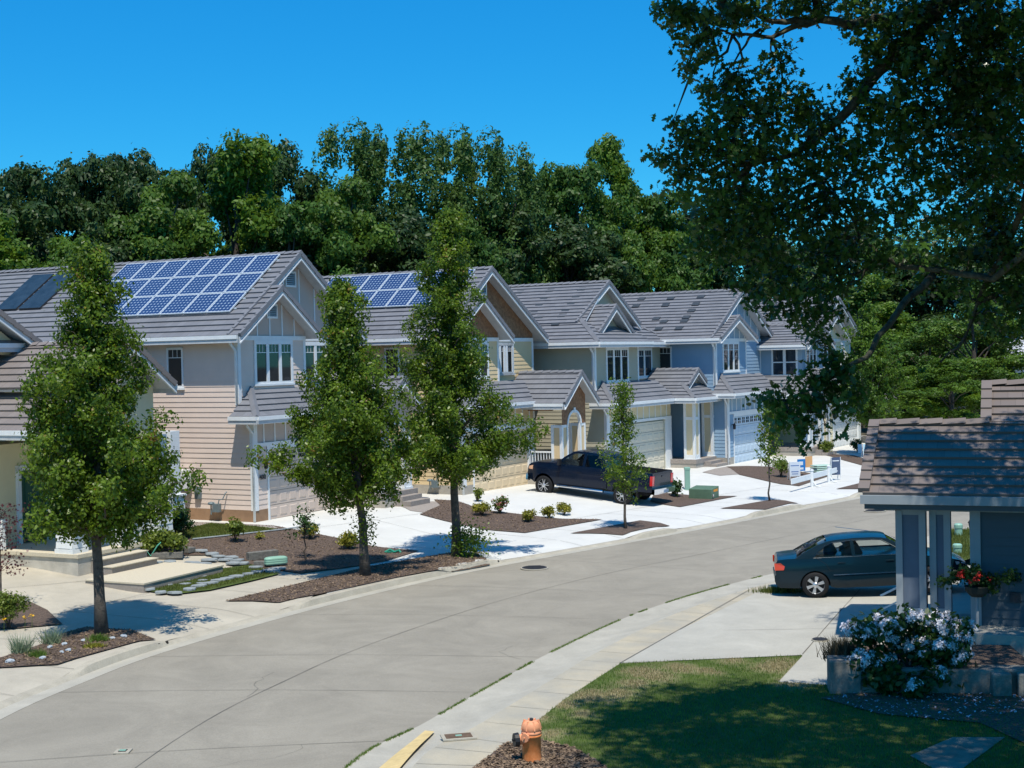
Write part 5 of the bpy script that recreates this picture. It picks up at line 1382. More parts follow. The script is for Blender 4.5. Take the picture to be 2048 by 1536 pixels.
# ---------------- shrubs
def shrub(name, label, px, py, w, h, m, n=900, size=.07, shape='leaf', group=None, seed=1, stems=True, dz=.03, sq=.55, cat='shrub', dens=.45, flower=None):
    global rng; rng = np.random.default_rng(seed)
    b = at(px, py); t = thing(name, label, cat, (b[0], b[1], b[2]+dz), 0, group)
    cl = []
    for i in range(12):
        d = unit(1)[0]; r = rng.uniform(.35,.75); cl.append((d[0]*w/2*r, d[1]*w/2*r, h*.55+d[2]*h*.35*r, w*.2, h*.2))
    p, d = clump_points(cl, n, 7, size*.55, .2); p[:,2] = np.maximum(p[:,2], .02)
    leaves('foliage', p, d, size, shape, m, t, .6)
    if stems:
        mb = MB()
        for c in cl: limb(mb, (rng.normal(0,.02),rng.normal(0,.02),-.03), c[:3], .012, .005, .2, 3, 4)
        mb.build('stems', BARKD, t)
    if flower:
        fm, nf, fs = flower; q, d2 = clump_points(cl, nf, 3, fs, .9); leaves('flowers', q, d2, fs, 'maple', fm, t, .5)
    return t
SG_ = 'shrubs in the far planting beds'
S_ = [
 ('dense_shrub','round yellow green shrub at the left edge of the view',18,1258,1.05,.95,SHRUB,5000,.06),
 ('rhododendron','large leafy rhododendron beside the concrete porch',330,1112,1.45,.85,SHRUB,2600,.11),
 ('rhododendron','taller dark leaved shrub behind the rhododendron by the tan wall',362,1078,.95,.95,SHRUBD,2600,.09),
 ('rhododendron','lower pale green shrub between the porch and the rhododendron',292,1095,.9,.6,SHRUB,1500,.1),
 ('garden_shrub','upright open shrub in front of the gas meter wall',470,1085,.65,.8,SHRUB,420,.12),
 ('garden_shrub','tiny low shrub right of the open shrub on the mulch',520,1080,.35,.2,SHRUBY,130,.07),
 ('golden_shrub','yellow topped shrub under the staked sapling near the driveway',620,1078,.75,.5,SHRUBY,900,.07),
 ('golden_shrub','yellow shrub in the mulch left of the middle street tree',697,1100,.72,.6,SHRUBY,1100,.08),
 ('golden_shrub','golden shrub right of the tallest street tree trunk',965,1033,.85,.5,SHRUBY,1000,.08),
 ('garden_shrub','green shrub behind the golden shrub beside the tallest street tree',955,1003,.55,.5,SHRUB,300,.09),
 ('garden_shrub','green shrub with pink blossom in the middle bed',1000,1028,.75,.7,SHRUB,700,.08),
 ('golden_shrub','golden shrub right of the pink flowering one',1057,1045,.65,.5,SHRUBY,800,.08),
 ('golden_shrub','golden shrub second from the right in the middle bed',1098,1037,.62,.45,SHRUBY,800,.08),
 ('golden_shrub','golden shrub at the right end of the middle bed',1128,1030,.6,.45,SHRUBY,700,.08),
 ('garden_shrub','rhododendron behind the pickup bumper beside the green post',1353,994,.75,.7,SHRUBD,420,.12),
 ('garden_shrub','round shrub behind the thin sapling',1562,955,1.0,.85,SHRUB,1200,.09),
 ('garden_shrub','bright round shrub beside the cream house steps',1652,910,.9,.8,SHRUB,1200,.09),
 ('garden_shrub','dark shrub with buds in front of the white garage door',1715,905,.8,.8,SHRUBD,700,.1),
]
for i, (nm, lab, px, py, w, h_, m_, n, s_) in enumerate(S_):
    shrub(nm, lab, px, py, w, h_, m_, n, s_, seed=40+i, group=SG_, flower=(mat('pink_petals', (.5,.16,.17), .6), 90, .06) if 'pink blossom' in lab else None)
# staked sapling
street_tree('young_sapling', 'small bare legged sapling in the mulch bed beside the new driveway', at(611,1120), 1.45, [(.5,.1,.1),(.7,.28,.28),(.85,.25,.25),(1,.08,.08)], .022, .8, 260, size=.09, seed=61, dens=.4, m=SHRUBD, bark=BARKD)
# grassy tufts, rocks and flowers at the left strip
def tuft(label, px, py, h, n, m, name='lavender_tuft', w=.018):
    b = at(px, py); t = None
    def f(): return (random.gauss(0,.09), random.gauss(0,.07), 0)
    o = blades(n, f, h, w, m, name, None, 1.1); o.location = (b[0], b[1], b[2]+.03); tag(o, label, 'plant', 'plants around the leftmost street tree'); return o
SILV = leafmat('silver_leaf', (.14,.2,.11), (.3,.36,.22), .3, 2, .6)
tuft('larger silvery tuft of long leaves by the left edge', 42,1308,.36,260,SILV); tuft('silvery tuft of long leaves nearer the trunk', 103,1290,.32,200,SILV)
tuft('low dark green tuft between the two silvery tufts', 75,1316,.15,200,GRASSM,'low_tuft'); tuft('round mossy green cushion at the foot of the leftmost street tree', 197,1284,.13,500,GRASSM,'cushion_plant',.02)
tuft('yellow green creeping mat in front of the leftmost street tree', 188,1296,.06,600,SHRUBY,'creeping_mat',.03)
YF = mat('yellow_petals', (.75,.45,.02), .6)
for i, (px, py, lab) in enumerate([(15,1247,'yellow flower highest by the left shrub'),(8,1264,'yellow flower lowest at the left edge'),(50,1262,'largest yellow flower above the left walk'),(64,1256,'small yellow flower right of the largest one')]):
    b = at(px, py); t = thing('yellow_flower', lab, 'flower', (b[0],b[1],b[2]), 0, 'yellow flowers by the left walk'); rng = np.random.default_rng(i)
    mb = MB(); mb.tube([(0,0,0),(.01,0,.28)], .005, 5); mb.build('stem', GRASSM, t); q = rng.normal(0,.02,(14,3))+np.array([0,0,.29]); leaves('petals', q, q*0+np.array([0,0,1.]), .06, 'leaf', YF, t, .3)
def rock(px, py, s, lab, m=ROCKM, name='garden_rock', group='pale rocks in the left planting strip'):
    b = at(px, py); bm = bmesh.new(); bmesh.ops.create_icosphere(bm, subdivisions=2, radius=1)
    r = random.Random(px)
    for v in bm.verts: v.co *= 1+r.uniform(-.16,.16); v.co.x *= s; v.co.y *= s*.7; v.co.z *= s*.5
    me = bpy.data.meshes.new(name); bm.to_mesh(me); bm.free(); me.materials.append(m); o = bpy.data.objects.new(name, me); col.objects.link(o)
    o.location = (b[0], b[1], b[2]+.03+s*.2); o.rotation_euler = (0,0,r.uniform(0,3)); return tag(o, lab, 'rock', group)
for px, py, s, lab in [(20,1327,.095,'flattest pale rock nearest the left edge'),(100,1298,.075,'pale rock right of the large silvery tuft'),(129,1292,.08,'pale rock above the pair of rocks'),(124,1308,.065,'left rock of the touching pair'),(137,1305,.09,'right rock of the touching pair'),(166,1285,.07,'pale rock left of the mossy cushion'),(225,1280,.075,'pale rock right of the mossy cushion'),(247,1276,.085,'pale rock farthest right in the strip'),(86,1320,.075,'pale rock in front of the low dark tuft')]:
    rock(px, py, s, lab)
# ------------------------------------------------------------------ flagstones and edging
def flag(px, py, w, d, rz, th=.06, lab='', group='grey flagstones edging the low garden', name='flagstone', dz=.05):
    b = at(px, py); r = random.Random(int(px*7+py)); n = r.randint(5,7); P = []
    for i in range(n):
        a = 2*math.pi*(i+r.uniform(-.2,.2))/n; P.append((w/2*math.cos(a)*r.uniform(.85,1.1), d/2*math.sin(a)*r.uniform(.85,1.1)))
    mb = MB(); mb.poly([(x,y,0) for x,y in P]+[(x*.97,y*.97,th) for x,y in P], [tuple(range(n))[::-1], tuple(range(n,2*n))]+[(i,(i+1)%n,(i+1)%n+n,i+n) for i in range(n)])
    o = mb.build(name, STONE, None, loc=(b[0],b[1],b[2]+dz), bevel=.006); o.rotation_euler = (r.uniform(-.04,.04), r.uniform(-.04,.04), rz); return tag(o, lab, 'stone', group)
row = [(275,1178),(298,1184),(322,1190),(350,1191),(378,1184),(398,1177),(415,1172),(437,1166),(455,1162),(473,1158),(497,1153),(516,1149),(540,1145),(556,1142)]
ordn = ['first','second','third','fourth','fifth','sixth','seventh','eighth','ninth','tenth','eleventh','twelfth','thirteenth','last']
for i, (px, py) in enumerate(row): flag(px, py, random.uniform(.36,.6), random.uniform(.24,.32), .45 if i > 3 else -.25, .055, f'{ordn[i]} grey edging stone from the left along the walk')
inn = [((330,1166),'left upper stepping stone in the ground cover'),((334,1174),'left lower stepping stone in the ground cover'),((370,1158),'second column top stepping stone'),((371,1165),'second column middle stepping stone'),((371,1172),'second column bottom stepping stone'),((404,1157),'third column top stepping stone'),((404,1165),'third column middle stepping stone'),((404,1171),'third column bottom stepping stone')]
for (px, py), lab in inn: flag(px, py, .33, .2, .1, .03, lab, 'stepping stones set in the ground cover')
path = [((310,1130),'path slab nearest the steps'),((340,1128),'long thin path slab beside the steps'),((362,1134),'path slab at the start of the curve'),((385,1130),'wide path slab in the lower curve'),((405,1132),'path slab right of the wide one'),((420,1124),'path slab turning up the curve'),((436,1117),'path slab at the right bend of the curve'),((424,1112),'path slab above the bend'),((400,1106),'path slab on the upper curve'),((380,1102),'path slab below the raised stones'),((450,1124),'left slab of the junction'),((462,1119),'upper slab of the junction'),((474,1125),'right slab of the junction'),((486,1131),'lower right slab of the junction'),((468,1131),'lower left slab of the junction'),((512,1139),'separate slab in front of the mint tub'),((545,1147),'slab right under the mint tub')]
for (px, py), lab in path: flag(px, py, random.uniform(.4,.6), random.uniform(.3,.42), random.uniform(-.4,.4), .05, lab, 'slabs of the curved flagstone path')
def block(px, py, l, w, h, rz, lab, m=None):
    b = at(px, py); mb = MB(); mb.box(-l/2,l/2,-w/2,w/2,0,h); o = mb.build('stone_block', m or mat('dark_block', (.16,.155,.14), .9, .25, 8, bump=.5, bscale=20), None, loc=(b[0],b[1],b[2]+.02), bevel=.015); o.rotation_euler = (0,0,rz); return tag(o, lab, 'stone block', 'dark garden wall blocks')
block(525,1120,.95,.22,.25,.62,'long dark block behind the mint tub'); block(524,1133,.45,.2,.14,-.2,'short dark block in front of the mint tub')
block(335,1118,.9,.25,.18,.15,'long low block wall left of the rhododendron path'); block(372,1106,.5,.3,.16,-.5,'dark block propped beside the shrubs')
# mint plastic tub (rounded, ribbed)
b = at(552,1134); t = thing('mint_tub', 'mint green ribbed plastic tub lying by the dark stone blocks', 'plastic tub', (b[0],b[1],b[2]+.08), .5)
mb = MB(); n = 12; P = []
for j, (z, s) in enumerate([(0,.9),(.05,1),(.10,1),(.11,.96),(.13,.96),(.14,1),(.19,1),(.20,.96),(.22,.96),(.235,1),(.29,.97),(.33,.85),(.345,.6)]):
    P.append([(s*.36*math.copysign(abs(math.cos(a))**.55, math.cos(a)), s*.17*math.copysign(abs(math.sin(a))**.55, math.sin(a)), z) for a in [2*math.pi*i/24 for i in range(24)]])
for k in range(len(P)-1):
    for i in range(24): mb.face([P[k][i],P[k][(i+1)%24],P[k+1][(i+1)%24],P[k+1][i]])
mb.face(P[-1]); mb.build('tub', MINT, t, smooth=False, fixn=True); t.scale = (.95,.9,.66)
b = at(786,1107); mb = MB(); mb.tube([(-.25,0,.04),(-.1,.05,.12),(.05,0,.05),(.2,-.05,.1),(.25,-.1,.03)], .035, 8); mb.poly([(-.2,-.08,.05),(.1,-.12,.06),(.12,.1,.06),(-.18,.1,.07)],[(0,1,2,3)])
tag(mb.build('green_hose_nozzle', mat('green_hose', (.02,.25,.17), .5), None, loc=b, smooth=False), 'bright green plastic scrap on the mulch beside the driveway', 'hose')
b = at(300,1120); mb = MB(); mb.tube([(-.25,0,.05),(-.15,.1,.3),(.0,.1,.1),(.2,.1,.4),(.3,.1,.5)], .02, 8)
tag(mb.build('garden_hose', mat('teal_hose', (.1,.4,.3), .5), None, loc=b, smooth=True), 'teal hose coiled beside the porch steps', 'hose')
# edging boards and green lawn edging
mb = MB(); e = W([(385,1082),(470,1073),(560,1063),(640,1052)]); mb.tube([(p[0],p[1],p[2]+.06) for p in e], .03, 6); tag(mb.build('lawn_edging', STONE), 'thin grey edging between side lawn and mulch bed', 'edging')

# ------------------------------------------------------------------ fire hydrant
b = at(1064,1521,.02); HY = mat('orange_hydrant_paint', (.72,.21,.05), .55, .15, 6, var=(.78,.28,.10), bump=.15, bscale=20)
HYC = mat('faded_orange_cap', (.78,.33,.17), .6, .12, 8)
t = thing('fire_hydrant', 'faded orange fire hydrant with black side cap in bark chips', 'fire hydrant', b, 0)
mb = MB(); mb.lathe([(.142,-.05),(.142,.0),(.138,.36),(.150,.37),(.150,.40)], 28); mb.build('barrel', HY, t, smooth=True)
mb = MB(); mb.lathe([(.150,.40),(.152,.44),(.146,.445),(.146,.46),(.15,.465),(.148,.52),(.135,.565),(.115,.585),(.07,.595),(.0,.597)], 28)
mb.build('bonnet', HYC, t, smooth=True)
mb = MB()
for i in range(8):
    a = i*math.pi/4+.3; mb.beam((.149*math.cos(a),.149*math.sin(a),.47),(.108*math.cos(a),.108*math.sin(a),.60),.02,.03)
mb.build('bonnet_rib', HYC, t)
mb = MB(); mb.lathe([(.03,.59),(.032,.625),(.02,.635)], 5); mb.build('operating_nut', IRON, t)
def noz(ang, r, l, z, mcap, nm, capl=.05):
    d = Vector((math.cos(ang), math.sin(ang), 0)); m = MB(); m.tube([d*.10+Vector((0,0,z)), d*(.14+l)+Vector((0,0,z))], r, 20); a = m.build(nm, HYC, t, smooth=False)
    m = MB(); m.tube([d*(.14+l)+Vector((0,0,z)), d*(.145+l)+Vector((0,0,z)), d*(.14+l+capl)+Vector((0,0,z))], [r*1.35, r*1.45, r*1.35], 12); m.tube([d*(.14+l+capl)+Vector((0,0,z)), d*(.14+l+capl+.03)+Vector((0,0,z))], r*.3, 5); m.build('nozzle_cap', mcap, a)
noz(math.radians(196), .075, .06, .33, DARKPL, 'pumper_nozzle', .07); noz(math.radians(240), .048, .03, .385, HYC, 'hose_nozzle', .04)
# ------------------------------------------------------------------ covers
def cover(label, px, py, r, name='manhole_cover', m=IRON, rect=None, dz=.03):
    b = at(px, py); z = zroad(b[0], b[1]); mb = MB()
    if rect:
        l, w = rect; mb.m = 1; mb.box(-l/2-.06,l/2+.06,-w/2-.06,w/2+.06,-.02,.004); mb.m = 0; mb.box(-l/2,l/2,-w/2,w/2,0,.012); mb.m = 2; mb.box(-.05,.05,-.04,.02,.012,.02)
    else:
        mb.m = 1; mb.lathe([(r*1.12,-.02),(r*1.12,.002),(r*1.02,.006)], 32); mb.m = 0; mb.lathe([(r,-.02),(r,.012),(r*.97,.014)], 32)
        for i in range(-4,5): 
            l = math.sqrt(max(0, 1-(i/5)**2))*r*.85; mb.box(-l,l,i*r/5-.012,i*r/5+.012,.012,.02)
    o = mb.build(name, [m, CURBC, MINT], None, loc=(b[0],b[1],z+dz)); return tag(o, label, 'cover')
cover('round iron manhole cover beside the far kerb near the tallest street tree', 1069,1139,.36); cover('round iron manhole cover farther along the road left of the porch roof', 1750,1025,.36)
cover('small round iron cover in the near driveway', 1640,1282,.16, 'valve_cover'); o = cover('rectangular rusty meter cover in the near sidewalk', 917,1476,.3,'meter_cover', mat('rusty_iron', (.13,.085,.055), .8, .2, 10), (.42,.24)); o.rotation_euler = (0,0,.2)
o = cover('small square cover in the road at the lower left', 246,1510,.1,'survey_cover', IRON, (.12,.12), .02)
# kerb weep holes in pairs
WH = mat('weep_hole_dark', (.02,.018,.015), .9)
for lab, pts in [('first pair of drain holes in the far kerb from the left',(232,1316,256,1308)),('second pair of drain holes in the far kerb from the left',(315,1290,330,1285)),('pair of drain holes below the middle street tree',(738,1183,762,1176)),('single wide drain notch below the middle street tree',(796,1167,820,1160)),('pair of drain holes by the tallest street tree kerb end',(994,1127,1003,1124)),('pair of drain holes in the kerb below the young street tree',(1307,1069,1313,1068)),('pair of drain holes by the sapling kerb',(1566,1020,1572,1018))]:
    s0, s1 = far_s(pts[0], pts[1]), far_s(pts[2], pts[3]); mb = MB()
    for s in (s0, s1):
        i = int(np.searchsorted(FSd, s))-1; i = max(1, min(i, len(FLd)-2)); tt = (s-FSd[i])/(FSd[i+1]-FSd[i]); p = FLd[i]*(1-tt)+FLd[i+1]*tt; d = FLd[i+1]-FLd[i]; d /= np.hypot(*d); nrm = np.array([-d[1], d[0]])
        mb.m = 0; a = Vector((p[0]-nrm[0]*.045, p[1]-nrm[1]*.045, .05)); a = Vector((p[0]+nrm[0]*.012, p[1]+nrm[1]*.012, .06)); b_ = Vector((p[0]+nrm[0]*.05, p[1]+nrm[1]*.05, .05)); mb.tube([a, b_], .035, 10)
    tag(mb.build('drain_hole', WH), lab, 'drain hole')
# ------------------------------------------------------------------ utilities
b = at(1375,980); t = thing('utility_pedestal', 'tall slim mint green utility post in the bed behind the pickup', 'utility post', b)
mb = MB(); mb.box(-.13,.13,-.13,.13,0,.06); mb.box(-.11,.11,-.11,.11,.06,.86); mb.build('post', MINT if False else mat('dull_mint', (.22,.38,.30), .5), t, bevel=.012)
mb = MB(); mb.box(-.125,.125,-.125,.125,.86,.98); mb.build('cap', mat('dull_mint_cap', (.24,.42,.33), .5), t, bevel=.02)
b = at(1408,997); t = thing('transformer_box', 'low wide dark green transformer box with orange sticker', 'utility box', b, math.radians(-30))
mb = MB(); mb.poly([(-.5,-.4,0),(.5,-.4,0),(.5,.4,0),(-.5,.4,0),(-.5,-.4,.42),(.5,-.4,.42),(.5,.4,.5),(-.5,.4,.5)],[(3,2,1,0),(4,5,6,7),(0,1,5,4),(1,2,6,5),(2,3,7,6),(3,0,4,7)]); mb.build('cabinet', GREENBOX, t, bevel=.015)
mb = MB(); mb.poly([(.505,-.2,.3),(.505,.25,.3),(.505,.25,.41),(.505,-.2,.4)],[(0,1,2,3)]); mb.build('warning_sticker', mat('orange_sticker', (.75,.3,.03), .6), t)
mb = MB(); mb.box(.505,.55,-.35,-.28,.1,.22); mb.build('padlock', STEEL, t)
for lab, px, py, s in [('mint green utility pedestal on the grass seen through the porch',1917,1072,1.0),('low mint green utility pedestal nearer the sedan hood',1915,1108,.75)]:
    b = at(px, py); t = thing('utility_pedestal', lab, 'utility post', b, 0, 'mint pedestals beyond the near porch'); mb = MB(); mb.lathe([(.12,0),(.12,.26*s),(.135,.26*s),(.135,.36*s),(.1,.40*s),(.02,.41*s)], 16); mb.build('post', MINT, t, smooth=False)
# lamp post with lantern and grass beyond the porch
b = at(1946,1132); t = thing('lamp_post', 'small black garden lamp post beyond the porch column', 'lamp post', b)
mb = MB(); mb.lathe([(.06,0),(.03,.06),(.022,.1),(.022,.85),(.05,.88)], 10); mb.build('post', IRON, t)
mb = MB(); mb.lathe([(.06,.88),(.11,1.18),(.13,1.2),(.06,1.3),(.015,1.36)], 6); mb.build('lantern', [DARKPL], t)
mb = MB(); mb.lathe([(.045,.91),(.085,1.16)], 6); mb.m = 0
nearg = W([(1890,1060),(1990,1060),(2000,1100),(1890,1135)]); sheet('near_verge', nearg, LAWN, .03); tag(blades(4000, gp(nearg,.03), .12, .02, GR2, 'verge_grass'), 'unmown verge grass beyond the near porch', 'grass', kind='stuff')
b = at(1560,1185); 
def f(): return (b[0]+random.gauss(0,.28), b[1]+random.gauss(.0,.12), b[2]+.02)
tag(blades(900, f, .14, .02, GR2, 'grass_clump'), 'patch of grass behind the sedan rear bumper', 'grass', kind='stuff')
# ------------------------------------------------------------------ open house signs, barricade, stacked plastic
def boardm(name, rgb): return mat(name, rgb, .5)
def text(parent, s, size, loc, rot, m, name='lettering'):
    c = bpy.data.curves.new(name, 'FONT'); c.body = s; c.size = size; c.extrude = .002; c.align_x = 'CENTER'; c.materials.append(m)
    o = bpy.data.objects.new(name, c); col.objects.link(o); o.parent = parent; o.location = loc; o.rotation_euler = rot; return o
def sign(label, px, py, w, h, z0, rgb, rz, lines, frame=True, tc_=(.75,.78,.8)):
    b = at(px, py); t = thing('yard_sign', label, 'sign', (b[0],b[1],b[2]), rz, 'open house signs in the blue house bed'); t.scale = (.85,)*3
    mb = MB(); mb.box(-w/2,w/2,-.012,.012,z0,z0+h); mb.build('board', boardm('sign_'+label[:6].strip(), rgb), t)
    if frame:
        mb = MB()
        for s in (-1,1): mb.beam((s*w/2,-.015,0),(s*w/2,-.0,z0+h+.02),.03,.03); mb.beam((s*w/2,.35,0),(s*w/2,.0,z0+h),.03,.03)
        mb.beam((-w/2,-.015,.06),(w/2,-.015,.06),.025,.03); mb.build('frame', WHITE, t)
    else:
        mb = MB()
        for s in (-1,1): mb.beam((s*w*.35,0,0),(s*w*.35,0,z0+.05),.012,.012)
        mb.build('stake', IRON, t)
    mm = boardm('sign_marks', tc_); mb = MB()
    for (x0,x1,za,zb) in lines: mb.box(x0*w,x1*w,-.017,-.012,z0+za*h,z0+zb*h)
    if lines:
        for (x0,x1,za,zb) in lines:
            mb = MB(); mb.box(x0*w,x1*w,-.017,-.012,z0+za*h,z0+zb*h); mb.build('printed_mark', mm, t)
    return t
sign('white framed blue and white folding sign left of the group', 1590,962,.58,.78,.25,(.62,.68,.74),math.radians(12),[(-.42,.42,.72,.78),(-.3,.3,.15,.2),(-.36,.36,.3,.36)],tc_=(.12,.2,.42))
sign('bright blue sign with white marks second from the left', 1603,952,.5,.66,.28,(.02,.2,.55),math.radians(20),[(-.25,.25,.12,.3),(-.2,.2,.5,.8)],False)
sign('orange sign with pale side third from the left', 1618,945,.5,.62,.3,(.70,.38,.16),math.radians(28),[],False)
sign('dark slate sign standing alone on the driveway', 1672,960,.55,.95,.28,(.07,.10,.17),math.radians(15),[(-.35,.35,.78,.83),(-.35,.2,.2,.24)],True)
sign('pale blue sign by the shrub at the white garage door', 1734,920,.5,.75,.25,(.45,.66,.75),math.radians(10),[(-.3,.3,.4,.7)],True,(.2,.4,.5))
sign('narrow pale blue sign inside the dark shrub', 1720,912,.28,.55,.2,(.4,.6,.75),math.radians(10),[],False)
b = at(1641,952); t = thing('plastic_stack', 'stack of pale mint plastic lids on the mulch behind the white barricade', 'stacked lids', b, .45)
for i in range(6):
    mb = MB(); z = .05+i*.085; r = .02*(i % 2); mb.box(-.42+r,.42+r,-.27,.27,z,z+.055); mb.build('lid', mat('pale_mint', (.45,.62,.52), .5), t, bevel=.02)
# white barricade board lying along the sidewalk
P = [at(1586,985), at(1625,982), at(1676,962)]
p0, p1 = at(1583,985), at(1680,958)
t = thing('white_barricade', 'long white plastic barricade on two curved posts across the sidewalk', 'barricade', p0, math.atan2(p1[1]-p0[1], p1[0]-p0[0])); L = math.hypot(p1[1]-p0[1], p1[0]-p0[0])
mb = MB(); mb.box(0,L,-.025,.025,.34,.58); mb.build('rail', WHITE, t, bevel=.01)
for x in (.42*L*.0+.40*L*.95, .73*L):
    mb = MB(); mb.tube([(x,-.45,.02),(x,-.25,.05),(x,-.1,.25),(x,-.05,.45)], .035, 8); mb.tube([(x,-.05,0),(x,-.05,.72)], .07, 12); mb.lathe([(.09,.72),(.085,.76),(.0,.79)], 12, (x,-.05,0)); mb.build('post', WHITE, t, smooth=False)
# ------------------------------------------------------------------ porch plants, right edge
NHm = NH
bw = Vector((*NH.world(1.55, .35), 0)); 
rng = np.random.default_rng(3)
t = thing('flower_basket', 'basket of red geraniums on the rail between porch columns', 'flower basket', (bw.x, bw.y, 1.25))
mb = MB(); mb.lathe([(.12,0),(.2,.08),(.24,.2),(.22,.2)], 16); mb.build('basket', mat('dark_basket', (.03,.035,.03), .8), t)
cl = [(rng.normal(0,.22), rng.normal(0,.15), rng.uniform(.2,.5), .14, .12) for _ in range(16)]
p, d = clump_points(cl, 1500, 6, .04, .3); leaves('foliage', p, d, .075, 'maple', SHRUBD, t)
p, d = clump_points([(c[0], c[1]-.05, c[2]+.05, .15, .1) for c in cl[:9]], 260, 22, .028, .9); leaves('flowers', p, d, .05, 'leaf', mat('red_petals', (.62,.03,.02), .5), t)
mb = MB(); mb.tube([(-.0,.0,0),(0,0,-.6)], .03, 8); mb.build('stand', BGT, t)
WF = mat('white_petals', (.82,.79,.82), .5); 
t = thing('white_rhododendron', 'wide rhododendron covered in white blossom over the concrete planter', 'shrub', (*P1.world(1.42, -.62), .42)); rng = np.random.default_rng(12)
cl = []
for i in range(56):
    x = rng.uniform(-1.0,1.0); zz_ = rng.uniform(-.28,.85)*(1-.22*abs(x))+.12; cl.append((x, rng.normal(0,.22)-.1*abs(x)-(.45 if zz_ < .12 else 0), zz_, .2, .16))
p, d = clump_points(cl, 6500, 7, .06, .4); leaves('foliage', p, d, .12, 'leaf', SHRUBD, t, .7)
tc2 = []
for c in cl:
    if c[2] < .12 and rng.random() < .75: continue
    for _ in range(5):
        dd = unit(1)[0]; dd[1] = -abs(dd[1]); tc2.append((c[0]+dd[0]*.2, c[1]+dd[1]*.2, c[2]+abs(dd[2])*.14, .065, .055))
p, d = clump_points(tc2, 26000, 12, .02, .6); leaves('flowers', p, d, .04, 'maple', WF, t, .5)
mb = MB()
for c in cl[::2]: limb(mb, (rng.normal(0,.2), 0, -.1), c[:3], .02, .006, .2, 3, 5)
mb.build('stems', BARKD, t)
t = thing('heather', 'small dark bristly heather at the planter corner', 'shrub', (*P1.world(.3,-.7), .55)); 
def f(): return (random.gauss(0,.14), random.gauss(0,.1), random.uniform(0,.12))
blades(900, f, .34, .018, leafmat('heather_leaf', (.035,.035,.022), (.12,.10,.06), .2, 2, .6), 'foliage', t, .8)
pb = W([(1650,1402),(1700,1393),(2048,1378),(2048,1430),(1900,1450),(1750,1435)])
scatter(420, [pb], .06, .017, mat('fallen_petal', (.42,.41,.48), .6, isl=.3), 'fallen_petals', 'white fallen petals on the soil below the planter', 'petals')
# ------------------------------------------------------------------ cars
def side_mesh(outline, W_, ny=8, step=.09, holes=None, cap=True, mb=None, lid=True, crown=None, skip=()):
    """closed body from a side outline (x,z): both flanks follow y = +-W_(x,z); lid rows close top and bottom"""
    mb = mb or MB(); P = [Vector(p) for p in outline]; n = len(P); pts = list(P); edges = [(i,(i+1)%n) for i in range(n)]
    holes = holes or []; hp = []
    for hle in holes:
        k0 = len(pts); pts += [Vector(p) for p in hle]; edges += [(k0+i, k0+(i+1) % len(hle)) for i in range(len(hle))]; hp.append(hle)
    xs = [p.x for p in P]; zs = [p.y for p in P]; poly = [(p.x,p.y) for p in P]
    def near(x, z):
        for a, b in edges:
            A_, B_ = pts[a], pts[b]; d = B_-A_; t = max(0, min(1, (Vector((x,z))-A_).dot(d)/max(d.length_squared,1e-9))); 
            if (Vector((x,z))-(A_+d*t)).length < step*.45: return True
        return False
    add = []
    for x in np.arange(min(xs), max(xs), step):
        for z in np.arange(min(zs), max(zs), step*.8):
            if inside(poly, x, z) and not any(inside(h_, x, z) for h_ in hp) and not near(x, z): add.append(Vector((x,z)))
    v, e, f, *_ = delaunay_2d_cdt(pts+add, edges, [], 0, 1e-5)
    F_ = [t for t in f if len(t) >= 3 and inside(poly, sum(v[i].x for i in t)/len(t), sum(v[i].y for i in t)/len(t)) and not any(inside(h_, sum(v[i].x for i in t)/len(t), sum(v[i].y for i in t)/len(t)) for h_ in hp)]
    if cap:
        for s in (-1, 1):
            mb.poly([(p.x, s*W_(p.x,p.y), p.y) for p in v], [tuple(t) for t in F_])
    if lid:
        for i in range(n):
            if i in skip: continue
            a, b = P[i], P[(i+1) % n]
            for k in range(ny):
                t0, t1 = -1+2*k/ny, -1+2*(k+1)/ny
                def q(p, t):
                    z = p.y+((crown(p.x,p.y)*(1-t*t)) if crown else 0); return (p.x+(endc(p.x)*(1-t*t)), t*W_(p.x,p.y), z)
                mb.face([q(a,t0), q(b,t0), q(b,t1), q(a,t1)])
    return mb
endc = lambda x: 0
def finish(mb, name, mats, parent, angle=35, loc=None):
    o = mb.build(name, mats, parent, fixn=True, loc=loc)
    o.data.polygons.foreach_set('use_smooth', [True]*len(o.data.polygons))
    try: o.data.set_sharp_from_angle(angle=math.radians(angle))
    except Exception: pass
    return o
def arch(cx, cz, r, a0=0, a1=180, n=12): return [(cx+r*math.cos(math.radians(a0+(a1-a0)*i/n)), cz+r*math.sin(math.radians(a0+(a1-a0)*i/n))) for i in range(n+1)]
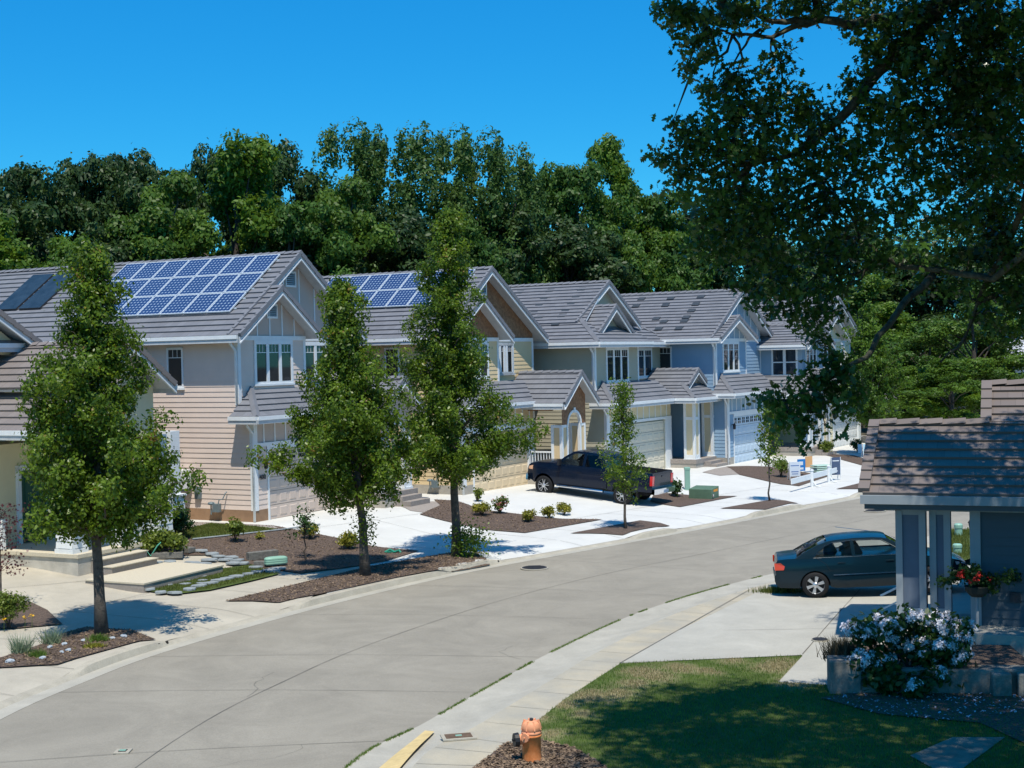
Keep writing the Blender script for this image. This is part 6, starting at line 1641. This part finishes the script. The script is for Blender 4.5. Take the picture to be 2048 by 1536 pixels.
def wheel(parent, x, y, z, R_, w, rimr, spokes, style, s):
    t = bpy.data.objects.new('wheel', None); col.objects.link(t); t.parent = parent; t.location = (x, y, z)
    mb = MB(); mb.lathe([(rimr*.98,-w/2),(R_*.9,-w/2),(R_*.97,-w/2+.02),(R_,-w/2+.05),(R_,w/2-.05),(R_*.97,w/2-.02),(R_*.9,w/2),(rimr*.98,w/2)], 32, axis='y', caps=False); mb.build('tyre', BLACK, t, smooth=True)
    mb = MB(); mb.m = 1; mb.lathe([(rimr*.99,-w*.12),(rimr*.99,w*.12)], 28, axis='y'); mb.m = 0
    for k in range(28):
        a0, a1 = 2*math.pi*k/28, 2*math.pi*(k+1)/28; r0, r1 = rimr, rimr*.93; y0 = s*w*.49; y1 = s*w*.30
        mb.face([(r0*math.cos(a0), y0, r0*math.sin(a0)), (r0*math.cos(a1), y0, r0*math.sin(a1)), (r1*math.cos(a1), y1, r1*math.sin(a1)), (r1*math.cos(a0), y1, r1*math.sin(a0))])
    for k in range(spokes):
        a = 2*math.pi*k/spokes+.3
        for side in ((-1,1) if style == 'split' else (0,)):
            aa = a+side*.10; bb = a+side*(.22 if style == 'split' else 0); wd = rimr*(.10 if style == 'split' else .26)
            p, q = Vector((rimr*.12*math.cos(aa), s*w*.40, rimr*.12*math.sin(aa))), Vector((rimr*.96*math.cos(bb), s*w*.42, rimr*.96*math.sin(bb)))
            d = (q-p).normalized(); nn_ = Vector((-d.z,0,d.x))*wd/2
            w0, w1 = (1.,1.) if style == 'split' else (.75,1.5)
            mb.poly([p-nn_*w0,p+nn_*w0,q+nn_*w1,q-nn_*w1]+[x_-Vector((0,s*.03,0)) for x_ in (p-nn_*w0,p+nn_*w0,q+nn_*w1,q-nn_*w1)], [(0,1,2,3),(4,7,6,5),(0,4,5,1),(1,5,6,2),(3,2,6,7),(0,3,7,4)])
    mb.lathe([(rimr*.3,0),(rimr*.3,.02*s),(rimr*.22,.035*s),(rimr*.05,.04*s)], 16, (0, s*w*.40, 0), 'y')
    mb.build('rim', [mat('alloy_rim', (.62,.63,.65), .28, metal=.85), DARKPL], t); return t
def carpaint(name, rgb, rough=.25):
    m = mat(name, rgb, rough, spec=.25, coat=.25); return m
CG = clearglass('car_glass', (.86,.92,.92)); CGD = clearglass('tinted_car_glass', (.22,.25,.25))
def pane_side(poly, Wf, m, par, off=-.012):
    for s in (-1,1):
        g = MB(); g.face([(x, s*(Wf(x,z)+off), z) for x, z in poly]); g.build('side_window', m, par)
def strip_poly(mb, pts, Wf, off):   # pts: list (x,z) centre line across the full width
    pass
# ---- sedan: x forward, rear bumper at 0
def lerp(x, X, Y): return float(np.interp(x, X, Y))
def sedan():
    p = at(1620,1197); q = (p[0]+math.cos(math.radians(13))*2.6, p[1]+math.sin(math.radians(13))*2.6); 
    th = math.atan2(q[1]-p[1], q[0]-p[0]); th = math.radians(-9)
    t = thing('sedan_car', 'dark teal four door sedan parked in the near driveway, half hidden by porch columns', 'car', (0,0,0), th)
    base = Vector((p[0], p[1], hgt(p[0], p[1])+.02)); loc = base - Vector((math.cos(th)*.92+math.sin(th)*.0, math.sin(th)*.92, 0))+Vector((-math.sin(th), math.cos(th), 0))*.82
    t.location = (loc.x, loc.y, base.z); zf = hgt(base.x+2.6, base.y+.5)+.02; t.rotation_euler = (0, -math.radians(3.2), th); t.location.z -= .05; t.location.x += .12; t.scale = (1.04,1,1)
    PA = carpaint('dark_teal_paint', (.003,.016,.026)); Rw = .312
    up_x = [0,.5,1.1,2.6,3.2,4.0,4.42]
    def Wf(x, z):
        w = lerp(x, [0,.12,.5,1.2,3.2,3.9,4.3,4.42],[.70,.78,.835,.85,.85,.82,.72,.60])
        w -= .05*max(0,(z-.62)/.36)**2 + .06*max(0,(.42-z)/.22)**1.5
        if .55 < z < .60: w += 0
        if z > .95: w -= (z-.95)*.36
        return w
    low = [(.10,.26),(.02,.34),(0,.42),(0,.55),(.035,.57),(.03,.72),(.05,.86),(.10,.935),(.30,.955),(.55,.962),(.75,.965),(1.2,.95),(1.9,.94),(2.6,.93),(3.14,.925),(3.3,.90),(3.6,.86),(3.95,.795),(4.22,.715),(4.34,.65),(4.38,.56),(4.42,.52),(4.43,.38),(4.38,.27),(4.2,.22)]
    low += arch(3.54,.30,.35,-10,190)+[(3.1,.20),(2.2,.19),(1.4,.20)]+arch(.92,.30,.35,-10,190)+[(.45,.24)]
    mb = side_mesh(low, Wf, 10, crown=lambda x, z: .03 if z > .6 else 0); finish(mb, 'body', PA, t, 32)
    # cabin: painted frame with window openings
    cab = [(.50,.955),(.75,1.10),(1.05,1.245),(1.25,1.315),(1.45,1.345),(1.9,1.368),(2.3,1.362),(2.5,1.345),(2.62,1.32),(2.95,1.13),(3.24,.92),(2.6,.925),(1.9,.935),(1.2,.945)]
    def Wc(x, z): return .79-.42*max(0, z-.95)-.05*max(0,(1.1-x))*.3
    w1 = [(.93,.965),(1.02,1.06),(1.20,1.19),(1.38,1.27),(1.78,1.302),(1.80,.958)]; w2 = [(1.88,.955),(1.86,1.302),(2.28,1.30),(2.48,1.285),(2.66,1.18),(3.02,.955)]
    mb = side_mesh(cab, Wc, 10, .08, [w1, w2], crown=lambda x, z: .035*min(1,max(0,(z-.93)/.3)), skip=(0,1,2,8,9,10,11,12,13)); finish(mb, 'cabin', PA, t, 40)
    pane_side(w1, Wc, CG, t); pane_side(w2, Wc, CG, t)
    def lid(a, b, name, ins=.05):
        m = MB(); 
        for i in range(len(a)-1):
            (xa,za),(xb,zb) = a[i], a[i+1]
            for k in range(8):
                t0, t1 = -1+k/4, -1+(k+1)/4
                def q_(x, z, tt): w = Wc(x,z)-ins; return (x, tt*w, z+.035*min(1,max(0,(z-.93)/.3))*(1-tt*tt)-.004)
                m.face([q_(xa,za,t0), q_(xb,zb,t0), q_(xb,zb,t1), q_(xa,za,t1)])
        return m.build(name, CG, t, smooth=True)
    lid([(.52,.965),(.75,1.10),(1.05,1.245),(1.22,1.308)], 0, 'rear_window'); lid([(3.22,.93),(2.95,1.13),(2.64,1.318)], 0, 'windshield')
    # pillars at the screens
    m = MB()
    for s in (-1,1):
        for a in ([(.50,.955),(.75,1.10),(1.05,1.245),(1.25,1.315)], [(3.24,.92),(2.95,1.13),(2.62,1.32)]):
            for i in range(len(a)-1):
                (x0,z0_),(x1,z1_) = a[i], a[i+1]; m.face([(x0,s*Wc(x0,z0_),z0_),(x1,s*Wc(x1,z1_),z1_),(x1,s*(Wc(x1,z1_)-.07),z1_+.004),(x0,s*(Wc(x0,z0_)-.07),z0_+.004)])
    m.build('pillar', PA, t)
    m = MB()   # chrome belt, window trim, side moulding
    for s in (-1,1):
        for a, b in zip(w1+w2[::-1], (w1+w2[::-1])[1:]): pass
        m.beam((.92,s*(Wc(.92,.95)+.012),.955),(3.05,s*(Wc(3.0,.95)+.012),.945),.012,.018)
        tr = [(.92,.955),(1.01,1.065),(1.19,1.205),(1.37,1.285),(1.8,1.318),(2.28,1.315),(2.5,1.298),(2.69,1.185),(3.05,.955)]
        for a, b in zip(tr, tr[1:]): m.beam((a[0],s*(Wc(*a)+.006),a[1]),(b[0],s*(Wc(*b)+.006),b[1]),.012,.012)
    m.build('window_trim', STEEL, t)
    m = MB()
    for s in (-1,1):
        m.beam((1.35,s*.862,.53),(3.12,s*.862,.53),.012,.02); 
    m.build('side_moulding', STEEL, t)
    m = MB()
    for s in (-1,1):
        for pts in ([(1.83,.955),(1.83,.5),(1.86,.25)], [(3.08,.93),(3.1,.6),(3.06,.28)], [(.98,.955),(1.2,.80),(1.28,.62)]):
            for a, b in zip(pts, pts[1:]): m.beam((a[0],s*(Wf(*a)+.001),a[1]),(b[0],s*(Wf(*b)+.001),b[1]),.008,.008)
    m.build('door_seam', BLACK, t)
    for s in (-1,1):
        for x in (1.55, 2.65):
            m = MB(); m.box(x-.09,x+.09,s*.842-.0,s*.842+s*.02,.80,.83); m.build('door_handle', PA, t, bevel=.006)
        m = MB(); m.tube([(2.92,s*.80,.98),(2.90,s*.95,.985)], .02, 8); m.box(2.84,2.93,s*.86,s*1.0,.94,1.05); m.build('side_mirror', PA, t, bevel=.02)
        m = MB(); P_ = [(.015,.69),(.015,.86),(.16,.87),(.25,.79),(.22,.70)]
        m.face([(x, s*(Wf(x,z)+.022), z) for x, z in P_]); m.face([(.006,s*.45,.70),(.012,s*.45,.86),(.015,s*.72,.86),(.015,s*.72,.70)]); m.build('tail_light', mat('tail_light_red', (.65,.05,.01), .2, coat=1), t)
        m = MB(); m.face([(x, s*(Wf(x,z)+.006), z) for x, z in [(4.12,.62),(4.1,.70),(4.32,.66),(4.36,.58)]]); m.build('headlight', mat('headlight_glass', (.55,.6,.62), .1), t)
        for x in (.92, 3.54): wheel(t, x, s*.76, .305, Rw, .19, .215, 6, 'wide', s)
    # black bumper line, sill, arches, interior
    m = MB(); m.box(.04,.06,-.7,.7,.5,.52); m.build('bumper_strip', BLACK, t)
    m = MB(); m.box(.5,3.9,-.62,.62,.24,.6); m.m = 0; m.build('underbody', BLACK, t)
    IN = mat('interior_cloth', (.10,.105,.10), .9)
    for (x, y) in ((1.95,-.35),(1.95,.35)):
        m = MB(); m.box(x,x+.5,y-.24,y+.24,.55,.72); m.beam((x+.02,y,.68),(x-.18,y,1.12),.44,.12,(0,1,0)); m.beam((x-.18,y,1.13),(x-.22,y,1.26),.22,.09,(0,1,0)); m.build('front_seat', IN, t, bevel=.03)
    m = MB(); m.box(.95,1.3,-.62,.62,.55,.72); m.beam((1.0,0,.68),(.82,0,1.1),1.2,.12,(0,1,0)); m.build('rear_seat', IN, t, bevel=.03)
    m = MB(); m.box(2.75,3.1,-.66,.66,.6,.90); m.build('dashboard', IN, t, bevel=.03)
    m = MB(); m.tube([(2.35,.55,1.36),(1.55,.62,1.50)], .007, 5); m.build('antenna', STEEL, t)
    return t
sedan()
def pickup():
    a, b = Vector((4.25,54.2,0)), Vector((1.28,55.9,0)); rear = Vector((4.28,54.35,.20)); d = Vector((1.25-4.28, 56.15-54.35, 0)).normalized()
    th = math.atan2(d.y, d.x)
    # near side is the truck's left (driver) side: +y in its own frame after rotation points to the camera's left-down
    side = Vector((-d.y, d.x, 0))        # truck left
    t = thing('pickup_truck', 'dark blue four door pickup with chrome wheels parked in the driveway of the yellow house', 'pickup truck', (0,0,0), th)
    W2 = 1.01; zr = .18; zf = .46
    o = rear - d*1.28 - side*.86
    pitch = math.atan2(zf-zr, 3.56); t.location = (o.x, o.y, zr-.1*0-1.28*math.tan(pitch)); t.rotation_euler = (0, -pitch, th)
    PA = carpaint('deep_blue_paint', (.001,.007,.022)); CH = mat('chrome', (.75,.76,.78), .12, metal=1); R_ = .40
    def Wf(x, z):
        w = lerp(x, [0,.2,4.6,5.3,5.62,5.76],[.97,.985,.985,.94,.85,.76]); w -= .05*max(0,(z-1.05)/.35)**2+.04*max(0,(.75-z)/.25)
        if abs(x-1.28) < .62 and z < 1.1: w += .03*(1-((x-1.28)/.62)**2)
        if abs(x-4.84) < .66 and z < 1.15: w += .035*(1-((x-4.84)/.66)**2)
        return w
    bed = [(.02,.62),(.0,.80),(.02,1.36),(.9,1.375),(1.98,1.385),(1.98,.56)]+arch(1.28,.40,.48,-2,182)[0:]+[(.5,.60)]
    bed = [(.02,.62),(.0,.85),(.02,1.36),(.9,1.375),(1.97,1.385),(1.97,.55)]+arch(1.28,.42,.47,12,168)+[(.6,.60)]
    hid = [(.25,1.38),(1.9,1.38)]
    mb = side_mesh(bed, Wf, 6, .1, skip=(2,3)); finish(mb, 'bed_box', PA, t, 35)
    m = MB()   # bed floor and inner walls, rails
    m.box(.06,1.93,-.82,.82,.85,.88)
    for s in (-1,1): m.box(.06,1.93,s*.80,s*.93,.86,1.375)
    m.box(.03,.09,-.93,.93,.8,1.36); m.box(1.88,1.96,-.93,.93,.8,1.38); m.build('bed_liner', DARKPL, t)
    front = [(2.0,.56),(2.0,1.34),(2.8,1.33),(3.6,1.32),(4.3,1.33),(4.36,1.36),(4.7,1.36),(5.2,1.32),(5.5,1.26),(5.66,1.16),(5.72,1.0),(5.73,.78),(5.6,.62)]+arch(4.84,.42,.48,8,172)+[(4.2,.53),(3.2,.53)]
    mb = side_mesh(front, Wf, 10, .1, crown=lambda x, z: .05 if (x > 4.3 and z > 1.1) else 0); finish(mb, 'body', PA, t, 35)
    cab = [(2.04,1.33),(2.10,1.62),(2.22,1.84),(2.45,1.90),(3.0,1.925),(3.4,1.915),(3.62,1.88),(3.95,1.68),(4.36,1.34),(3.5,1.325),(2.8,1.33)]
    def Wc(x, z): return .95-.30*max(0, z-1.33)
    w1 = [(2.22,1.36),(2.25,1.6),(2.36,1.80),(2.98,1.83),(3.0,1.35)]; w2 = [(3.12,1.35),(3.10,1.83),(3.42,1.83),(3.58,1.80),(3.86,1.62),(4.18,1.36)]
    mb = side_mesh(cab, Wc, 8, .1, [w1, w2], crown=lambda x, z: .03*min(1,max(0,(z-1.3)/.4)), skip=(0,1,6,7,8,9,10)); finish(mb, 'cab', PA, t, 38)
    pane_side(w1, Wc, CGD, t); pane_side(w2, Wc, clearglass('light_tint', (.5,.56,.56)), t)
    def lid(a, name, mm):
        m = MB()
        for i in range(len(a)-1):
            (xa,za),(xb,zb) = a[i], a[i+1]
            for k in range(6):
                t0, t1 = -1+k/3, -1+(k+1)/3
                def q_(x, z, tt): w = Wc(x,z)-.04; return (x, tt*w, z+.03*min(1,max(0,(z-1.3)/.4))*(1-tt*tt)-.003)
                m.face([q_(xa,za,t0), q_(xb,zb,t0), q_(xb,zb,t1), q_(xa,za,t1)])
        m.build(name, mm, t, smooth=True)
    lid([(2.05,1.35),(2.10,1.62),(2.2,1.82)], 'rear_window', CGD); lid([(4.34,1.35),(3.95,1.68),(3.64,1.87)], 'windshield', clearglass('shield_tint', (.4,.46,.46)))
    m = MB()
    for s in (-1,1):
        for a in ([(2.04,1.33),(2.10,1.62),(2.22,1.84)], [(4.36,1.34),(3.95,1.68),(3.62,1.88)]):
            for i in range(len(a)-1):
                (x0,z0_),(x1,z1_) = a[i], a[i+1]; m.face([(x0,s*Wc(x0,z0_),z0_),(x1,s*Wc(x1,z1_),z1_),(x1,s*(Wc(x1,z1_)-.07),z1_+.004),(x0,s*(Wc(x0,z0_)-.07),z0_+.004)])
    m.build('pillar', PA, t)
    m = MB()
    for s in (-1,1):
        for pts in ([(3.06,1.34),(3.06,.9),(3.06,.58)], [(4.26,1.33),(4.28,1.0),(4.22,.6)], [(2.16,1.34),(2.16,.95),(2.1,.6)]):
            for a, b in zip(pts, pts[1:]): m.beam((a[0],s*(Wf(*a)+.001),a[1]),(b[0],s*(Wf(*b)+.001),b[1]),.01,.01)
    m.build('door_seam', BLACK, t)
    for s in (-1,1):
        for x in (2.35, 3.25):
            m = MB(); m.box(x-.1,x+.1,s*.975,s*1.0,1.10,1.14); m.build('door_handle', PA, t, bevel=.008)
        m = MB(); m.tube([(4.12,s*.93,1.42),(4.1,s*1.05,1.44)], .025, 8); m.box(4.03,4.14,s*1.03,s*1.22,1.32,1.56); m.build('side_mirror', DARKPL, t, bevel=.02)
        m = MB(); m.tube([(2.1,s*1.02,.46),(4.2,s*1.02,.46)], .055, 10); m.build('running_board', CH, t, smooth=False)
        m = MB(); m.box(-.01,.10,s*.80,s*1.0,.88,1.26); m.build('tail_light', mat('tail_red', (.6,.01,.01), .2, coat=1), t, bevel=.01)
        m = MB(); m.face([(x, s*(Wf(x,z)+.008), z) for x, z in [(5.42,1.0),(5.40,1.18),(5.62,1.12),(5.66,1.0)]]); m.build('headlight', mat('amber_lamp', (.75,.42,.25), .2, coat=1), t)
        m = MB(); m.box(4.35,4.75,s*.992,s*1.0,1.0,1.035); m.build('door_badge', CH, t)
        for x in (1.28, 4.84): wheel(t, x, s*.86, .40, R_, .27, .265, 5, 'split', s)
    m = MB(); m.m = 0; P_ = [(-.12,-.98),(-.16,-.6),(-.18,0),(-.16,.6),(-.12,.98)]
    for a, b in zip(P_, P_[1:]): m.poly([(a[0],a[1],.55),(b[0],b[1],.55),(b[0],b[1],.76),(a[0],a[1],.76),(a[0]+.16,a[1],.55),(b[0]+.16,b[1],.55),(b[0]+.16,b[1],.76),(a[0]+.16,a[1],.76)],[(0,1,2,3),(3,2,6,7),(4,7,6,5),(0,4,5,1)])
    m.build('rear_bumper', CH, t); m = MB(); m.box(-.19,-.17,-.2,.2,.58,.7); m.build('license_plate', mat('plate_blue', (.25,.32,.42), .5), t)
    m = MB(); P_ = [(5.70,-.95),(5.80,-.6),(5.84,0),(5.80,.6),(5.70,.95)]
    for a, b in zip(P_, P_[1:]): m.poly([(a[0],a[1],.55),(b[0],b[1],.55),(b[0],b[1],.82),(a[0],a[1],.82),(a[0]-.2,a[1],.55),(b[0]-.2,b[1],.55),(b[0]-.2,b[1],.82),(a[0]-.2,a[1],.82)],[(0,1,2,3),(3,2,6,7),(4,7,6,5),(0,4,5,1)])
    m.build('front_bumper', CH, t); m = MB(); m.box(5.70,5.76,-.5,.5,.86,1.2); m.build('grille', CH, t)
    m = MB(); m.face([(.0-.003,-.75,.95),(.0-.003,.75,.95),(.015,.75,1.33),(.015,-.75,1.33)]); m.box(-.012,.0,-.1,.1,1.18,1.24); m.build('tailgate', PA, t)
    m = MB(); m.box(.4,5.4,-.6,.6,.42,.62); m.build('chassis', BLACK, t)
    IN = mat('dark_seats', (.05,.05,.05), .9)
    for x in (2.5, 3.35):
        for y in (-.4,.4): m = MB(); m.box(x,x+.5,y-.27,y+.27,.95,1.12); m.beam((x,y,1.1),(x-.12,y,1.6),.5,.14,(0,1,0)); m.beam((x-.12,y,1.6),(x-.14,y,1.75),.25,.1,(0,1,0)); m.build('seat', IN, t, bevel=.03)
    m = MB(); m.box(.62,.66,.74,1.0,.3,.6); m.box(.62,.66,-1.0,-.74,.3,.6); m.build('mud_flap', BLACK, t)
    return t
pickup()
# ------------------------------------------------------------------ light
sd_ = Vector((.05,-.46,1.0)).normalized(); elev = math.asin(sd_.z); azi = math.atan2(sd_.x, sd_.y)
s_ = bpy.data.lights.new('sun', 'SUN'); s_.energy = 5.0; s_.angle = math.radians(.53); s_.color = (1,.94,.83)
so = bpy.data.objects.new('sun', s_); col.objects.link(so); so.rotation_euler = (-sd_).to_track_quat('-Z','Y').to_euler()
w = bpy.data.worlds.new('World'); sc.world = w; w.use_nodes = True; nt = w.node_tree; N = nt.nodes; L = nt.links
bgn = N['Background']; sky = N.new('ShaderNodeTexSky'); sky.sky_type = 'NISHITA'; sky.sun_disc = False
sky.sun_elevation = elev; sky.sun_rotation = azi; sky.altitude = 0; sky.air_density = 1.0; sky.dust_density = .0; sky.ozone_density = 3.5
hs = N.new('ShaderNodeHueSaturation'); hs.inputs['Saturation'].default_value = 1.45; hs.inputs['Value'].default_value = 1
ml = N.new('ShaderNodeMix'); ml.data_type = 'RGBA'; ml.blend_type = 'MULTIPLY'; ml.inputs['Factor'].default_value = 1; ml.inputs['B'].default_value = SKYTINT = (.30,1.03,1.09,1)
L.new(sky.outputs[0], hs.inputs['Color']); L.new(hs.outputs[0], ml.inputs['A']); ev_ = N.new('ShaderNodeMix'); ev_.data_type = 'RGBA'; ev_.inputs['Factor'].default_value = .4; ev_.inputs['B'].default_value = (.13,2.35,6.1,1); L.new(ml.outputs['Result'], ev_.inputs['A']); L.new(ev_.outputs['Result'], bgn.inputs['Color'])
bgn.inputs['Strength'].default_value = .136
sc.view_settings.view_transform = 'Standard'; sc.view_settings.look = 'None'; sc.view_settings.exposure = 0
sc.render.engine = 'CYCLES'; sc.cycles.max_bounces = 6; sc.cycles.diffuse_bounces = 3; sc.cycles.transmission_bounces = 4; sc.cycles.transparent_max_bounces = 8
